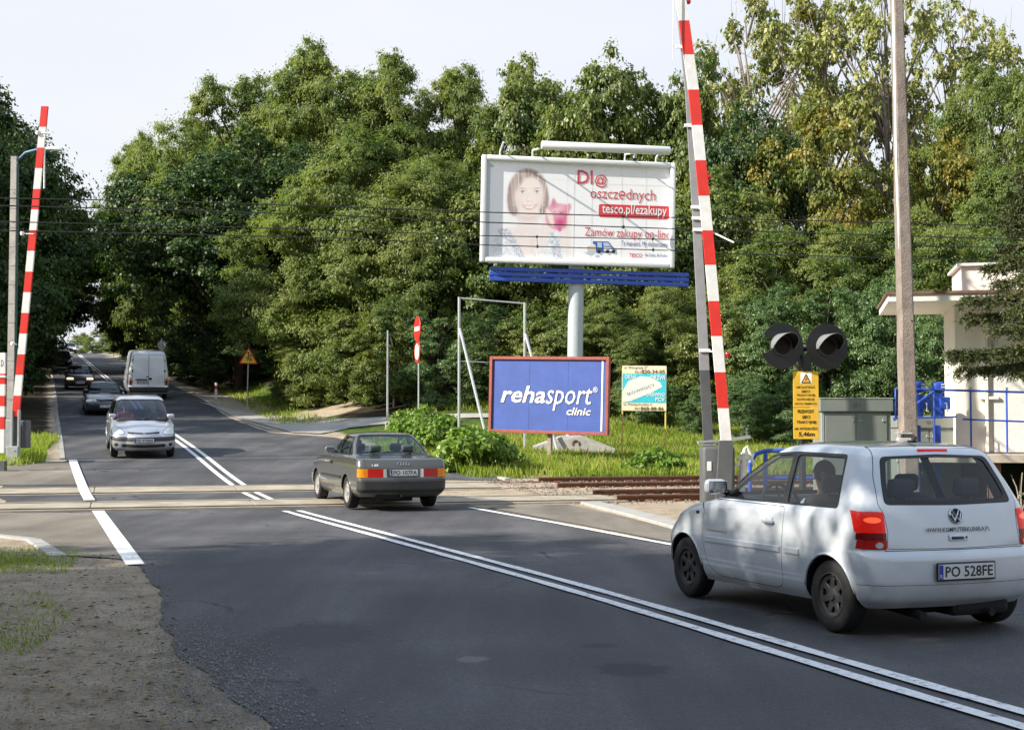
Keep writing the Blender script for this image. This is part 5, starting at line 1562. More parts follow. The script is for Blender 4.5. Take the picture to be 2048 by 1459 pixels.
lay([(250, 885), (335, 870), (420, 985), (505, 1150), (450, 1170), (360, 1000)], (.46, .49, .56), 1.5, .55, 1 + .55 * blur(prg.normal(size=PX.shape), .8) * 2)
lay([(705, 905), (760, 930), (805, 1060), (830, 1172), (770, 1172), (722, 1020)], (.46, .49, .56), 1.5, .5, 1 + .55 * blur(prg.normal(size=PX.shape), .8) * 2)
lay([(330, 600), (345, 470), (410, 372), (500, 337), (600, 372), (660, 450), (696, 600), (690, 700), (640, 745), (600, 700), (520, 600), (430, 700), (402, 758), (345, 712)], (.47, .38, .36), 1.6, .95, strand)
spot(390, 560, 34, 150, (.66, .58, .55), .55, .1); spot(655, 570, 22, 120, (.62, .54, .50), .5, -.08); spot(470, 390, 60, 34, (.62, .53, .50), .5); spot(420, 690, 22, 60, (.30, .23, .22), .45); spot(628, 690, 16, 55, (.30, .23, .22), .45)
lay([(395, 590), (412, 505), (470, 425), (560, 405), (622, 470), (647, 560), (632, 660), (592, 735), (527, 772), (460, 742), (415, 680)], (.85, .77, .74), 2.2)
spot(430, 640, 34, 60, (.80, .66, .62), .45); spot(610, 630, 26, 60, (.80, .66, .62), .4); spot(525, 752, 60, 16, (.74, .62, .58), .4)
lay([(402, 545), (424, 462), (500, 392), (605, 402), (645, 480), (585, 428), (500, 418), (445, 480)], (.52, .43, .40), 2.2, .8, strand)
for ex in (462, 588):
    spot(ex, 545, 25, 9, (.93, .93, .94), .8); spot(ex, 545, 10, 9, (.16, .19, .23), .95); spot(ex, 536, 27, 4, (.22, .17, .16), .85); spot(ex, 514, 32, 5, (.42, .33, .30), .75, .08 if ex < 500 else -.06); spot(ex, 562, 26, 7, (.74, .62, .58), .45)
spot(505, 590, 8, 42, (.78, .67, .63), .35); spot(512, 626, 9, 5, (.58, .42, .38), .6); spot(540, 626, 9, 5, (.58, .42, .38), .5); spot(527, 612, 10, 12, (.92, .86, .83), .5)
lay([(468, 663), (500, 664), (527, 669), (555, 664), (590, 660), (566, 690), (527, 702), (488, 692)], (.68, .38, .37), 1.2, .9)
lay([(480, 668), (527, 674), (578, 666), (556, 684), (527, 689), (498, 685)], (.95, .95, .95), .9, .95)
spot(462, 660, 8, 14, (.70, .56, .52), .5); spot(596, 656, 8, 14, (.70, .56, .52), .5)
for ex in (390, 652): spot(ex, 668, 10, 20, (.40, .42, .46), .8); spot(ex, 660, 4, 6, (.95, .95, .96), .8)
lay([(590, 965), (640, 825), (700, 735), (742, 780), (722, 870), (682, 1000), (652, 1085), (600, 1065)], (.85, .77, .74), 2.2, .85)
lay([(862, 735), (892, 760), (903, 900), (917, 1085), (850, 1115), (800, 960), (830, 840)], (.85, .77, .74), 2.2, .85)
lay([(665, 765), (676, 700), (730, 655), (800, 650), (858, 675), (876, 750), (852, 850), (790, 888), (730, 872), (680, 830)], (.76, .46, .54), 1.5)
spot(760, 700, 55, 34, (.88, .66, .72), .6); spot(800, 820, 60, 50, (.60, .10, .24), .75); spot(850, 760, 22, 60, (.62, .14, .28), .5)
lay([(706, 695), (716, 640), (735, 600), (765, 640), (778, 682)], (.74, .42, .50), 1.2); spot(738, 650, 12, 30, (.58, .18, .30), .5)
lay([(832, 678), (866, 655), (895, 660), (892, 700), (860, 728)], (.74, .42, .50), 1.2); lay([(772, 850), (802, 846), (808, 895), (784, 895)], (.66, .26, .38), 1.0)
spot(810, 735, 24, 18, (.66, .24, .36), .7); spot(800, 737, 4, 6, (.35, .05, .14), .8); spot(820, 737, 4, 6, (.35, .05, .14), .8); spot(748, 722, 5, 5, (.25, .05, .1), .8)
for k in range(4): lay([(668 + 12 * k, 705 + 14 * k), (690 + 12 * k, 703 + 14 * k), (726 + 6 * k, 790 + 14 * k), (704 + 6 * k, 802 + 14 * k)], (.86, .77, .73), 1.3, .95); spot(700 + 10 * k, 760 + 14 * k, 26, 3, (.70, .54, .50), .5, 1.0)
lay([(862, 770), (884, 745), (900, 800), (888, 870), (866, 850)], (.86, .77, .73), 1.6)
fold = np.clip(np.minimum(np.minimum(PX - 178, 925 - PX), 1e9) / 40, 0, 1)[..., None]; img[:] = img * fold + np.array([.86, .865, .88]) * (1 - fold)
img[:] = np.array([.86, .865, .88]) - (np.array([.86, .865, .88]) - img) * 1.18
H0, W0 = PX.shape
vv = [(*pp2(*zc_(x, y)),) for x, y in zip(PX.ravel(), PY.ravel())]
pidx = (np.arange(H0 - 1)[:, None] * W0 + np.arange(W0 - 1)[None]).ravel()
portrait = npmesh('portrait_print', [(a, yb - .005, b) for a, b in vv], np.stack([pidx, pidx + W0, pidx + W0 + 1, pidx + 1], 1), vcol_mat('portrait_print'))
ca_ = portrait.data.color_attributes.new('print', 'FLOAT_COLOR', 'POINT')
ca_.data.foreach_set('color', np.concatenate([np.clip(img, 0, 1).reshape(-1, 3), np.ones((H0 * W0, 1))], 1).astype(np.float32).ravel())
# seams of the pasted sheets
seam = mat('paper_seam', (.74, .745, .76), .6)
for px_ in (425, 640, 860, 1075, 1340, 1560): art([zc_(px_ - 2, 275), zc_(px_ + 2, 275), zc_(px_ + 3, 1165), zc_(px_ - 1, 1165)], seam, 1.6, sm_=False)
for a_, b_ in (((600, 430), (1200, 470)), ((1180, 480), (1790, 510))): art([zc_(a_[0], a_[1] - 2), zc_(b_[0], b_[1] - 2), zc_(b_[0], b_[1] + 1), zc_(a_[0], a_[1] + 1)], seam, 1.6, sm_=False)
# address block, little van
art([zc_(*p) for p in ((1140, 668), (1155, 660), (1765, 690), (1780, 705), (1772, 795), (1755, 808), (1150, 775), (1138, 760))], mat('poster_red', (.66, .05, .06), .55, var=.04), 2, sm_=False)
vb = mat('poster_blue', (.05, .12, .40), .5); vg_ = mat('poster_pale_blue', (.45, .55, .70), .5)
art([zc_(*p) for p in ((1040, 1035), (1120, 1030), (1125, 1090), (1045, 1085))], mat('poster_beige', (.60, .54, .42), .6), 2, sm_=False)
art([zc_(*p) for p in ((1090, 990), (1230, 995), (1260, 1040), (1295, 1060), (1290, 1095), (1120, 1088), (1115, 1020), (1092, 1015))], vb, 3, sm_=False)
art([zc_(*p) for p in ((1180, 1005), (1225, 1005), (1252, 1040), (1190, 1038))], vg_, 4, sm_=False)
art([zc_(*p) for p in ((1130, 1000), (1170, 1003), (1172, 1050), (1132, 1046))], vg_, 4, sm_=False)
art([zc_(*p) for p in ((1185, 1045), (1250, 1050), (1290, 1068), (1285, 1085), (1190, 1078))], white_ink, 4, sm_=False)
for wx_ in (1145, 1222, 1275): art([zc_(wx_ + 16 * math.cos(a), 1084 + 18 * math.sin(a)) for a in np.linspace(0, 6.0, 10)], ink, 5, sm_=False)
art([zc_(*p) for p in ((1010, 1085), (1110, 1092), (1080, 1112), (1060, 1112))], vg_, 2, sm_=False)
art([zc_(*p) for p in ((1120, 1110), (1150, 1115), (1140, 1135), (1110, 1130))], vg_, 2, sm_=False)
po = pa.build('poster', bb); portrait.parent = po
lb = MB()
def ptext(s, a, b, m, bold=0, k=3, shear=0.0):
    """a = lower left, b = upper right corner in the crop picture"""
    p0 = pp2(*zc_(*a)); p1 = pp2(*zc_(*b))
    lettering(lb, s, p0[0], p0[1], p1[0], p1[1], m, yb - .004 * k, bold, shear)
rp = mat('poster_letter_red', (.60, .07, .08), .55, var=.03)
ptext('Dl', (945, 478), (1080, 362), rp, .012); ptext('@', (1098, 512), (1212, 400), rp, .01)
ptext('oszczędnych', (1062, 638), (1645, 542), rp, .0)
ptext('tesco.pl/ezakupy', (1168, 768), (1748, 685), white_ink, .012, 4)
ptext('Zamów zakupy on-line', (1018, 965), (1782, 905), rp, .0)
ptext('Ty kupujesz. My dostarczamy.', (1345, 1045), (1770, 1012), mat('poster_navy', (.06, .10, .25), .6), 0)
ptext('TESCO', (1418, 1138), (1535, 1108), rp, .01); ptext('dla Ciebie, dla Rodziny', (1560, 1142), (1772, 1118), mat('poster_navy', (.06, .10, .25), .6), 0)
lb.build('lettering', po)
# lighting trough on brackets, small spare brackets
def bxz(u, v): return toloc(u, v, BD + .1)
t0 = toloc(1083, 289, BD + 1.25); t1 = toloc(1340, 303, BD + 1.25)
mb = MB()
cx_, cz_ = (t0[0] + t1[0]) / 2, (t0[1] + t1[1]) / 2; ln = t1[0] - t0[0]
M = Matrix.Translation((cx_, -BD - 1.25, cz_)) @ Matrix.Rotation(R(90), 4, 'Y')
mb.lathe([(.0, -ln / 2), (.12, -ln / 2), (.14, -ln / 2 + .03), (.14, ln / 2 - .03), (.12, ln / 2), (0, ln / 2)], fr_m, M, 20)
mb.build('lamp_trough', bb, smooth=True, ang=40)
for u, tall in ((1000, .25), (1065, .38), (1250, .38), (1312, .25)):
    x = bxz(u, 320)[0]; mb = MB(); far_ = tall > .3
    mb.tube([(x, -BD - .05, zt - .05), (x, -BD - .12, zt + tall * .55), (x + .02, -BD - (1.25 if far_ else .75), (cz_ - .12) if far_ else zt + .30)], .032, fr_m, 8)
    mb.build('bracket', bb, smooth=True, ang=40)
# blue catwalk under the board
b0 = toloc(979, 543, .3); b1 = toloc(1377, 556, .3)
mb = MB()
for k in range(3): mb.rbox(((b0[0] + b1[0]) / 2, -.30, (b0[1] + b1[1]) / 2 + .10 - k * .165), (b1[0] - b0[0], .10, .13), blue_p, .02, 2)
for k in range(5): mb.box((b0[0] + (b1[0] - b0[0]) * (k + .5) / 5, -.18, (b0[1] + b1[1]) / 2 - .06), (.08, .14, .42), blue_p)
mb.build('catwalk', bb)

# ---- concrete foundation block in the grass
fb0 = ground_at(1148, 44.2)
mb = MB()
zt_ = 1.65 - (872 - 840) * 44.2 / F - fb0.z
wl, wr_ = -1.30, 1.28
vs = []; pr = [(wl, -.4), (wl + .02, .30), (-.42, zt_), (.25, zt_ + .02), (wr_ - .05, .26), (wr_, -.4)]
for y in (-.8, 1.6): vs += [(x, y if abs(x) > 1 else y * .9, z) for x, z in pr]
n = 6; fs = [list(range(n)), list(range(2 * n - 1, n - 1, -1))] + [[(i + 1) % n, i, n + i, n + (i + 1) % n] for i in range(n)]
mb.add(vs, fs, conc)
mb.tube([(.02 + .10 * math.cos(a), -.76, zt_ - .22 + .10 * math.sin(a)) for a in np.linspace(-.6, 3.75, 14)], .022, rail_m, 6)
tag(mb.build('foundation_block'), 'angular concrete foundation block with a lifting ring in the grass', 'concrete block').location = fb0

# ---- blue clinic board in a red frame
cy_ = 40.0; c0 = ground_at(1095, cy_)
cb = empty('advertising_board', c0, 'blue clinic advertising board in a red frame on one wooden post', 'advertising board', rot=(0, R(1.4), R(-26)))
def zof(v, Y, base): return EYE - (v - YH) * Y / F - base.z
sc_ = 1 / math.cos(R(26))
wL, wR = (982 - 1095) * cy_ / F * sc_ * 1.03, (1211 - 1095) * cy_ / F * sc_ * .98
zB, zT = zof(864, cy_, c0), zof(716, cy_, c0)
red_f = mat('weathered_red_frame', (.30, .075, .055), .7, var=.2, scale=7)
navy_b = mat('faded_blue_board', (.045, .09, .33), .55, var=.16, scale=2.2)
mb = MB(); mb.box(((wL + wR) / 2, .02, (zB + zT) / 2), (wR - wL - .05, .04, zT - zB - .05), navy_b); mb.box((wR - .17, -.004, (zB + zT) / 2), (.05, .012, zT - zB - .14), white_ink)
for k in (1, 2): mb.box((wL + (wR - wL) * k / 3, -.0015, (zB + zT) / 2), (.006, .003, zT - zB - .1), mat('board_joint', (.03, .05, .2), .6))
pn = mb.build('panel', cb)
mb = MB()
for x in (wL, wR): mb.rbox((x, 0, (zB + zT) / 2), (.09, .13, zT - zB + .09), red_f, .008, 1)
for z in (zB, zT): mb.rbox(((wL + wR) / 2, -.002, z), (wR - wL - .085, .125, .09), red_f, .008, 1)
mb.build('frame', cb)
wood_m = mat('weathered_timber', (.30, .25, .19), .9, var=.25, scale=10, bump=.3)
mb = MB(); mb.rbox((.0, .14, zT / 2 - .3), (.12, .12, zT + .5), wood_m, .01, 1); mb.build('post', cb)
lb = MB(); bx = lambda px: wL + (px - 983) / 229 * (wR - wL); bz = lambda py: zT - (py - 717) / 146 * (zT - zB)
hal = mat('black_outline', (.015, .015, .03), .6)
def two(s, x0, y0, x1, y1, bold, sh):
    lettering(lb, s, bx(x0) + .012, bz(y0) - .012, bx(x1) + .012, bz(y1) - .012, hal, -.006, bold + .006, sh)
    lettering(lb, s, bx(x0), bz(y0), bx(x1), bz(y1), white_ink, -.010, bold, sh)
two('reha', 1003, 806, 1092, 772, .017, .25); two('sport', 1093, 820, 1183, 775, .0, .25); two('clinic', 1134, 828, 1181, 813, .014, .25)
lettering(lb, '®', bx(1184), bz(783), bx(1193), bz(772), white_ink, -.010)
lb.build('lettering', pn)

# ---- cyan and cream board on two yellow posts
cy2 = 41.0; s0 = ground_at(1287, cy2)
sb_ = empty('advertising_board', s0, 'cream and cyan window dealer board on two thin yellow posts', 'advertising board', rot=(0, R(.6), R(-4)))
px2 = lambda px: (px - 1287) * cy2 / F; pz2 = lambda py: zof(py, cy2, s0)
cream = mat('cream_board', (.82, .76, .52), .6, var=.08); cyan = mat('cyan_print', (.05, .55, .66), .6, var=.1)
mb = MB(); mb.box((0, .01, (pz2(731) + pz2(821)) / 2), (px2(1331) - px2(1243), .03, pz2(731) - pz2(821)), cream)
mb.poly([(px2(1243.5), pz2(805)), (px2(1330.5), pz2(805)), (px2(1330.5), pz2(747)), (px2(1243.5), pz2(747))], cyan, -.009)
mb.poly([(px2(a), pz2(b)) for a, b in ((1243.5, 805), (1262, 801), (1300, 785), (1323, 773), (1318, 764), (1300, 754), (1280, 752), (1255, 762), (1244, 782))], mat('pale_cream_print', (.86, .83, .70), .6), -.012)
pn = mb.build('panel', sb_)
lb = MB(); brn = mat('brown_print', (.16, .10, .06), .6); blu = mat('blue_grey_print', (.20, .25, .40), .6)
for s, a, b, m, bo, k in (('ul. Winogrady 27', (1247, 739), (1293, 732), brn, 0, 9), ('061', (1268, 746), (1279, 741), brn, 0, 9), ('820-34-05', (1281, 747), (1328, 739), brn, .02, 9), ('OKNA', (1248, 758), (1272, 749), white_ink, .02, 13), ('DRZWI', (1300, 759), (1328, 750), white_ink, .02, 13),
                          ('DREWNO', (1292, 792), (1328, 785), white_ink, .02, 13), ('PCV', (1309, 802), (1328, 794), white_ink, .02, 13), ('ul. Międzychodzka 6', (1246, 812), (1302, 806), brn, 0, 9), ('061', (1268, 819), (1278, 814), brn, 0, 9), ('868-88-86', (1280, 820), (1326, 813), brn, .02, 9)):
    lb = MB(); lettering(lb, s, px2(a[0]), pz2(a[1]), px2(b[0]), pz2(b[1]), m, -k / 1000 - .004, bo); lb.build('lettering', pn)
lb = MB(); lettering(lb, 'SŁOWIŃSCY', px2(1250), pz2(782), px2(1309), pz2(774), blu, -.016, .01, 0, None, R(20))
lb.build('lettering', pn)
ypm = mat('yellow_post_paint', (.66, .47, .12), .6, var=.12)
for x in (px2(1244), px2(1330)):
    mb = MB(); mb.tube([(x, .04, -.3), (x, .04, pz2(735))], .026, ypm, 8); mb.build('post', sb_)

# ---- empty tubular sign frame
fy = 44.5; f0 = ground_at(985, fy)
ef = empty('sign_frame', f0, 'empty white tubular frame with raking braces behind the blue clinic board', 'sign frame', rot=(0, 0, R(6)))
fx = lambda px: (px - 985) * fy / F; fz = lambda py: zof(py, fy, f0)
for x, top in ((fx(918), fz(594)), (fx(1050), fz(604))):
    mb = MB(); mb.tube([(x, 0, -.4), (x, 0, top)], .045, galv, 8); mb.build('post', ef, smooth=True, ang=40)
    mb = MB(); mb.tube([(x + .02, -.02, top - 1.0), (x + .88, -1.6, -.1)], .045, galv, 8); mb.rbox((x + .05, -.03, top - 1.22), (.14, .05, .2), galv, .01, 1); mb.build('brace', ef, smooth=True, ang=40)
mb = MB(); mb.tube([(fx(918), 0, fz(596)), (fx(1050), 0, fz(606))], .028, galv, 8); mb.tube([(fx(918), 0, fz(722)), (fx(1050), 0, fz(728))], .018, galv, 8); mb.build('crossbar', ef)

# ---- no-entry sign above a ban sign, thin pole, triangle, marker post
ny_ = 50.0; n0 = ground_at(834, ny_)
ne = empty('road_sign', n0, 'red no entry disc above a smaller ban disc on one post, seen from the side', 'road sign', rot=(0, 0, R(-72)))
nz_ = lambda v: zof(v, ny_, n0)
mb = MB(); mb.tube([(0, .06, -.3), (0, .06, nz_(640))], .032, galv, 8); mb.build('post', ne)
My = lambda z, y=0: Matrix.Translation((0, y, z)) @ Matrix.Rotation(R(90), 4, 'X')
for zc, r, kind_ in ((nz_(657), .45, 0), (nz_(703), .39, 1)):
    mb = MB()
    mb.lathe([(0, -.02), (r, -.02), (r, .0), (r - .006, .006), (0, .006)], red_p, My(zc), 36)
    if kind_ == 0: mb.poly([(-r * .78, zc - r * .17), (r * .78, zc - r * .17), (r * .78, zc + r * .17), (-r * .78, zc + r * .17)], white_p, -.010)
    else: mb.poly(ell(0, zc, r * .74, r * .74, 30), white_p, -.010); mb.box((0, -.013, zc), (.06, .004, r * .9), ink)
    mb.build('sign_face', ne, smooth=True, ang=40)
th = ground_at(775, 55.0)
mb = MB(); mb.tube([(0, 0, -.3), (0, 0, zof(660, 55, th))], [.045, .035], galv, 8)
tag(mb.build('pole'), 'thin bare grey pole at the wood edge left of the no entry sign', 'pole').location = th
ty_ = 62.0; t0_ = GP(494, 816); ty_ = t0_.y
tr = empty('warning_sign', t0_, 'yellow triangular warning sign with black running figures on a leaning post', 'road sign', rot=(0, R(1.2), R(12)))
zz = lambda v: zof(v, ty_, t0_)
mb = MB(); mb.tube([(0, .05, -.3), (0, .05, zz(706))], .032, galv, 8); mb.build('post', tr)
tw = 18.5 * ty_ / F
tri = rnd([(-tw, zz(727)), (tw, zz(727)), (0, zz(694))], .06)
mb = MB(); mb.prism(tri, 0, .02, red_p)
mb.poly(rnd([(-tw * .80, zz(725.2)), (tw * .80, zz(725.2)), (0, zz(698.5))], .04)[::1], mat('sign_yellow', (.82, .50, .02), .5, var=.04), -.004)
fzc = lambda dx, v: (dx * tw, zz(v))
for pts in ([(-.05, 709), (.05, 707), (.12, 710), (.06, 716), (.18, 721), (.12, 722), (.0, 717), (-.12, 722), (-.17, 720), (-.03, 714)],
            [(.20, 712), (.27, 711), (.30, 715), (.38, 721), (.33, 722), (.25, 718), (.17, 722), (.13, 721), (.21, 716)], [(-.28, 714), (-.1, 712), (-.08, 714), (-.26, 717)]):
    mb.poly([fzc(*p) for p in pts], ink, -.008)
mb.poly(ell(0, zz(705.6), .05, .05, 10), ink, -.008); mb.poly(ell(.24 * tw, zz(710), .04, .04, 10), ink, -.008)
mb.build('sign_face', tr)
d0 = GP(432, 797)
mb = MB(); hh = 32 * d0.y / F
mb.rbox((0, 0, hh * .5 - .1), (.13, .09, hh + .2), white_p, .02, 2); mb.box((0, 0, hh * .72), (.134, .094, hh * .22), red_p)
tag(mb.build('marker_post'), 'short white marker post with a red band on the verge behind the van', 'marker post').location = d0
rs0 = ground_at(323, 78)
rs = empty('road_sign', rs0, 'round road sign seen from its grey back above the van', 'road sign', rot=(0, 0, R(165)))
mb = MB(); mb.tube([(0, .05, -.3), (0, .05, zof(676, 78, rs0))], .035, galv, 8); mb.build('post', rs)
mb = MB(); mb.lathe([(0, -.02), (.27, -.02), (.27, 0), (0, 0)], grey_p, My(zof(690, 78, rs0)), 28); mb.build('sign_face', rs)
lg = [GP(776, 857), GP(850, 836)]
mb = MB(); a, b = lg[0] + Vector((0, 0, .1)), lg[1] + Vector((0, 0, .12))
mb.rbox((0, 0, 0), ((b - a).length, .28, .24), conc, .02, 1)
o = tag(mb.build('concrete_beam'), 'pale concrete kerb beam lying across the grass below the side path', 'concrete beam'); o.location = (a + b) / 2; o.rotation_euler = (0, -math.atan2(b.z - a.z, (b - a).to_2d().length), math.atan2(b.y - a.y, b.x - a.x))

# ---- level-crossing barriers
def beam(root, name, base, top, n, wd, dp, taper, m_a, m_b, first):
    """a straight boom of alternating bands"""
    base, top = Vector(base), Vector(top); ax = (top - base); L = ax.length; z = ax.normalized(); y = Vector((0, 1, 0)); x = y.cross(z).normalized(); y = z.cross(x)
    M = Matrix((x, y, z)).transposed().to_4x4(); M.translation = base
    mb = MB(); k = 0
    for i in range(n):
        a, b = L * i / n, L * (i + 1) / n; wa, wb = wd * (1 - (1 - taper) * i / n) / 2, wd * (1 - (1 - taper) * (i + 1) / n) / 2
        m = (m_a, m_b)[(i + first) % 2]
        vs = [(-wa, -dp / 2, a), (wa, -dp / 2, a), (wa, dp / 2, a), (-wa, dp / 2, a), (-wb, -dp / 2, b), (wb, -dp / 2, b), (wb, dp / 2, b), (-wb, dp / 2, b)]
        fs = [(0, 1, 5, 4), (1, 2, 6, 5), (2, 3, 7, 6), (3, 0, 4, 7)]
        if i == 0: fs.append((3, 2, 1, 0))
        if i == n - 1: fs.append((4, 5, 6, 7))
        mb.add(vs, fs, m, M)
    return mb.build(name, root)
boom_w = mat('boom_white', (.76, .75, .73), .5, var=.1, scale=5, bump=.05); boom_r = mat('boom_red', (.66, .035, .025), .45, var=.12, scale=5)
grey_d = mat('dark_grey_casing', (.095, .10, .105), .55, var=.15, scale=4, bump=.08)
by_ = 24.0; br0 = ground_at(1440, by_)
br = empty('crossing_barrier', br0, 'raised red and white barrier on a dark grey machine box right of the road', 'barrier')
L3 = lambda u, v, Y=by_: tuple(P(u, v, Y) - br0)
# bands measured down the boom: (photo v at band edges)
edges = [880, 816, 744, 672, 602, 530, 461, 392, 321, 251, 180, 110, 42, -28, -98]
def bx_at(v): return float(np.interp(v, [-120, 0, 42, 180, 330, 461, 602, 744, 880], [1345, 1361, 1368, 1387, 1402, 1415, 1427.5, 1440, 1452]))
mb = MB()
for i in range(len(edges) - 1):
    m = boom_w if i % 2 == 0 else boom_r
    a, b = Vector(L3(bx_at(edges[i]), edges[i])), Vector(L3(bx_at(edges[i + 1]), edges[i + 1]))
    wa = .5 * hpx(21, by_); wb = .5 * hpx(21, by_)
    vs = [a + Vector((-wa, -.03, 0)), a + Vector((wa, -.03, 0)), a + Vector((wa, .04, 0)), a + Vector((-wa, .04, 0)), b + Vector((-wb, -.03, 0)), b + Vector((wb, -.03, 0)), b + Vector((wb, .04, 0)), b + Vector((-wb, .04, 0))]
    fs = [(0, 1, 5, 4), (1, 2, 6, 5), (2, 3, 7, 6), (3, 0, 4, 7), (3, 2, 1, 0), (4, 5, 6, 7)]
    mb.add(vs, fs, m)
mb.build('boom', br)
mb = MB()
a, b = Vector(L3(1446, 1000)), Vector(L3(bx_at(880), 881)); wa = hpx(15, by_)
mb.add([a + Vector((-wa, -.05, 0)), a + Vector((wa, -.05, 0)), a + Vector((wa, .06, 0)), a + Vector((-wa, .06, 0)), b + Vector((-wa * .92, -.05, 0)), b + Vector((wa * .92, -.05, 0)), b + Vector((wa * .92, .06, 0)), b + Vector((-wa * .92, .06, 0))],
       [(0, 1, 5, 4), (1, 2, 6, 5), (2, 3, 7, 6), (3, 0, 4, 7), (4, 5, 6, 7)], grey_d); mb.build('boom_root', br)
# second beam behind, on the far side of the machine
boom_g = mat('boom_grey', (.30, .30, .31), .5, var=.12, scale=5)
mb = MB(); ye = by_ + .75
second = [(1419, 930), (1409, 740), (1400, 560), (1392, 422), (1385.5, 330), (1374, 180), (1354, 0), (1344, -80)]
wds = [19, 19, 18, 16, 13, 8, 6, 5]
for i in range(len(second) - 1):
    a = P(*second[i], ye) - br0; b = P(*second[i + 1], ye) - br0
    wa, wb = hpx(wds[i], ye) / 2, hpx(wds[i + 1], ye) / 2
    m = grey_d if i == 0 else boom_g
    vs = [a + Vector((-wa, -.03, 0)), a + Vector((wa, -.03, 0)), a + Vector((wa, .04, 0)), a + Vector((-wa, .04, 0)), b + Vector((-wb, -.03, 0)), b + Vector((wb, -.03, 0)), b + Vector((wb, .04, 0)), b + Vector((-wb, .04, 0))]
    mb.add(vs, [(0, 1, 5, 4), (1, 2, 6, 5), (2, 3, 7, 6), (3, 0, 4, 7), (3, 2, 1, 0), (4, 5, 6, 7)], m)
mb.build('rear_boom', br)
mb = MB()
for v, ua in ((701, 1409), (415, 1392), (437, 1394), (460, 1396), (252, 1379), (95, 1362)):
    a = P(ua, v, ye) - br0; b = P(bx_at(v), v + 3, by_) - br0
    mb.tube([a, b], .016, boom_w, 6); mb.rbox(a + Vector((0, -.05, 0)), (.2, .02, .06), boom_w, .005, 1)
mb.tube([P(1424, 464, by_ + .1) - br0, P(1468, 485, by_ - .5) - br0], .014, boom_w, 6)
mb.tube([P(1347, -30, by_ - .1) - br0, P(1346, 118, by_ - .1) - br0], .010, boom_w, 6)
mb.build('boom_spacer', br)
for u, v in ((1417, 354), (1455, 709), (1376, 3)):
    mb = MB(); c = P(u, v, by_ + .02) - br0
    mb.lathe([(0, -.05), (.035, -.045), (.05, -.015), (.05, .015), (.035, .045), (0, .05)], mat('red_lens', (.55, .01, .02), .15, coat=.6), Matrix.Translation(c), 16)
    mb.tube([c, c - Vector((.09, 0, 0))], .02, boom_w, 6); mb.build('warning_lamp', br, smooth=True, ang=50)
mb = MB()
a = Vector(L3(1437, 890)); 
mb.box(Vector(L3(1432, 882)) + Vector((0, .35, 0)), (.55, .10, .035), galv, rot=(0, R(-4), R(6))); mb.box(Vector(L3(1475, 878)) + Vector((0, .3, 0)), (.55, .06, .05), galv, rot=(0, R(-8), R(6)))
mb.box(Vector(L3(1422, 890)) + Vector((0, .5, 0)), (.3, .05, .02), galv)
for k in range(4): mb.tube([tuple(Vector(L3(1499, 858 + 6 * k)) + Vector((.012 * math.cos(q), .3, .018 * math.sin(q)))) for q in np.linspace(0, 6.28, 9)], .004, galv, 5)
mb.build('counterweight_arm', br)
mb = MB()
bx0 = P(1436, 990, by_ + .35) - br0
mb.rbox((bx0.x, .45, .60), (.56, .50, 1.20), grey_d, .06, 3); mb.rbox((bx0.x, .45, .02), (.66, .60, .08), conc, .01, 1)
cs = mb.build('machine_box', br, smooth=True, ang=45)
mb = MB(); mb.rbox((bx0.x - .17, .195, .86), (.075, .008, .16), white_ink, .002, 1); mb.build('label_plate', cs)
# white bent pipe and blue tube rail beside the barrier machine
wpos_ = GP(1487, 1020); wY = 24.6; wx0 = ground_at(1488, wY)
mb = MB(); L4 = lambda u, v: tuple(P(u, v, wY) - wx0)
mb.tube([L4(1480, 1010), L4(1484, 960), L4(1488, 905)], [.075, .07, .06], boom_w, 10)
mb.tube([L4(1486, 925), L4(1489, 897), L4(1494, 893), L4(1499, 903), L4(1508, 930)], .03, boom_w, 8)
mb.rbox(L4(1486, 917), (.20, .12, .05), boom_w, .01, 1); mb.tube([L4(1470, 929), L4(1486, 929)], .04, boom_w, 8)
tag(mb.build('standpipe', smooth=True, ang=40), 'white standpipe with a bent swan-neck top beside the barrier machine', 'standpipe').location = wx0
gr_ = ground_at(1530, 25.2)
mb = MB(); L5 = lambda u, v, Y=25.2: tuple(P(u, v, Y) - gr_)
mb.tube([L5(1500, 926), L5(1512, 907), L5(1530, 901), L5(1620, 899), L5(1760, 899)], .04, blue_p, 8)
mb.tube([L5(1531, 902), L5(1531, 1020)], .04, blue_p, 8); mb.tube([L5(1500, 926), L5(1500, 1015)], .035, blue_p, 8)
mb.tube([L5(1531, 955), L5(1760, 955)], .03, blue_p, 8); mb.tube([L5(1760, 899), L5(1760, 1020)], .04, blue_p, 8)
tag(mb.build('guard_rail', smooth=True, ang=40), 'low blue tubular guard rail half hidden behind the white hatchback', 'railing').location = gr_

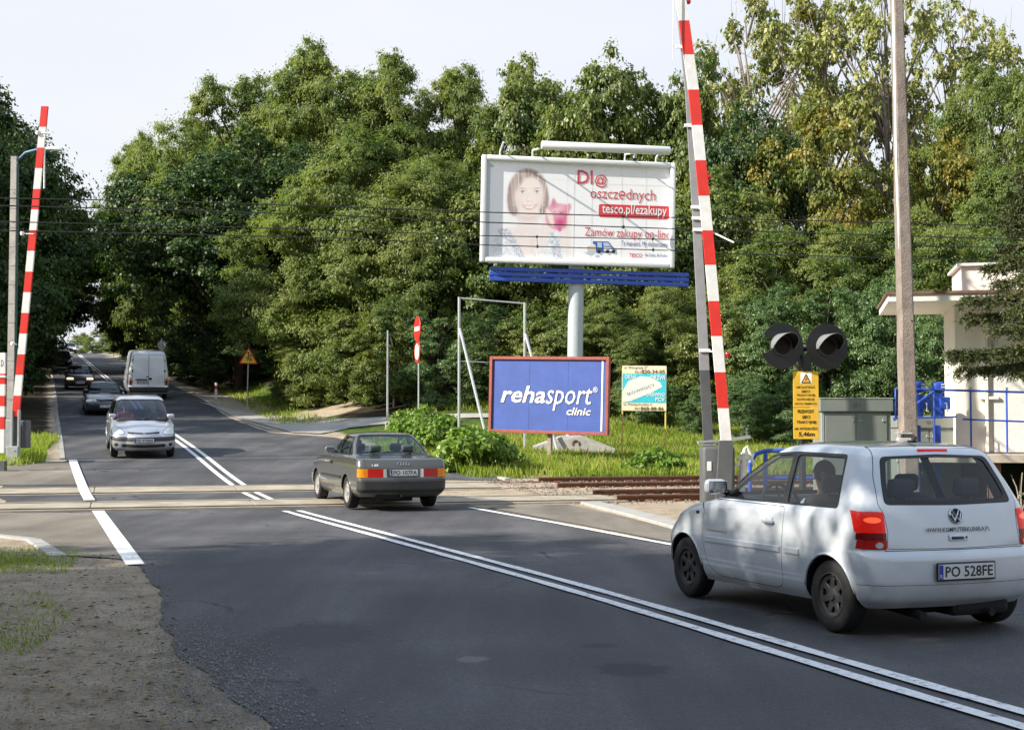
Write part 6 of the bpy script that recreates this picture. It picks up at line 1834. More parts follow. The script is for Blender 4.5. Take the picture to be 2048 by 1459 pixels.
# left barrier
ly = 36.0; lb0 = GP(28, 927); ly = lb0.y
lbr = empty('crossing_barrier', lb0, 'raised red and white barrier leaning over the left verge beyond the crossing', 'barrier')
e2 = [832, 789, 742, 697, 656, 616, 576, 535, 494, 453, 413, 374, 334, 293, 254, 213]
ux = lambda v: 31 + (89.5 - 31) * (832 - v) / (832 - 213)
mb = MB()
e2 = list(np.linspace(832, 213, 16))
for i in range(15):
    m = boom_r if i % 2 == 0 else boom_w
    a, b = P(ux(e2[i]), e2[i], ly) - lb0, P(ux(e2[i + 1]), e2[i + 1], ly) - lb0
    wa, wb = .5 * hpx(14.5 - 1.0 * i / 15, ly), .5 * hpx(14.5 - 1.0 * (i + 1) / 15, ly)
    vs = [a + Vector((-wa, -.03, 0)), a + Vector((wa, -.03, 0)), a + Vector((wa, .05, 0)), a + Vector((-wa, .05, 0)), b + Vector((-wb, -.03, 0)), b + Vector((wb, -.03, 0)), b + Vector((wb, .05, 0)), b + Vector((-wb, .05, 0))]
    mb.add(vs, [(0, 1, 5, 4), (1, 2, 6, 5), (2, 3, 7, 6), (3, 0, 4, 7), (3, 2, 1, 0), (4, 5, 6, 7)], m)
mb.build('boom', lbr)
cas_g = mat('light_grey_casing', (.33, .35, .35), .55, var=.12)
mb = MB(); L6 = lambda u, v, Y=None: P(u, v, Y or ly) - lb0
for u in (24.5, 38):
    mb.rbox((L6(u, 870).x, .0, L6(u, 862).z), (.05, .12, 1.1), cas_g, .01, 1)
mb.box((L6(31, 860).x, .04, L6(31, 850).z), (.16, .03, .9), grey_d); mb.build('boom_root', lbr)
mb = MB(); mb.rbox((L6(14, 860).x, .25, L6(14, 868).z), (.24, .40, .78), cas_g, .03, 2); mb.rbox((L6(42, 860).x, .35, L6(42, 868).z), (.16, .40, .72), grey_d, .03, 2)
mb.rbox((L6(28, 907).x, -.06, L6(28, 907).z), (.31, .16, .40), cas_g, .02, 2)
for z in (-.09, .09): mb.lathe([(0, .02), (.016, .02), (.018, 0)], galv, Matrix.Translation((L6(28, 907).x + .05, -.14, L6(28, 907).z + z)) @ Matrix.Rotation(R(90), 4, 'X'), 8)
mb.build('machine_box', lbr)
for u, v in ((78, 266), (47, 467), (28, 687)):
    c = L6(u, v) + Vector((-.02, -.03, 0)); mb = MB()
    mb.lathe([(0, -.06), (.045, -.05), (.06, 0), (.045, .05), (0, .06)], boom_w, Matrix.Translation(c), 14)
    mb.tube([c, c + Vector((.3 if v < 500 else .1, .0, -.02))], .016, boom_w, 6); mb.build('warning_lamp', lbr, smooth=True, ang=50)
mb = MB(); mb.tube([L6(89, 296), L6(88.5, 377)], .022, boom_w, 6); mb.tube([L6(84, 296), L6(89, 296)], .02, boom_w, 6); mb.build('hanging_rod', lbr)
# short red and white mast at the frame edge
sy2 = 34.5; sm0 = ground_at(5, sy2)
mb = MB()
sv = [(900, 705)]; bands = [905, 858, 833, 812, 791, 768, 747, 705]
for i in range(len(bands) - 1):
    z0, z1 = EYE - (bands[i] - YH) * sy2 / F - sm0.z, EYE - (bands[i + 1] - YH) * sy2 / F - sm0.z
    mb.box((0, 0, (z0 + z1) / 2), (.13, .10, z1 - z0), (boom_w, boom_r)[i % 2])
mb.rbox((0, 0, EYE - (753 - YH) * sy2 / F - sm0.z), (.16, .14, .06), boom_w, .01, 1)
zq = EYE - (726 - YH) * sy2 / F - sm0.z
lettering(mb, 'D', -.03, zq - .08, .03, zq + .08, ink, -.054)
mb.box((0, 0, .0), (.2, .2, .5), grey_d)
tag(mb.build('signal_mast'), 'short red and white banded mast cut by the left picture edge', 'mast').location = sm0

# ---- concrete lamp pole on the left
py_ = 37.5; pl0 = ground_at(22, py_)
lp = empty('street_lamp', pl0, 'slim concrete lamp pole with a blue arm and white lamp head behind the left barrier', 'street lamp')
zq = lambda v: EYE - (v - YH) * py_ / F - pl0.z; xq = lambda u, Y=py_: (u - 1024) * Y / F - pl0.x
top = zq(310)
mb = MB(); mb.add([(a * (.095 - .02 * t), b * (.08 - .015 * t), -.4 + (top + .4) * t) for t in (0, 1) for a, b in ((-1, -1), (1, -1), (1, 1), (-1, 1))], [(0, 1, 5, 4), (1, 2, 6, 5), (2, 3, 7, 6), (3, 0, 4, 7), (4, 5, 6, 7)], conc)
for k in range(9): mb.box((.02, -.082 + .001 * k, .8 + k * (top - 1) / 9), (.012, .012, .012), black_p)
for k in range(14): mb.box((0, 0, .6 + k * (top - 1) / 14), (.196 - .04 * k / 14, .166 - .03 * k / 14, .010), mat('pole_band', (.14, .14, .14), .6))
mb.build('pole', lp)
mb = MB(); mb.tube([(.12, 0, -.2), (.11, 0, top - .2)], .022, mat('green_cable', (.03, .12, .09), .5), 6); mb.build('cable', lp)
mb = MB(); mb.tube([(.06, 0, top - .12), (xq(45), -.02, zq(302)), (xq(66), -.1, zq(298)), (xq(92), -.2, zq(297))], .03, mat('pale_blue_arm', (.12, .25, .42), .5), 8); mb.build('arm', lp, smooth=True)
mb = MB(); M = Matrix.Translation((xq(106), -.25, zq(299.5))) @ Matrix.Rotation(R(3), 4, 'Y') @ Matrix.Diagonal((.26, .13, .075, 1))
mb.lathe([(0, 1), (.5, .9), (.85, .55), (1, 0), (.9, -.25), (0, -.35)], white_p, M, 20); mb.build('lamp_head', lp, smooth=True, ang=50)

# ---- twin-lamp road signal with yellow notices
gy_ = 22.0; sg0 = ground_at(1611, gy_)
sg = empty('level_crossing_signal', sg0, 'twin black round road signal lamps with pale hoods, facing the camera', 'signal', rot=(0, 0, R(15)))
qz = lambda v: EYE - (v - YH) * gy_ / F - sg0.z; qx = lambda u: (u - 1611) * gy_ / F
mb = MB(); mb.tube([(0, .12, -.4), (0, .12, qz(712))], .055, black_p, 12); mb.build('post', sg, smooth=True, ang=40)
mb = MB(); mb.rbox((0, .10, qz(697)), (.62, .10, .07), black_p, .02, 1); mb.rbox((0, .02, qz(725)), (.17, .16, .26), black_p, .03, 2); mb.build('cross_arm', sg)
hood_m = mat('pale_hood', (.20, .21, .21), .5, var=.1)
for u, v, notch in ((1562, 692, True), (1658, 692, False)):
    c = Vector((qx(u) * 1.03, 0, qz(v))); mb = MB(); r = .362
    Mx = Matrix.Translation(c) @ Matrix.Rotation(R(90), 4, 'X')
    # backboard, the left one with a bite broken out of it
    if notch:
        a0, a1 = R(-158), R(150)
        mb.lathe([(.16, .012), (r, .012), (r, -.006), (.16, -.006)], black_p, Mx, 40, a0, a1)
    else: mb.lathe([(.1, .012), (r, .012), (r, -.006), (.1, -.006)], black_p, Mx, 44)
    bd = mb.build('backboard', sg, smooth=True, ang=40)
    mb = MB(); mb.lathe([(.0, -.22), (.12, -.20), (.17, -.02), (.17, .03), (.155, .03), (.0, .02)], black_p, Mx, 30); mb.lathe([(0, .045), (.08, .04), (.15, .025)], mat('dark_lens', (.012, .006, .006), .5, spec=.2), Mx, 28); mb.build('lamp', sg, smooth=True, ang=40)
    # half-round hood
    mb = MB(); vs = []; fs = []; na = 26
    for i in range(na + 1):
        a = R(-12) + R(204) * i / na; dep = .04 + .30 * max(0.06, math.sin(max(0, min(math.pi, (a + R(12)) * 180 / 204)))) ** .7
        for rr_, dy in ((.195, -.01), (.195, -dep), (.188, -dep), (.188, -.01)):
            vs.append((c.x + rr_ * math.cos(a), dy, c.z + rr_ * math.sin(a)))
    for i in range(na):
        for j, q in ((0, 1), (1, 2), (2, 3)): fs.append((4 * i + j, 4 * i + q, 4 * i + 4 + q, 4 * i + 4 + j))
    mb.add(vs, [fs[k] for k in range(len(fs)) if k % 3 != 2], hood_m); mb.add(vs, [fs[k] for k in range(len(fs)) if k % 3 == 2], black_p)
    mb.build('hood', sg, smooth=True, ang=50)
yel = mat('notice_yellow', (.70, .42, .03), .5, var=.12, scale=6)
def notice(name, label, v0, v1, lines, tri_):
    r0 = empty(name, sg0 + Vector((0, -.03, 0)), label, 'notice')
    mb = MB(); mb.rbox((0, 0, (qz(v0) + qz(v1)) / 2), (qx(1636) - qx(1585), .012, qz(v0) - qz(v1)), yel, .004, 1); pn = mb.build('panel', r0)
    lb = MB(); 
    if tri_:
        lb.poly([(qx(1600), qz(767)), (qx(1623), qz(767)), (qx(1623), qz(745)), (qx(1600), qz(745))], white_ink, -.008)
        lb.poly(rnd([(qx(1601.5), qz(766)), (qx(1621.5), qz(766)), (qx(1611.5), qz(747))], .01), ink, -.011); lb.poly([(qx(1604.5), qz(764)), (qx(1618.5), qz(764)), (qx(1611.5), qz(751))], yel, -.014)
        lb.poly([(qx(a), qz(b)) for a, b in ((1612.5, 752.5), (1608.5, 759), (1611, 759), (1609.5, 763), (1614, 757.5), (1611.5, 757.5))], red_p, -.017)
    if lb.v: lb.build('pictogram', pn)
    for s, u0_, u1_, va, vb_, bo in lines:
        lb = MB(); lettering(lb, s, qx(u0_), qz(va), qx(u1_), qz(vb_), ink, -.009, bo); lb.build('lettering', pn)
    return r0
notice('warning_notice', 'upper yellow notice with an electric shock triangle on the signal post', 742.5, 814, [('NIE DOTYKAĆ', 1592, 1629, 776.5, 770.5, .02), ('SIECI', 1602, 1619, 785, 780, .02), ('TRAKCYJNEJ', 1592, 1629, 793, 788, .02), ('DOTKNIĘCIE', 1593, 1628, 801.5, 796, .02), ('GROZI ŚMIERCIĄ', 1588, 1633, 810, 804, .02)], True)
notice('height_notice', 'lower yellow notice giving the height 5,46 m on the signal post', 815, 877.5, [('PRZEWODY', 1594, 1627, 826, 819, .03), ('SIECI', 1603, 1619, 837, 830.5, .03), ('TRAKCYJNEJ', 1592, 1631, 848, 841, .03), ('NA WYSOKOŚCI', 1588, 1633, 859.5, 852.5, .03), ('5,46m', 1596, 1628, 873.5, 863, .035)], False)

# ---- relay cabinets
cab_m = mat('grey_green_cabinet', (.215, .235, .215), .5, var=.08, scale=3); cab_l = mat('pale_cabinet_trim', (.36, .38, .35), .5, var=.08)
def cabinet(label, ul, ur, vt, Y, dep, lid):
    c0_ = ground_at((ul + ur) / 2, Y); wd = (ur - ul) * Y / F; h = EYE - (vt - YH) * Y / F - c0_.z
    rt = empty('relay_cabinet', c0_, label, 'cabinet', 'grey relay cabinets by the tracks', rot=(0, 0, R(3)))
    mb = MB(); mb.rbox((0, dep / 2, h / 2), (wd * .95, dep, h - .04), cab_m, .015, 1); mb.rbox((-wd * .475 + .03, .0, h / 2), (.06, .03, h - .06), cab_l, .006, 1); mb.rbox((0, dep / 2, .0), (wd * 1.02, dep + .1, .25), conc, .01, 1)
    for z in (h * .55,): mb.rbox((-wd * .475 - .0, -.02, z), (.06, .08, .14), cab_l, .01, 1); mb.rbox((wd * .47, -.02, z), (.06, .08, .14), cab_l, .01, 1)
    b = mb.build('body', rt)
    mb = MB(); mb.rbox((0, dep / 2, h - lid / 2), (wd, dep + .12, lid), cab_m, .012, 1); mb.rbox((0, dep / 2, h + .006), (wd * 1.01, dep + .14, .02), cab_l, .005, 1); mb.build('lid', rt)
    for sg_ in (-1, 1):
        mb = MB(); dw = wd * .41; mb.rbox((sg_ * dw / 2 + sg_ * .012, -.008, (h - lid) / 2 + .05), (dw, .022, h - lid - .16), cab_m, .006, 1)
        dr_ = mb.build('door', rt)
        for px_ in ((.08,) if sg_ < 0 else (.10, .86)):
            hb = MB(); hx = sg_ * (.012 + dw * px_) ; hb.rbox((hx, -.026, h - lid - .16), (.03, .02, .05), cab_l, .006, 1); hb.tube([(hx, -.035, h - lid - .15), (hx + .05, -.04, h - lid - .18)], .009, galv, 6); hb.build('handle', dr_)
        if Y > 26.5:
            vb = MB()
            for k in range(4): vb.box((sg_ * (.012 + dw * .5), -.024, h * .40 + k * .035), (dw * .55, .02, .014), cab_l, rot=(R(25), 0, 0))
            vb.build('vent', dr_)
    lb = MB(); lettering(lb, 'NA 4', -.07, h - lid * .72, .07, h - lid * .3, mat('faint_print', (.12, .13, .12), .6), -.064, 0); lb.build('lettering', rt)
    return rt
cabinet('larger grey-green relay cabinet beside the yellow notices', 1637, 1786, 797, 26.0, .60, .24)
cabinet('smaller grey-green relay cabinet between the tall concrete pole and the white house', 1790, 1925, 833, 27.5, .55, .22)

# ---- tall concrete pole with conduit
ky = 21.0; k0 = ground_at(1822, ky)
kp = empty('concrete_pole', k0, 'tall weathered concrete pole with a white conduit up its left side', 'pole')
kx = lambda u, Y=ky: (u - 1024) * Y / F - k0.x; kz = lambda v, Y=ky: EYE - (v - YH) * Y / F - k0.z
mb = MB(); pole_m = mat('weathered_concrete', (.25, .205, .175), .9, var=.3, scale=5, bump=.6, bscale=40)
zt1, zb1 = kz(-120), -.4
xb, xt = (kx(1800 + 3), kx(1836)), (kx(1793.5 - 3), kx(1812 - 2))
seg = 26; vs = []; fs = []
rr_ = random.Random(3)
for i in range(seg + 1):
    t = i / seg; z = zb1 + (zt1 - zb1) * t
    xa, xb_ = xb[0] + (xt[0] - xb[0]) * t, xb[1] + (xt[1] - xb[1]) * t; xa += rr_.uniform(0, .010); d_ = .13 - .03 * t; cc = .022
    vs += [(xa + cc, -d_, z), (xb_ - cc, -d_, z), (xb_, -d_ + cc, z), (xb_, d_, z), (xa, d_, z), (xa, -d_ + cc, z)]
for i in range(seg):
    for j in range(6): fs.append((6 * i + j, 6 * i + (j + 1) % 6, 6 * i + 6 + (j + 1) % 6, 6 * i + 6 + j))
fs.append([6 * seg + j for j in range(6)])
mb.add(vs, fs, pole_m)
for v in (82, 95, 263, 642): mb.lathe([(0, .006), (.013, .006), (.014, 0)], black_p, Matrix.Translation((kx(1817 + (v * .012) - 4), -.118, kz(v))) @ Matrix.Rotation(R(90), 4, 'X'), 10)
mb.build('shaft', kp)
mb = MB(); mb.tube([(kx(1789 + 3) - .0, -.06, zt1), (kx(1795), -.08, kz(330)), (kx(1804), -.08, kz(640)), (kx(1807), -.08, kz(812))], .020, white_p, 8); mb.tube([(kx(1793) + .03, -.05, zt1), (kx(1807) + .02, -.06, kz(640)), (kx(1811), -.06, kz(820))], .012, black_p, 6)
mb.build('conduit', kp, smooth=True)
mb = MB(); mb.tube([(kx(1807), -.08, kz(812)), (kx(1809), -.09, kz(835)), (kx(1804), -.10, kz(862)), (kx(1804), -.1, kz(880))], [.026, .028, .022, .022], black_p, 8); mb.build('cable', kp, smooth=True)
mb = MB(); mb.rbox((kx(1803), -.10, kz(883)), (.2, .14, .12), mat('pale_junction_box', (.42, .44, .45), .5), .012, 1); mb.rbox((kx(1803), -.10, kz(866)), (.22, .16, .025), galv, .006, 1); mb.build('junction_box', kp)

# ---- crossing-keeper's house on its platform
house_m = mat('white_render', (.80, .76, .68), .85, var=.05, scale=2, bump=.12, bscale=50)
hy = 27.0; hx = lambda u, Y=hy: (u - 1024) * Y / F; hz = lambda v, Y=hy: EYE - (v - YH) * Y / F
ho0 = Vector((hx(1911), hy, hz(903)))
ho = empty('keeper_house', ho0, 'small white crossing-keeper house with a flat projecting roof behind the spruce', 'house', rot=(0, 0, R(-12)))
wz = hz(602, 26.0) - ho0.z; W2 = 7.0
mb = MB(); mb.box((W2 / 2, 1.1, wz / 2), (W2, 2.2, wz), house_m)
mb.box((hx(1958) - ho0.x + .11, -.05, wz / 2), (.05, .1, wz), house_m); mb.build('wall', ho)
mb = MB()
rx0 = -1.30; mb.box((rx0 + 4.5, .55, wz + .07), (9.0, 3.5, .13), house_m); mb.box((rx0 + 4.5, .55, wz + .16), (9.08, 3.58, .05), mat('brown_roof_edge', (.16, .085, .06), .8, var=.3))
rf = mb.build('roof', ho)
mb = MB(); px0 = hx(1925) - ho0.x; ph = (hz(527) - hz(588)); mb.box((px0 + 2.2, .9, wz + .18 + ph / 2), (4.4, 1.8, ph), house_m); mb.box((px0 + 2.2, .9, wz + .20 + ph), (4.56, 1.96, .05), white_p); mb.build('upper_storey', ho)
mb = MB(); dx0 = hx(1985) - ho0.x
mb.box((dx0 + .38, -.012, 1.02), (.82, .03, 2.04), mat('door_white', (.70, .69, .66), .5)); mb.rbox((dx0 - .03, -.03, 1.9), (.04, .04, .5), galv, .008, 1); dd_ = mb.build('door', ho)
mb = MB(); lx = hx(1957) - ho0.x; mb.rbox((lx + .17, -.05, hz(796) - ho0.z), (.36, .08, .06), white_p, .015, 2); mb.build('letter_box', ho)
# platform
pf = empty('platform', (ho0.x, hy, 0), 'raised concrete platform on reddish pillars under the white house', 'platform', rot=(0, 0, R(-9)))
mb = MB(); x0p, x1p = -.9, 8.0
gz_ = Tz(ho0.x, hy)
mb.rbox(((x0p + x1p) / 2, -.1, ho0.z - .10), (x1p - x0p, 2.0, .16), mat('platform_concrete', (.44, .38, .33), .85, var=.2, scale=4, bump=.3), .01, 1)
mb.build('slab', pf)
pil = mat('reddish_pillar', (.30, .15, .11), .85, var=.25, scale=6)
for x in (.55, 1.35, 2.6, 4.2): 
    mb = MB(); mb.rbox((x, -.8, (gz_ + ho0.z - .18) / 2), (.22, .22, ho0.z - .18 - gz_), pil, .01, 1); mb.build('pillar', pf)
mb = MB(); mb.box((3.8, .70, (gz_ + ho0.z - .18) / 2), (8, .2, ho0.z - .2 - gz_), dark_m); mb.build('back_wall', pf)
mb = MB(); q_ = random.Random(4)
for k in range(16):
    a = Vector((q_.uniform(.6, 1.4), q_.uniform(-1.3, -.9), gz_)); b = a + Vector((q_.uniform(-.6, .7), q_.uniform(-.3, .3), q_.uniform(.35, .8)))
    mb.tube([a, (a + b) / 2 + Vector((0, 0, .15)), b], .010, mat('dry_stem', (.40, .35, .27), .9), 5)
tag(mb.build('dry_stems'), 'tangle of dry bare stems below the platform edge', 'plant').location = (ho0.x, hy, 0)
# blue railing on the platform edge
rl0 = Vector((hx(1790, 26), 26.0, ho0.z - .1))
rg_ = empty('railing', rl0, 'blue platform railing with two horizontal rails in front of the white house', 'railing')
rx = lambda u, Y=26.0: (u - 1024) * Y / F - rl0.x; rz = lambda v, Y=26.0: EYE - (v - YH) * Y / F - rl0.z
mb = MB(); mb.tube([(rx(1791), 0, rz(835)), (rx(1791), 0, rz(777)), (rx(1870), 0, rz(779)), (rx(2048), 0, rz(784)), (rx(2300), 0, rz(790))], .022, blue_p, 8); mb.build('top_rail', rg_, smooth=True)
mb = MB(); mb.tube([(rx(1925), 0, rz(838)), (rx(2300), 0, rz(852))], .018, blue_p, 8); mb.tube([(rx(1787), 0, rz(840)), (rx(1868), .0, rz(782))], .022, blue_p, 8); mb.tube([(rx(1786), 0, rz(836)), (rx(1912), 0, rz(833))], .018, blue_p, 8); mb.build('lower_rail', rg_)
for u, v0_, v1_ in ((1868, 779, 905), (1941, 780, 898), (2013, 776, 905), (2120, 786, 905)):
    mb = MB(); mb.tube([(rx(u), 0, rz(v1_)), (rx(u), 0, rz(v0_))], .018, blue_p, 8)
    if u in (1941, 2013): mb.rbox((rx(u), 0, rz(777)), (.05, .03, .06), galv, .006, 1)
    mb.build('post', rg_)
# winches with blue cases
for u, lab in ((1836, 'blue hand winch half hidden behind the tall concrete pole'), (1876, 'blue hand winch standing clear right of the tall concrete pole')):
    wY = 26.6; w0_ = Vector(((u - 1024) * wY / F, wY, Tz((u - 1024) * wY / F, wY)))
    rt = empty('hand_winch', w0_, lab, 'winch', 'blue barrier winches'); wz_ = lambda v: EYE - (v - YH) * wY / F - w0_.z
    mb = MB(); mb.rbox((-.02, 0, wz_(812)), (.20, .16, .46), blue_p, .02, 2); mb.rbox((.10, -.05, wz_(806)), (.20, .14, .24), blue_p, .02, 2); mb.rbox((-.03, 0, wz_(850) / 2), (.12, .12, wz_(850)), blue_p, .01, 1); mb.build('column', rt)
    mb = MB(); mb.rbox((.01, 0, wz_(774)), (.24, .17, .21), blue_p, .07, 4); cse = mb.build('drum_case', rt, smooth=True, ang=45)
    mb = MB()
    for k in range(3): mb.box((.07, -.088, wz_(774) + .05 - .05 * k), (.07, .006, .022), white_ink)
    mb.build('label_plate', cse)
    mb = MB(); mb.tube([(.1, -.1, wz_(806)), (.1, -.22, wz_(806)), (.1, -.22, wz_(822)), (.1, -.30, wz_(822))], .012, galv, 6); mb.build('crank', rt)

# ---- overhead line
wire_m = mat('copper_wire', (.02, .018, .016), .6)
wl = [('contact', [(-60, 393.5), (0, 396), (350, 403), (700, 414), (960, 424), (1350, 435), (1425, 436), (1830, 447), (2160, 455)], .75, 'topmost of the four overhead wires crossing the billboard'),
      ('c2', [(-60, 408.5), (0, 411), (350, 420), (700, 432), (960, 444), (1350, 457.5), (1425, 460), (1830, 472), (2160, 482)], .75, 'second overhead wire from the top crossing the billboard'),
      ('c3', [(-60, 440), (0, 443), (350, 451), (700, 461), (960, 471), (1350, 479), (1425, 482), (1830, 491), (2160, 498)], 4.75, 'third overhead wire from the top crossing the billboard'),
      ('c4', [(-60, 457), (0, 461), (350, 468), (700, 477), (960, 489.5), (1350, 501), (1425, 506), (1830, 517), (2160, 525)], 4.75, 'lowest of the four overhead wires crossing the billboard')]
wpts = []
for nm, pts, off, lab in wl:
    d = []
    for u, v in pts:
        a = (u - 1024) / F; Y = (27.8 + off * 1.038) / (1 - SL * a); d.append(P(u, v, Y))
    e0 = d[0] + (d[0] - d[1]) * 3; e1 = d[-1] + (d[-1] - d[-2]) * 3
    mb = MB(); mb.tube([e0] + d + [e1], .0115, wire_m, 6)
    o = mb.build('overhead_wire'); tag(o, lab, 'overhead wire', 'overhead wires'); wpts.append((d, o))
def on_wire(d, u):
    us = [1024 + F * p.x / p.y for p in d]; i = max(0, min(len(us) - 2, int(np.searchsorted(us, u)) - 1)); t = (u - us[i]) / (us[i + 1] - us[i]); return d[i].lerp(d[i + 1], t)
for a, b, us in ((0, 1, (1244, 700)), (2, 3, (1071, 1305, 400))):
    for u in us:
        mb = MB(); p, q = on_wire(wpts[a][0], u), on_wire(wpts[b][0], u + 1); mb.tube([p, q], .006, wire_m, 5); mb.rbox(q, (.05, .03, .07), wire_m, .008, 1); mb.rbox(p, (.05, .03, .06), wire_m, .008, 1); mb.build('dropper', wpts[b][1])
# ------------------------------------------------------------ trees and plants
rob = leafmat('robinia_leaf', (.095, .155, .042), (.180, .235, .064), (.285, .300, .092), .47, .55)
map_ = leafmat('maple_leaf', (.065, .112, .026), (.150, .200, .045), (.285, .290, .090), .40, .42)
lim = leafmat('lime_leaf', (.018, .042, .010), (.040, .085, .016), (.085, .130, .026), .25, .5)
pop = leafmat('poplar_leaf', (.15, .19, .05), (.28, .30, .09), (.42, .40, .15), .30, .45)
aut = leafmat('autumn_leaf', (.075, .125, .022), (.180, .205, .040), (.38, .27, .045), .36, .5, .55)
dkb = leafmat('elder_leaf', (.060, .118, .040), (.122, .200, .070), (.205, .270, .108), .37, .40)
shr = leafmat('bramble_leaf', (.075, .15, .018), (.16, .27, .035), (.28, .37, .07), .32, .45, .8)
spr = leafmat('spruce_needle', (.034, .052, .018), (.080, .100, .032), (.145, .140, .052), .12, .6, 1.2)
bark = mat('bark', (.075, .060, .048), .95, var=.35, scale=6, bump=.6, bscale=18)
bark_p = mat('pale_bark', (.20, .165, .14), .9, var=.3, scale=5, bump=.5, bscale=14)

def unit(v): return v / np.maximum(np.linalg.norm(v, axis=-1, keepdims=True), 1e-9)
def leaves(rg, cen, rad, n, L, Wd, droop=.3, out_=.7, shell=.35, flat=.8, base=None, rnd_=.55):
    """n leaf-shaped faces spread through the clumps' volume, denser towards their surfaces"""
    wgt = rad ** 2; wgt = wgt / wgt.sum()
    k = rg.choice(len(rad), n, p=wgt)
    d = unit(rg.normal(size=(n, 3)))
    d[:, 2] = np.where(d[:, 2] < -.5, -d[:, 2] * .5, d[:, 2])
    if base is None: rr = rad[k] * (1 - shell * rg.random(n) ** 1.6) * (.85 + .30 * rg.random(n)); o_ = d
    else: rr = rad[k] * np.minimum(np.abs(rg.normal(size=n)) * .55 + .12, 1.7); o_ = base[k] * .75 + d * .55
    p = cen[k] + d * rr[:, None] * np.array([1, 1, flat])
    nn = unit(o_ + np.array([0, 0, .35]) + rg.normal(size=(n, 3)) * rnd_)          # leaf blades turn their faces outwards
    a = rg.normal(size=(n, 3)) * .8 + d * out_ * .4 + np.array([0, 0, -droop * 1.6])
    a = unit(a - nn * (a * nn).sum(1, keepdims=True)); s = np.cross(nn, a)
    sc = (.6 + .7 * rg.random(n))[:, None]
    b = p + a * L * sc * .45; w2 = s * Wd * sc * .5
    V = np.stack([p, b + w2 + nn * Wd * .12, p + a * L * sc - np.array([0, 0, droop * L * .25]), b - w2 + nn * Wd * .12], 1).reshape(-1, 3)
    return V
def quads(n): return np.arange(n * 4, dtype=np.int32).reshape(-1, 4)

def tree_proto(seed, kind):
    """crown and trunk meshes for one kind, about 12 m tall and 9 m wide, base at z = 0"""
    rg = np.random.default_rng(seed); H, Rr = 12.0, 4.5
    cfg = {'robinia': dict(n=46, low=.04, L=.165, W=.078, nl=165000, m=rob, droop=.45, tr=(.16, .04), r=(.9, 1.75)),
           'maple': dict(n=40, low=.08, L=.19, W=.15, nl=88000, m=map_, droop=.5, tr=(.18, .05), r=(1.0, 1.9)),
           'lime': dict(n=38, low=.04, L=.17, W=.13, nl=76000, m=lim, droop=.35, tr=(.2, .05), r=(1.1, 1.9)),
           'arch': dict(n=34, low=.36, L=.18, W=.14, nl=66000, m=lim, droop=.35, tr=(.2, .05), r=(1.1, 1.9)),
           'poplar': dict(n=40, low=.34, L=.17, W=.13, nl=14500, m=pop, droop=.3, tr=(.19, .03), r=(.5, 1.05)),
           'autumn': dict(n=32, low=.12, L=.18, W=.14, nl=62000, m=aut, droop=.45, tr=(.15, .04), r=(.9, 1.7)),
           'robhigh': dict(n=44, low=.24, L=.165, W=.078, nl=150000, m=rob, droop=.5, tr=(.16, .04), r=(.9, 1.75)),
           'elder': dict(n=36, low=.02, L=.22, W=.10, nl=70000, m=dkb, droop=.5, tr=(.09, .03), r=(1.0, 1.9))}[kind]
    cen = []; n = cfg['n']
    while len(cen) < n:
        z = cfg['low'] + (1 - cfg['low']) * rg.random(); t = (z - cfg['low']) / (1 - cfg['low'])
        env = Rr * max(.05, 1 - abs(2 * (.12 + .88 * t) - 1) ** 2.4) ** .55
        env = max(env, Rr * .62 * (1 - t) ** .3 if kind in ('robinia', 'elder', 'lime') and t < .35 else .5)
        a = rg.random() * 6.283; q = env * math.sqrt(rg.uniform(.25, 1))
        c = (q * math.cos(a), q * math.sin(a), z * H * .95)
        cen.append(c)
    cen = np.array(cen); rad = rg.uniform(*cfg['r'], n); rad *= np.where(cen[:, 2] > H * .8, .72, 1)
    # each bough carries many smaller sprays, so the outline stays ragged
    ms = 28
    sd = unit(rg.normal(size=(n, ms, 3)) + np.array([0, 0, .25]))
    od = unit(np.concatenate([cen[:, :2], (cen[:, 2:] - H * .45) * .8], 1))[:, None]
    C2 = (cen[:, None] + sd * rad[:, None, None] * rg.uniform(.45, 1.15, (n, ms, 1)) * np.array([1, 1, .85])).reshape(-1, 3)
    R2 = (rad[:, None] * rg.uniform(.22, .50, (n, ms)) * (.72 if kind == 'poplar' else 1)).ravel()
    B2 = unit(sd * .8 + od * .6).reshape(-1, 3)
    V = leaves(rg, C2, R2, cfg['nl'], cfg['L'], cfg['W'], cfg['droop'], flat=.7, base=B2)
    cr_ = npmesh('crown', V, quads(cfg['nl']), cfg['m'])
    mb = MB(); bk = bark_p if kind == 'poplar' else bark
    top = Vector((rg.normal() * .3, rg.normal() * .3, H * .86)); r0, r1 = cfg['tr']
    sp_ = [Vector((0, 0, -.6)), Vector((rg.normal() * .1, rg.normal() * .1, H * .2)), Vector((rg.normal() * .25, rg.normal() * .25, H * .45)), Vector((rg.normal() * .3, rg.normal() * .3, H * .68)), top]
    mb.tube(sp_, [r0 * 1.3, r0, r0 * .8, r0 * .5, r1 * .6], bk, 8)
    for c in cen:
        b = Vector(c); hz_ = max(H * .10, b.z - (Vector((b.x, b.y)).length * .9 + .5)); t = hz_ / (H * .86)
        st = Vector((sp_[2].x * min(1, t * 2), sp_[2].y * min(1, t * 2), hz_)); mid = st.lerp(b, .55) + Vector((rg.normal() * .2, rg.normal() * .2, .25))
        mb.tube([st, mid, b], [.075 * (1.2 - t * .7), .045, .014], bk, 5)
        if kind == 'poplar':
            for _ in range(3):
                e = b + Vector(rg.normal(size=3)) * .7 + Vector((0, 0, .5)); mb.tube([mid.lerp(b, .6), e], [.022, .006], bk, 4)
    tr_ = mb.build('trunk', None, smooth=True)
    return cr_, tr_
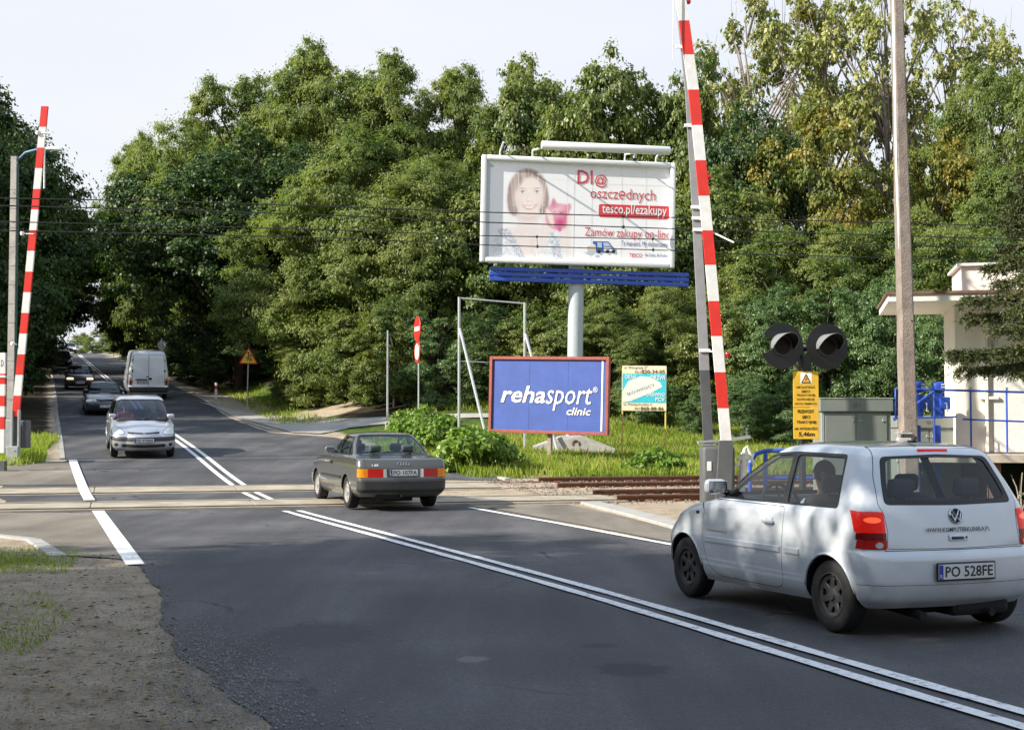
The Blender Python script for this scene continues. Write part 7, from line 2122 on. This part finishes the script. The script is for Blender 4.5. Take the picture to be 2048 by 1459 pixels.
proto = {}
used = set()
def get_proto(kind, k):
    if (kind, k) not in proto: proto[(kind, k)] = tree_proto(100 + 17 * k + len(kind), kind)
    return proto[(kind, k)]
trng = random.Random(11)
def tree(kind, k, u, vtop, Y, wpx, label, group, name=None, X=None, H=None, cat='tree'):
    """Y in metres; the tree's top reaches photo row vtop, its crown is wpx photo pixels wide"""
    p = P(u, vtop, Y); x = p.x if X is None else X
    z0 = Tz(x, Y); h = (p.z - z0) if H is None else H
    w_ = wpx * Y / F
    cr_, tr_ = get_proto(kind, k)
    r0 = empty(name or {'robinia': 'robinia_tree', 'maple': 'maple_tree', 'lime': 'lime_tree', 'poplar': 'poplar_tree', 'autumn': 'autumn_tree', 'arch': 'lime_tree', 'robhigh': 'robinia_tree', 'elder': 'elder_bush'}[kind],
               (x, Y, z0), label, cat, group, rot=(0, 0, trng.uniform(0, 6.28)))
    r0.scale = (w_ / 10.2, w_ / 10.2, h / 12.4)
    for o in (cr_, tr_):
        if o.name in used: c = o.copy(); C.objects.link(c)
        else: c = o; used.add(o.name)
        c.parent = r0
    return r0
FW, BW = 'trees along the wood edge', 'tall trees at the back of the wood'
LW = 'trees on the left of the road'; RW = 'trees on the right of the hill road'; UB = 'bushes at the foot of the wood'
# wood edge, sunlit front row
tree('robhigh', 0, 474, 400, 86, 300, 'feathery robinia leaning over the road above the yellow triangle sign', FW)
tree('robhigh', 1, 606, 345, 71, 350, 'pale green robinia in the front row, right of the yellow triangle sign', FW)
tree('robinia', 2, 730, 255, 67, 430, 'broad sunlit robinia above the no entry sign', FW)
tree('robinia', 0, 868, 300, 65, 380, 'robinia in the front row just left of the big billboard', FW)
tree('maple', 1, 985, 345, 64, 330, 'leafy maple directly behind the left end of the big billboard', FW)
tree('robinia', 1, 1120, 380, 63, 360, 'robinia hidden mostly behind the big billboard column', FW)
tree('maple', 0, 1290, 400, 62, 340, 'maple behind the right end of the big billboard', FW)
tree('maple', 1, 1440, 330, 63, 330, 'dark maple behind the raised right barrier', FW)
tree('robinia', 2, 1545, 455, 58, 320, 'low robinia above the twin black signal lamps', FW)
tree('robinia', 0, 1700, 440, 57, 340, 'bright green robinia between the signal and the tall concrete pole', FW)
tree('robinia', 1, 1860, 400, 58, 360, 'robinia behind the flat roof of the white house', FW)
tree('robinia', 2, 2010, 330, 60, 340, 'robinia behind the spruce at the right picture edge', FW)
# back of the wood
tree('robinia', 2, 290, 265, 122, 240, 'robinia low on the skyline nearest the sky gap over the road', BW)
tree('robinia', 1, 368, 215, 108, 250, 'robinia second on the skyline right of the sky gap over the road', BW)
tree('robinia', 0, 478, 132, 96, 330, 'tall robinia on the skyline above the yellow triangle sign', BW)
tree('robinia', 2, 630, 80, 90, 340, 'highest robinia on the left half of the skyline', BW)
tree('robinia', 1, 775, 78, 90, 340, 'tall robinia on the skyline above the no entry sign', BW)
tree('robinia', 0, 915, 118, 88, 300, 'robinia in the dip of the skyline left of the big billboard', BW)
tree('maple', 1, 1065, 105, 84, 300, 'dark maple on the skyline above the left half of the big billboard', BW)
tree('maple', 0, 1235, 80, 73, 330, 'round bright maple on the skyline above the right half of the big billboard', BW)
tree('maple', 1, 1385, 105, 72, 270, 'maple crossed by the top of the raised right barrier', BW)
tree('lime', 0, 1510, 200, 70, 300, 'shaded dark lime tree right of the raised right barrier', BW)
tree('autumn', 0, 1640, 195, 68, 330, 'tree turning yellow left of the tall concrete pole', BW)
tree('autumn', 1, 1855, 225, 69, 260, 'tree turning orange right of the tall concrete pole', BW)
tree('robinia', 0, 1985, 110, 76, 300, 'green robinia high on the skyline at the right picture edge', BW)
tree('robinia', 2, 2130, 60, 72, 300, 'robinia cut by the right picture edge, behind the spruce', BW)
for u, vt, Y, wp_, k, lab in ((1500, -60, 95, 380, 0, 'thin-leaved poplar nearest the raised right barrier, top out of the picture'), (1640, -120, 98, 400, 1, 'thin-leaved poplar carrying the mistletoe left of the tall concrete pole'), (1770, -130, 96, 400, 0, 'thin-leaved poplar behind the top of the tall concrete pole'), (1900, -60, 100, 360, 1, 'thin-leaved poplar at the far right of its group')):
    tree('poplar', k, u, vt, Y, wp_, lab, 'yellowing poplars behind the wood')
# bushes at the foot of the wood
for u, vt, Y, wp_, kd, k, lab in ((585, 705, 70, 100, 'robinia', 1, 'low robinia bush right beside the yellow triangle sign'), (640, 655, 66, 170, 'robinia', 0, 'low robinia bush above the bare sandy bank'), (725, 610, 63, 170, 'maple', 0, 'low maple bush between the sandy bank and the thin bare pole'), (790, 590, 60, 190, 'maple', 1, 'low maple bush behind the no entry sign'),
                               (880, 600, 59, 190, 'elder', 0, 'dark elder bush left of the empty tubular frame'), (985, 610, 58, 200, 'lime', 0, 'dark bush framed by the empty tubular frame'), (1100, 600, 57, 210, 'maple', 0, 'maple bush behind the grey billboard column'), (1215, 590, 56, 210, 'robinia', 2, 'robinia bush right of the grey billboard column'),
                               (1330, 560, 56, 220, 'robinia', 0, 'robinia bush behind the cream and cyan board'), (1440, 590, 55, 210, 'maple', 1, 'maple bush behind the lower half of the right barrier'), (1545, 560, 54, 220, 'elder', 1, 'elder bush directly behind the twin black signal lamps'), (1660, 540, 53, 240, 'elder', 0, 'tall elder bush above the larger relay cabinet'),
                               (1780, 520, 52, 230, 'elder', 1, 'shining elder bush behind the tall concrete pole'), (1890, 560, 50, 220, 'elder', 0, 'dark elder bush beside the left wall of the white house'), (2010, 470, 52, 240, 'elder', 1, 'elder bush behind the upper storey of the white house')):
    tree(kd, k, u, vt, Y, wp_, lab, UB, 'bush', cat='bush')
for u, vt, Y, wp_, lab in ((1290, 735, 53, 130, 'small green bush behind the foot of the cream and cyan board'), (1400, 770, 51, 90, 'small green bush left of the right barrier foot'), (1500, 745, 50, 130, 'small green bush below the left signal lamp'), (1590, 740, 49, 130, 'small green bush behind the yellow notices')):
    tree('elder', 1, u, vt, Y, wp_, lab, UB, 'bush', cat='bush')
# right of the hill road, in shade
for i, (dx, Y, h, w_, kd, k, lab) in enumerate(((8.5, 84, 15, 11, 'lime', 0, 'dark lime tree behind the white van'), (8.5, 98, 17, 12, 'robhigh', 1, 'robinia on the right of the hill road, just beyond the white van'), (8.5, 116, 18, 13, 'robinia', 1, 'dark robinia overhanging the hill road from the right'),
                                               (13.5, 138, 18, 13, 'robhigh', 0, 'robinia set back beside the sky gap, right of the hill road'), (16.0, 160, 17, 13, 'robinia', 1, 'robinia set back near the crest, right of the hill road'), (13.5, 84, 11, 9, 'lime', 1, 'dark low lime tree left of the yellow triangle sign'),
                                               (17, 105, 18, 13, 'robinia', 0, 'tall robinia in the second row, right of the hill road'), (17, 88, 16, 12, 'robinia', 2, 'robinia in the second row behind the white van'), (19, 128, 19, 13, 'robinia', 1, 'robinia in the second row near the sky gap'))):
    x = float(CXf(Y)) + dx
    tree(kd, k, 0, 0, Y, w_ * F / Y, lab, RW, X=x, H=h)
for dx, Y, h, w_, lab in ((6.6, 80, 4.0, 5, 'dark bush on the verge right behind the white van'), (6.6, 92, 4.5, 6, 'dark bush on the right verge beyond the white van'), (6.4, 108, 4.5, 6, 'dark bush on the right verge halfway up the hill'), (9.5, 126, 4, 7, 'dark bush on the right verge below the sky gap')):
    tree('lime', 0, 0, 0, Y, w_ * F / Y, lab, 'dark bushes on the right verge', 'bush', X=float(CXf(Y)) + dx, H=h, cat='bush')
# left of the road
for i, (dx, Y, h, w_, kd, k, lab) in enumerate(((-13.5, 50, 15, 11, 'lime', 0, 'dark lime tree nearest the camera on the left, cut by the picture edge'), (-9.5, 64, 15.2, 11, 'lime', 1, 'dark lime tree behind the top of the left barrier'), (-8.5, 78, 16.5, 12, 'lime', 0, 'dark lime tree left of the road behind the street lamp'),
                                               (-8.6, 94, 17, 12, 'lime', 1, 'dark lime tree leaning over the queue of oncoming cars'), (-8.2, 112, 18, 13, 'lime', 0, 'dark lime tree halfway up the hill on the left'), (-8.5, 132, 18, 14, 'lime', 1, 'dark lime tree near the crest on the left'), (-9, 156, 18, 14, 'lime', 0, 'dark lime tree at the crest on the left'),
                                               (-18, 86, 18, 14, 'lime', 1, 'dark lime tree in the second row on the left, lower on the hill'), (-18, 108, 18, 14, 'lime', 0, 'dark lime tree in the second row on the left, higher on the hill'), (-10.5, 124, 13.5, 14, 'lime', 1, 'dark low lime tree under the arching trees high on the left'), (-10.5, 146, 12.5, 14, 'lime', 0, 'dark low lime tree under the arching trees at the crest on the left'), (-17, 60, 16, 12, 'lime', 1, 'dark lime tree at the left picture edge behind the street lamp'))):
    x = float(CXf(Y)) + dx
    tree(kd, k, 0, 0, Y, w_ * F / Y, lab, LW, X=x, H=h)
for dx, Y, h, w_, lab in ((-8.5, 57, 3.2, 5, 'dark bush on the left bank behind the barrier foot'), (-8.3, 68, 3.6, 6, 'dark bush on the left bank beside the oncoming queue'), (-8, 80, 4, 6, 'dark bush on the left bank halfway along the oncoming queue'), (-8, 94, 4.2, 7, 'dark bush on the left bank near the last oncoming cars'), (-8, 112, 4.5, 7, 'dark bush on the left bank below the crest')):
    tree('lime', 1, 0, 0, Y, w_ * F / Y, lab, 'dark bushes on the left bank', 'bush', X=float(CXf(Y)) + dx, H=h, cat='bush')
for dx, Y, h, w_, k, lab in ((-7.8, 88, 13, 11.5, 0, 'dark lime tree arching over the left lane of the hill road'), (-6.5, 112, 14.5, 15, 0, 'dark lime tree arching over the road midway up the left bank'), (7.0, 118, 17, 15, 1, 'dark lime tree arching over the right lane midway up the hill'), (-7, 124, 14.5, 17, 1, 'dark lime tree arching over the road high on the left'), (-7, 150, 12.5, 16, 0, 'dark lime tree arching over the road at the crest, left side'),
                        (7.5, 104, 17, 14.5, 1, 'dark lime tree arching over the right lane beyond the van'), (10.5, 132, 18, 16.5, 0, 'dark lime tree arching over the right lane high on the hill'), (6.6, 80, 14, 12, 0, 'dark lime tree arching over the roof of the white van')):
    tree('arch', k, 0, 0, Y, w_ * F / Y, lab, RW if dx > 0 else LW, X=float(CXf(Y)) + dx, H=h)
tree('robinia', 0, 205, 655, 262, 80, 'pale hazy tree beyond the crest of the road', 'trees beyond the crest')
tree('robinia', 1, 168, 662, 270, 70, 'pale hazy tree beyond the crest, left of the road end', 'trees beyond the crest')
tree('robinia', 2, 240, 660, 255, 80, 'pale hazy tree beyond the crest, right of the road end', 'trees beyond the crest')
# unseen trees whose shade falls over the near road, some added to darken it
for i, (x, y, h, w_) in enumerate(((-14.2, 10.2, 12, 9.5), (-17.5, 3, 14, 11), (-12.5, -5, 13, 10), (-24, 6, 17, 11), (-22, -6, 16, 12), (-9.5, -12, 13, 10), (-30, -1, 19, 12), (-17, -16, 15, 12), (-30, -14, 19, 13), (2, -15, 15, 12), (14, -17, 15, 12), (-6, -24, 17, 13), (-9.8, 5.5, 11.5, 8.5))):
    tree('lime', i % 2, 0, 0, y, w_ * F / max(abs(y), 1) if False else 0, 'unseen lime tree around the camera shading the near road', 'shade trees left of the camera', X=x, H=h).scale = (w_ / 10.2, w_ / 10.2, h / 12.4)

# mistletoe in the poplar
for u, v, r, lab in ((1608, 33, .95, 'round yellow-green mistletoe ball in the poplar top'), (1725, 45, .95, 'yellower round mistletoe ball close to the tall concrete pole'), (1800, 62, .6, 'small mistletoe ball partly behind the tall concrete pole')):
    n = 2600; c = P(u, v, 97); rg = np.random.default_rng(int(u))
    V = leaves(rg, np.array([[0, 0, 0.]]), np.array([r]), n, .22, .07, .0, 1.0, .9, 1.0)
    o = npmesh('mistletoe_ball', V, quads(n), leafmat('mistletoe_leaf', (.14, .15, .012), (.25, .24, .02), (.38, .36, .05), .3)); o.location = c
    tag(o, lab, 'mistletoe', 'mistletoe balls in the poplars')

# shrubs on the near slope
def shrub(label, u, v, Y, wd, h, n, seed, m=None, L=.15, Wl=.10):
    rg = np.random.default_rng(seed); x = (u - 1024) * Y / F; z0 = Tz(x, Y)
    k = 26; a = rg.random(k) * 6.28; q = np.sqrt(rg.random(k)) * wd * .45
    zz_ = rg.uniform(.05, .95, k) * h * (1 - (q / (wd * .5)) ** 2 * .5)
    cen = np.stack([q * np.cos(a), q * np.sin(a) * .8, zz_], 1); rad = rg.uniform(.12, .26, k) * max(wd, h) * .75
    V = leaves(rg, cen, rad, n, L, Wl, .25, .8, .5, .85); V[:, 2] = np.maximum(V[:, 2], -.02)
    r0 = empty('shrub', (x, Y, z0), label, 'shrub', 'leafy shrubs on the grass slope')
    npmesh('foliage', V, quads(n), m or shr, r0)
    mb = MB()
    for c in cen[:14]: mb.tube([(c[0] * .2, c[1] * .2, -.1), (c[0] * .7, c[1] * .7, c[2] * .6), tuple(c)], [.014, .010, .005], bark, 4)
    mb.build('stems', r0)
shrub('bright green shrub right behind the grey saloon', 945, 930, 36.2, 2.0, 1.15, 5200, 1)
shrub('leafy shrub spilling to the road behind the roof of the grey saloon', 868, 880, 42.0, 2.3, 1.1, 5200, 2)
shrub('taller leafy shrub at the foot of the no entry sign', 845, 850, 47.0, 2.2, 1.3, 4200, 3)
shrub('small shrub left of the clinic board at the foot of the slope', 990, 930, 37.5, 1.3, .7, 2600, 4)
shrub('shrub beside the post of the empty tubular frame', 905, 850, 45, 1.6, .9, 3000, 5)
shrub('low shrub with yellow flowers below the cream and cyan board', 1305, 925, 36.5, 1.5, .55, 2200, 6)

# spruce at the right edge
def spruce():
    rg = np.random.default_rng(8); Y = 23.5; x = (2186 - 1024) * Y / F; z0 = Tz(x, Y); H = 9.6
    r0 = empty('spruce_tree', (x, Y, z0), 'dark spruce with drooping needle branches at the right picture edge', 'tree')
    mb = MB(); mb.tube([(0, 0, -.3), (0, 0, H * .5), (.05, 0, H)], [.17, .11, .015], bark, 9)
    Vs = []; z = 2.8
    while z < H - .1:
        t = (z - 2.8) / (H - 2.8); nb = 7; a0 = rg.random() * 6.28
        for i in range(nb):
            a = a0 + i * 6.283 / nb + rg.normal() * .15; Ln = (2.25 * (1 - t) ** 1.25 + .12) * rg.uniform(.72, 1.12)
            dv = np.array([math.cos(a), math.sin(a), 0]); npt = 9; pts = []
            for j in range(npt):
                s = j / (npt - 1); pts.append(dv * Ln * s + np.array([0, 0, z + .12 * s - .52 * Ln * .5 * s * s + (.14 * s ** 4 * Ln)]))
            mb.tube([tuple(p) for p in pts], [.022 * (1 - .8 * j / npt) for j in range(npt)], bark, 4)
            # needled twigs hanging off both sides
            m_ = int(55 + 75 * Ln)
            s = rg.random(m_) ** .75 * .92 + .08; base = np.array([np.interp(s, np.linspace(0, 1, npt), [p[k] for p in pts]) for k in range(3)]).T
            side = np.cross(dv, [0, 0, 1]) * np.where(rg.random(m_) < .5, 1, -1)[:, None]
            tw = unit(dv * rg.uniform(.25, .8, m_)[:, None] + side * rg.uniform(.2, .9, m_)[:, None] + np.array([0, 0, -1]) * rg.uniform(.15, 1.0, m_)[:, None])
            tl = rg.uniform(.14, .34, m_)
            for q in range(11):                                   # needle tufts along each twig
                f = (q + rg.random(m_)) / 11; p = base + tw * (tl * f)[:, None]
                nd = unit(tw * .6 + rg.normal(size=(m_, 3)) * .7); sd = unit(np.cross(nd, rg.normal(size=(m_, 3)))) * .0105
                e = p + nd * .075
                Vs.append(np.stack([p - sd, p + sd, e + sd * .4, e - sd * .4], 1).reshape(-1, 3))
        z += .24 + .10 * rg.random()
    V = np.concatenate(Vs); npmesh('crown', V, quads(len(V) // 4), spr, r0); mb.build('trunk', r0, smooth=True)
spruce()

# grass
grass_m = leafmat('grass_blade', (.16, .23, .022), (.27, .36, .045), (.42, .43, .11), .40, .5, .5)
dry_m = leafmat('dry_grass_blade', (.14, .16, .025), (.25, .24, .06), (.36, .32, .12), .3, .6, .5)
def blades(rg, pts, h, wd, lean=.35):
    n = len(pts); pts = np.asarray(pts)
    z = T(pts[:, 0], pts[:, 1])
    b = np.stack([pts[:, 0], pts[:, 1], z - .02], 1); a = rg.random(n) * 6.283
    s = np.stack([np.cos(a), np.sin(a), np.zeros(n)], 1) * (wd * (.6 + .8 * rg.random(n)))[:, None] / 2
    hh = h * (.5 + .8 * rg.random(n)); ln = unit(rg.normal(size=(n, 3))); ln[:, 2] = 0
    mid = b + np.stack([np.zeros(n), np.zeros(n), hh * .6], 1) + ln * (lean * hh * .35)[:, None]
    tip = b + np.stack([np.zeros(n), np.zeros(n), hh], 1) + ln * (lean * hh)[:, None]
    return np.stack([b - s, b + s, mid + s * .7, tip], 1).reshape(-1, 3), n
def grass(label, poly, n, h, wd, seed, m, avoid=None, clump=.5):
    rg = np.random.default_rng(seed); poly = np.array(poly); lo, hi = poly.min(0), poly.max(0)
    q = rg.uniform(lo, hi, (n * 3, 2)); q = q[inpoly(poly, q)]
    nzv = np.sin(q[:, 0] * 1.7 + np.sin(q[:, 1] * 1.1)) * np.sin(q[:, 1] * 1.9 + q[:, 0] * .7)
    q = q[rg.random(len(q)) < .55 + clump * nzv][:n]
    V, k = blades(rg, q, h, wd)
    return tag(npmesh('grass', V, quads(k), m), label, 'grass', kind='stuff')
def sY(s, x): return 27.8 + SL * x + s
mead = [(-1.0, sY(6.9, -1)), (1.2, sY(6.6, 1.2)), (14, sY(6.6, 14)), (16, sY(24, 16)), (6, sY(25.5, 6)), (0, sY(24, 0)), (-2.2, sY(22.5, -2.2)), (-4.6, sY(20, -4.6)), (-4.0, sY(16, -4)), (-2.2, sY(11, -2.2))]
grass('lush sunlit grass of the meadow beyond the tracks', mead, 120000, .25, .022, 21, grass_m)
grass('scattered dry grass stalks in the meadow', mead, 4500, .36, .014, 22, dry_m, clump=.4)
lv = [(-13.0, 33.5), (-12.3, 37), (-13.6, 41), (-14.8, 46), (-21, 50), (-22, 36), (-16, 32.5)]
grass('green grass round the foot of the left barrier', lv, 26000, .26, .022, 23, grass_m)
nv = [(-6.4, 14.5), (-4.75, 15.0), (-5.3, 17.5), (-7.2, 18.8), (-9.5, 19.5), (-9, 14)]
grass('thin trodden grass in the shade below the near left kerb', nv, 12000, .06, .009, 24, grass_m, clump=.7)
nv2 = [(-4.6, 9.6), (-3.35, 9.8), (-3.6, 11.6), (-4.4, 13.3), (-6.2, 13.5), (-6, 10)]
grass('sparse trodden grass on the shaded near left shoulder', nv2, 5000, .05, .009, 25, grass_m, clump=.9)
wv = [(-9.4, 57), (-6.9, 56.5), (-9.6, 64), (-13.2, 76), (-16, 84), (-18, 84), (-15.4, 76), (-11.6, 64)]
grass('narrow grass verge along the right edge of the hill road', wv, 9000, .22, .03, 26, grass_m)
ev = [(-3.5, 56), (4, 54.5), (12, 53), (16, 50), (18, 56), (6, 60), (-5, 62)]
grass('rough grass and weeds along the foot of the wood', ev, 12000, .28, .035, 27, grass_m, clump=.7)
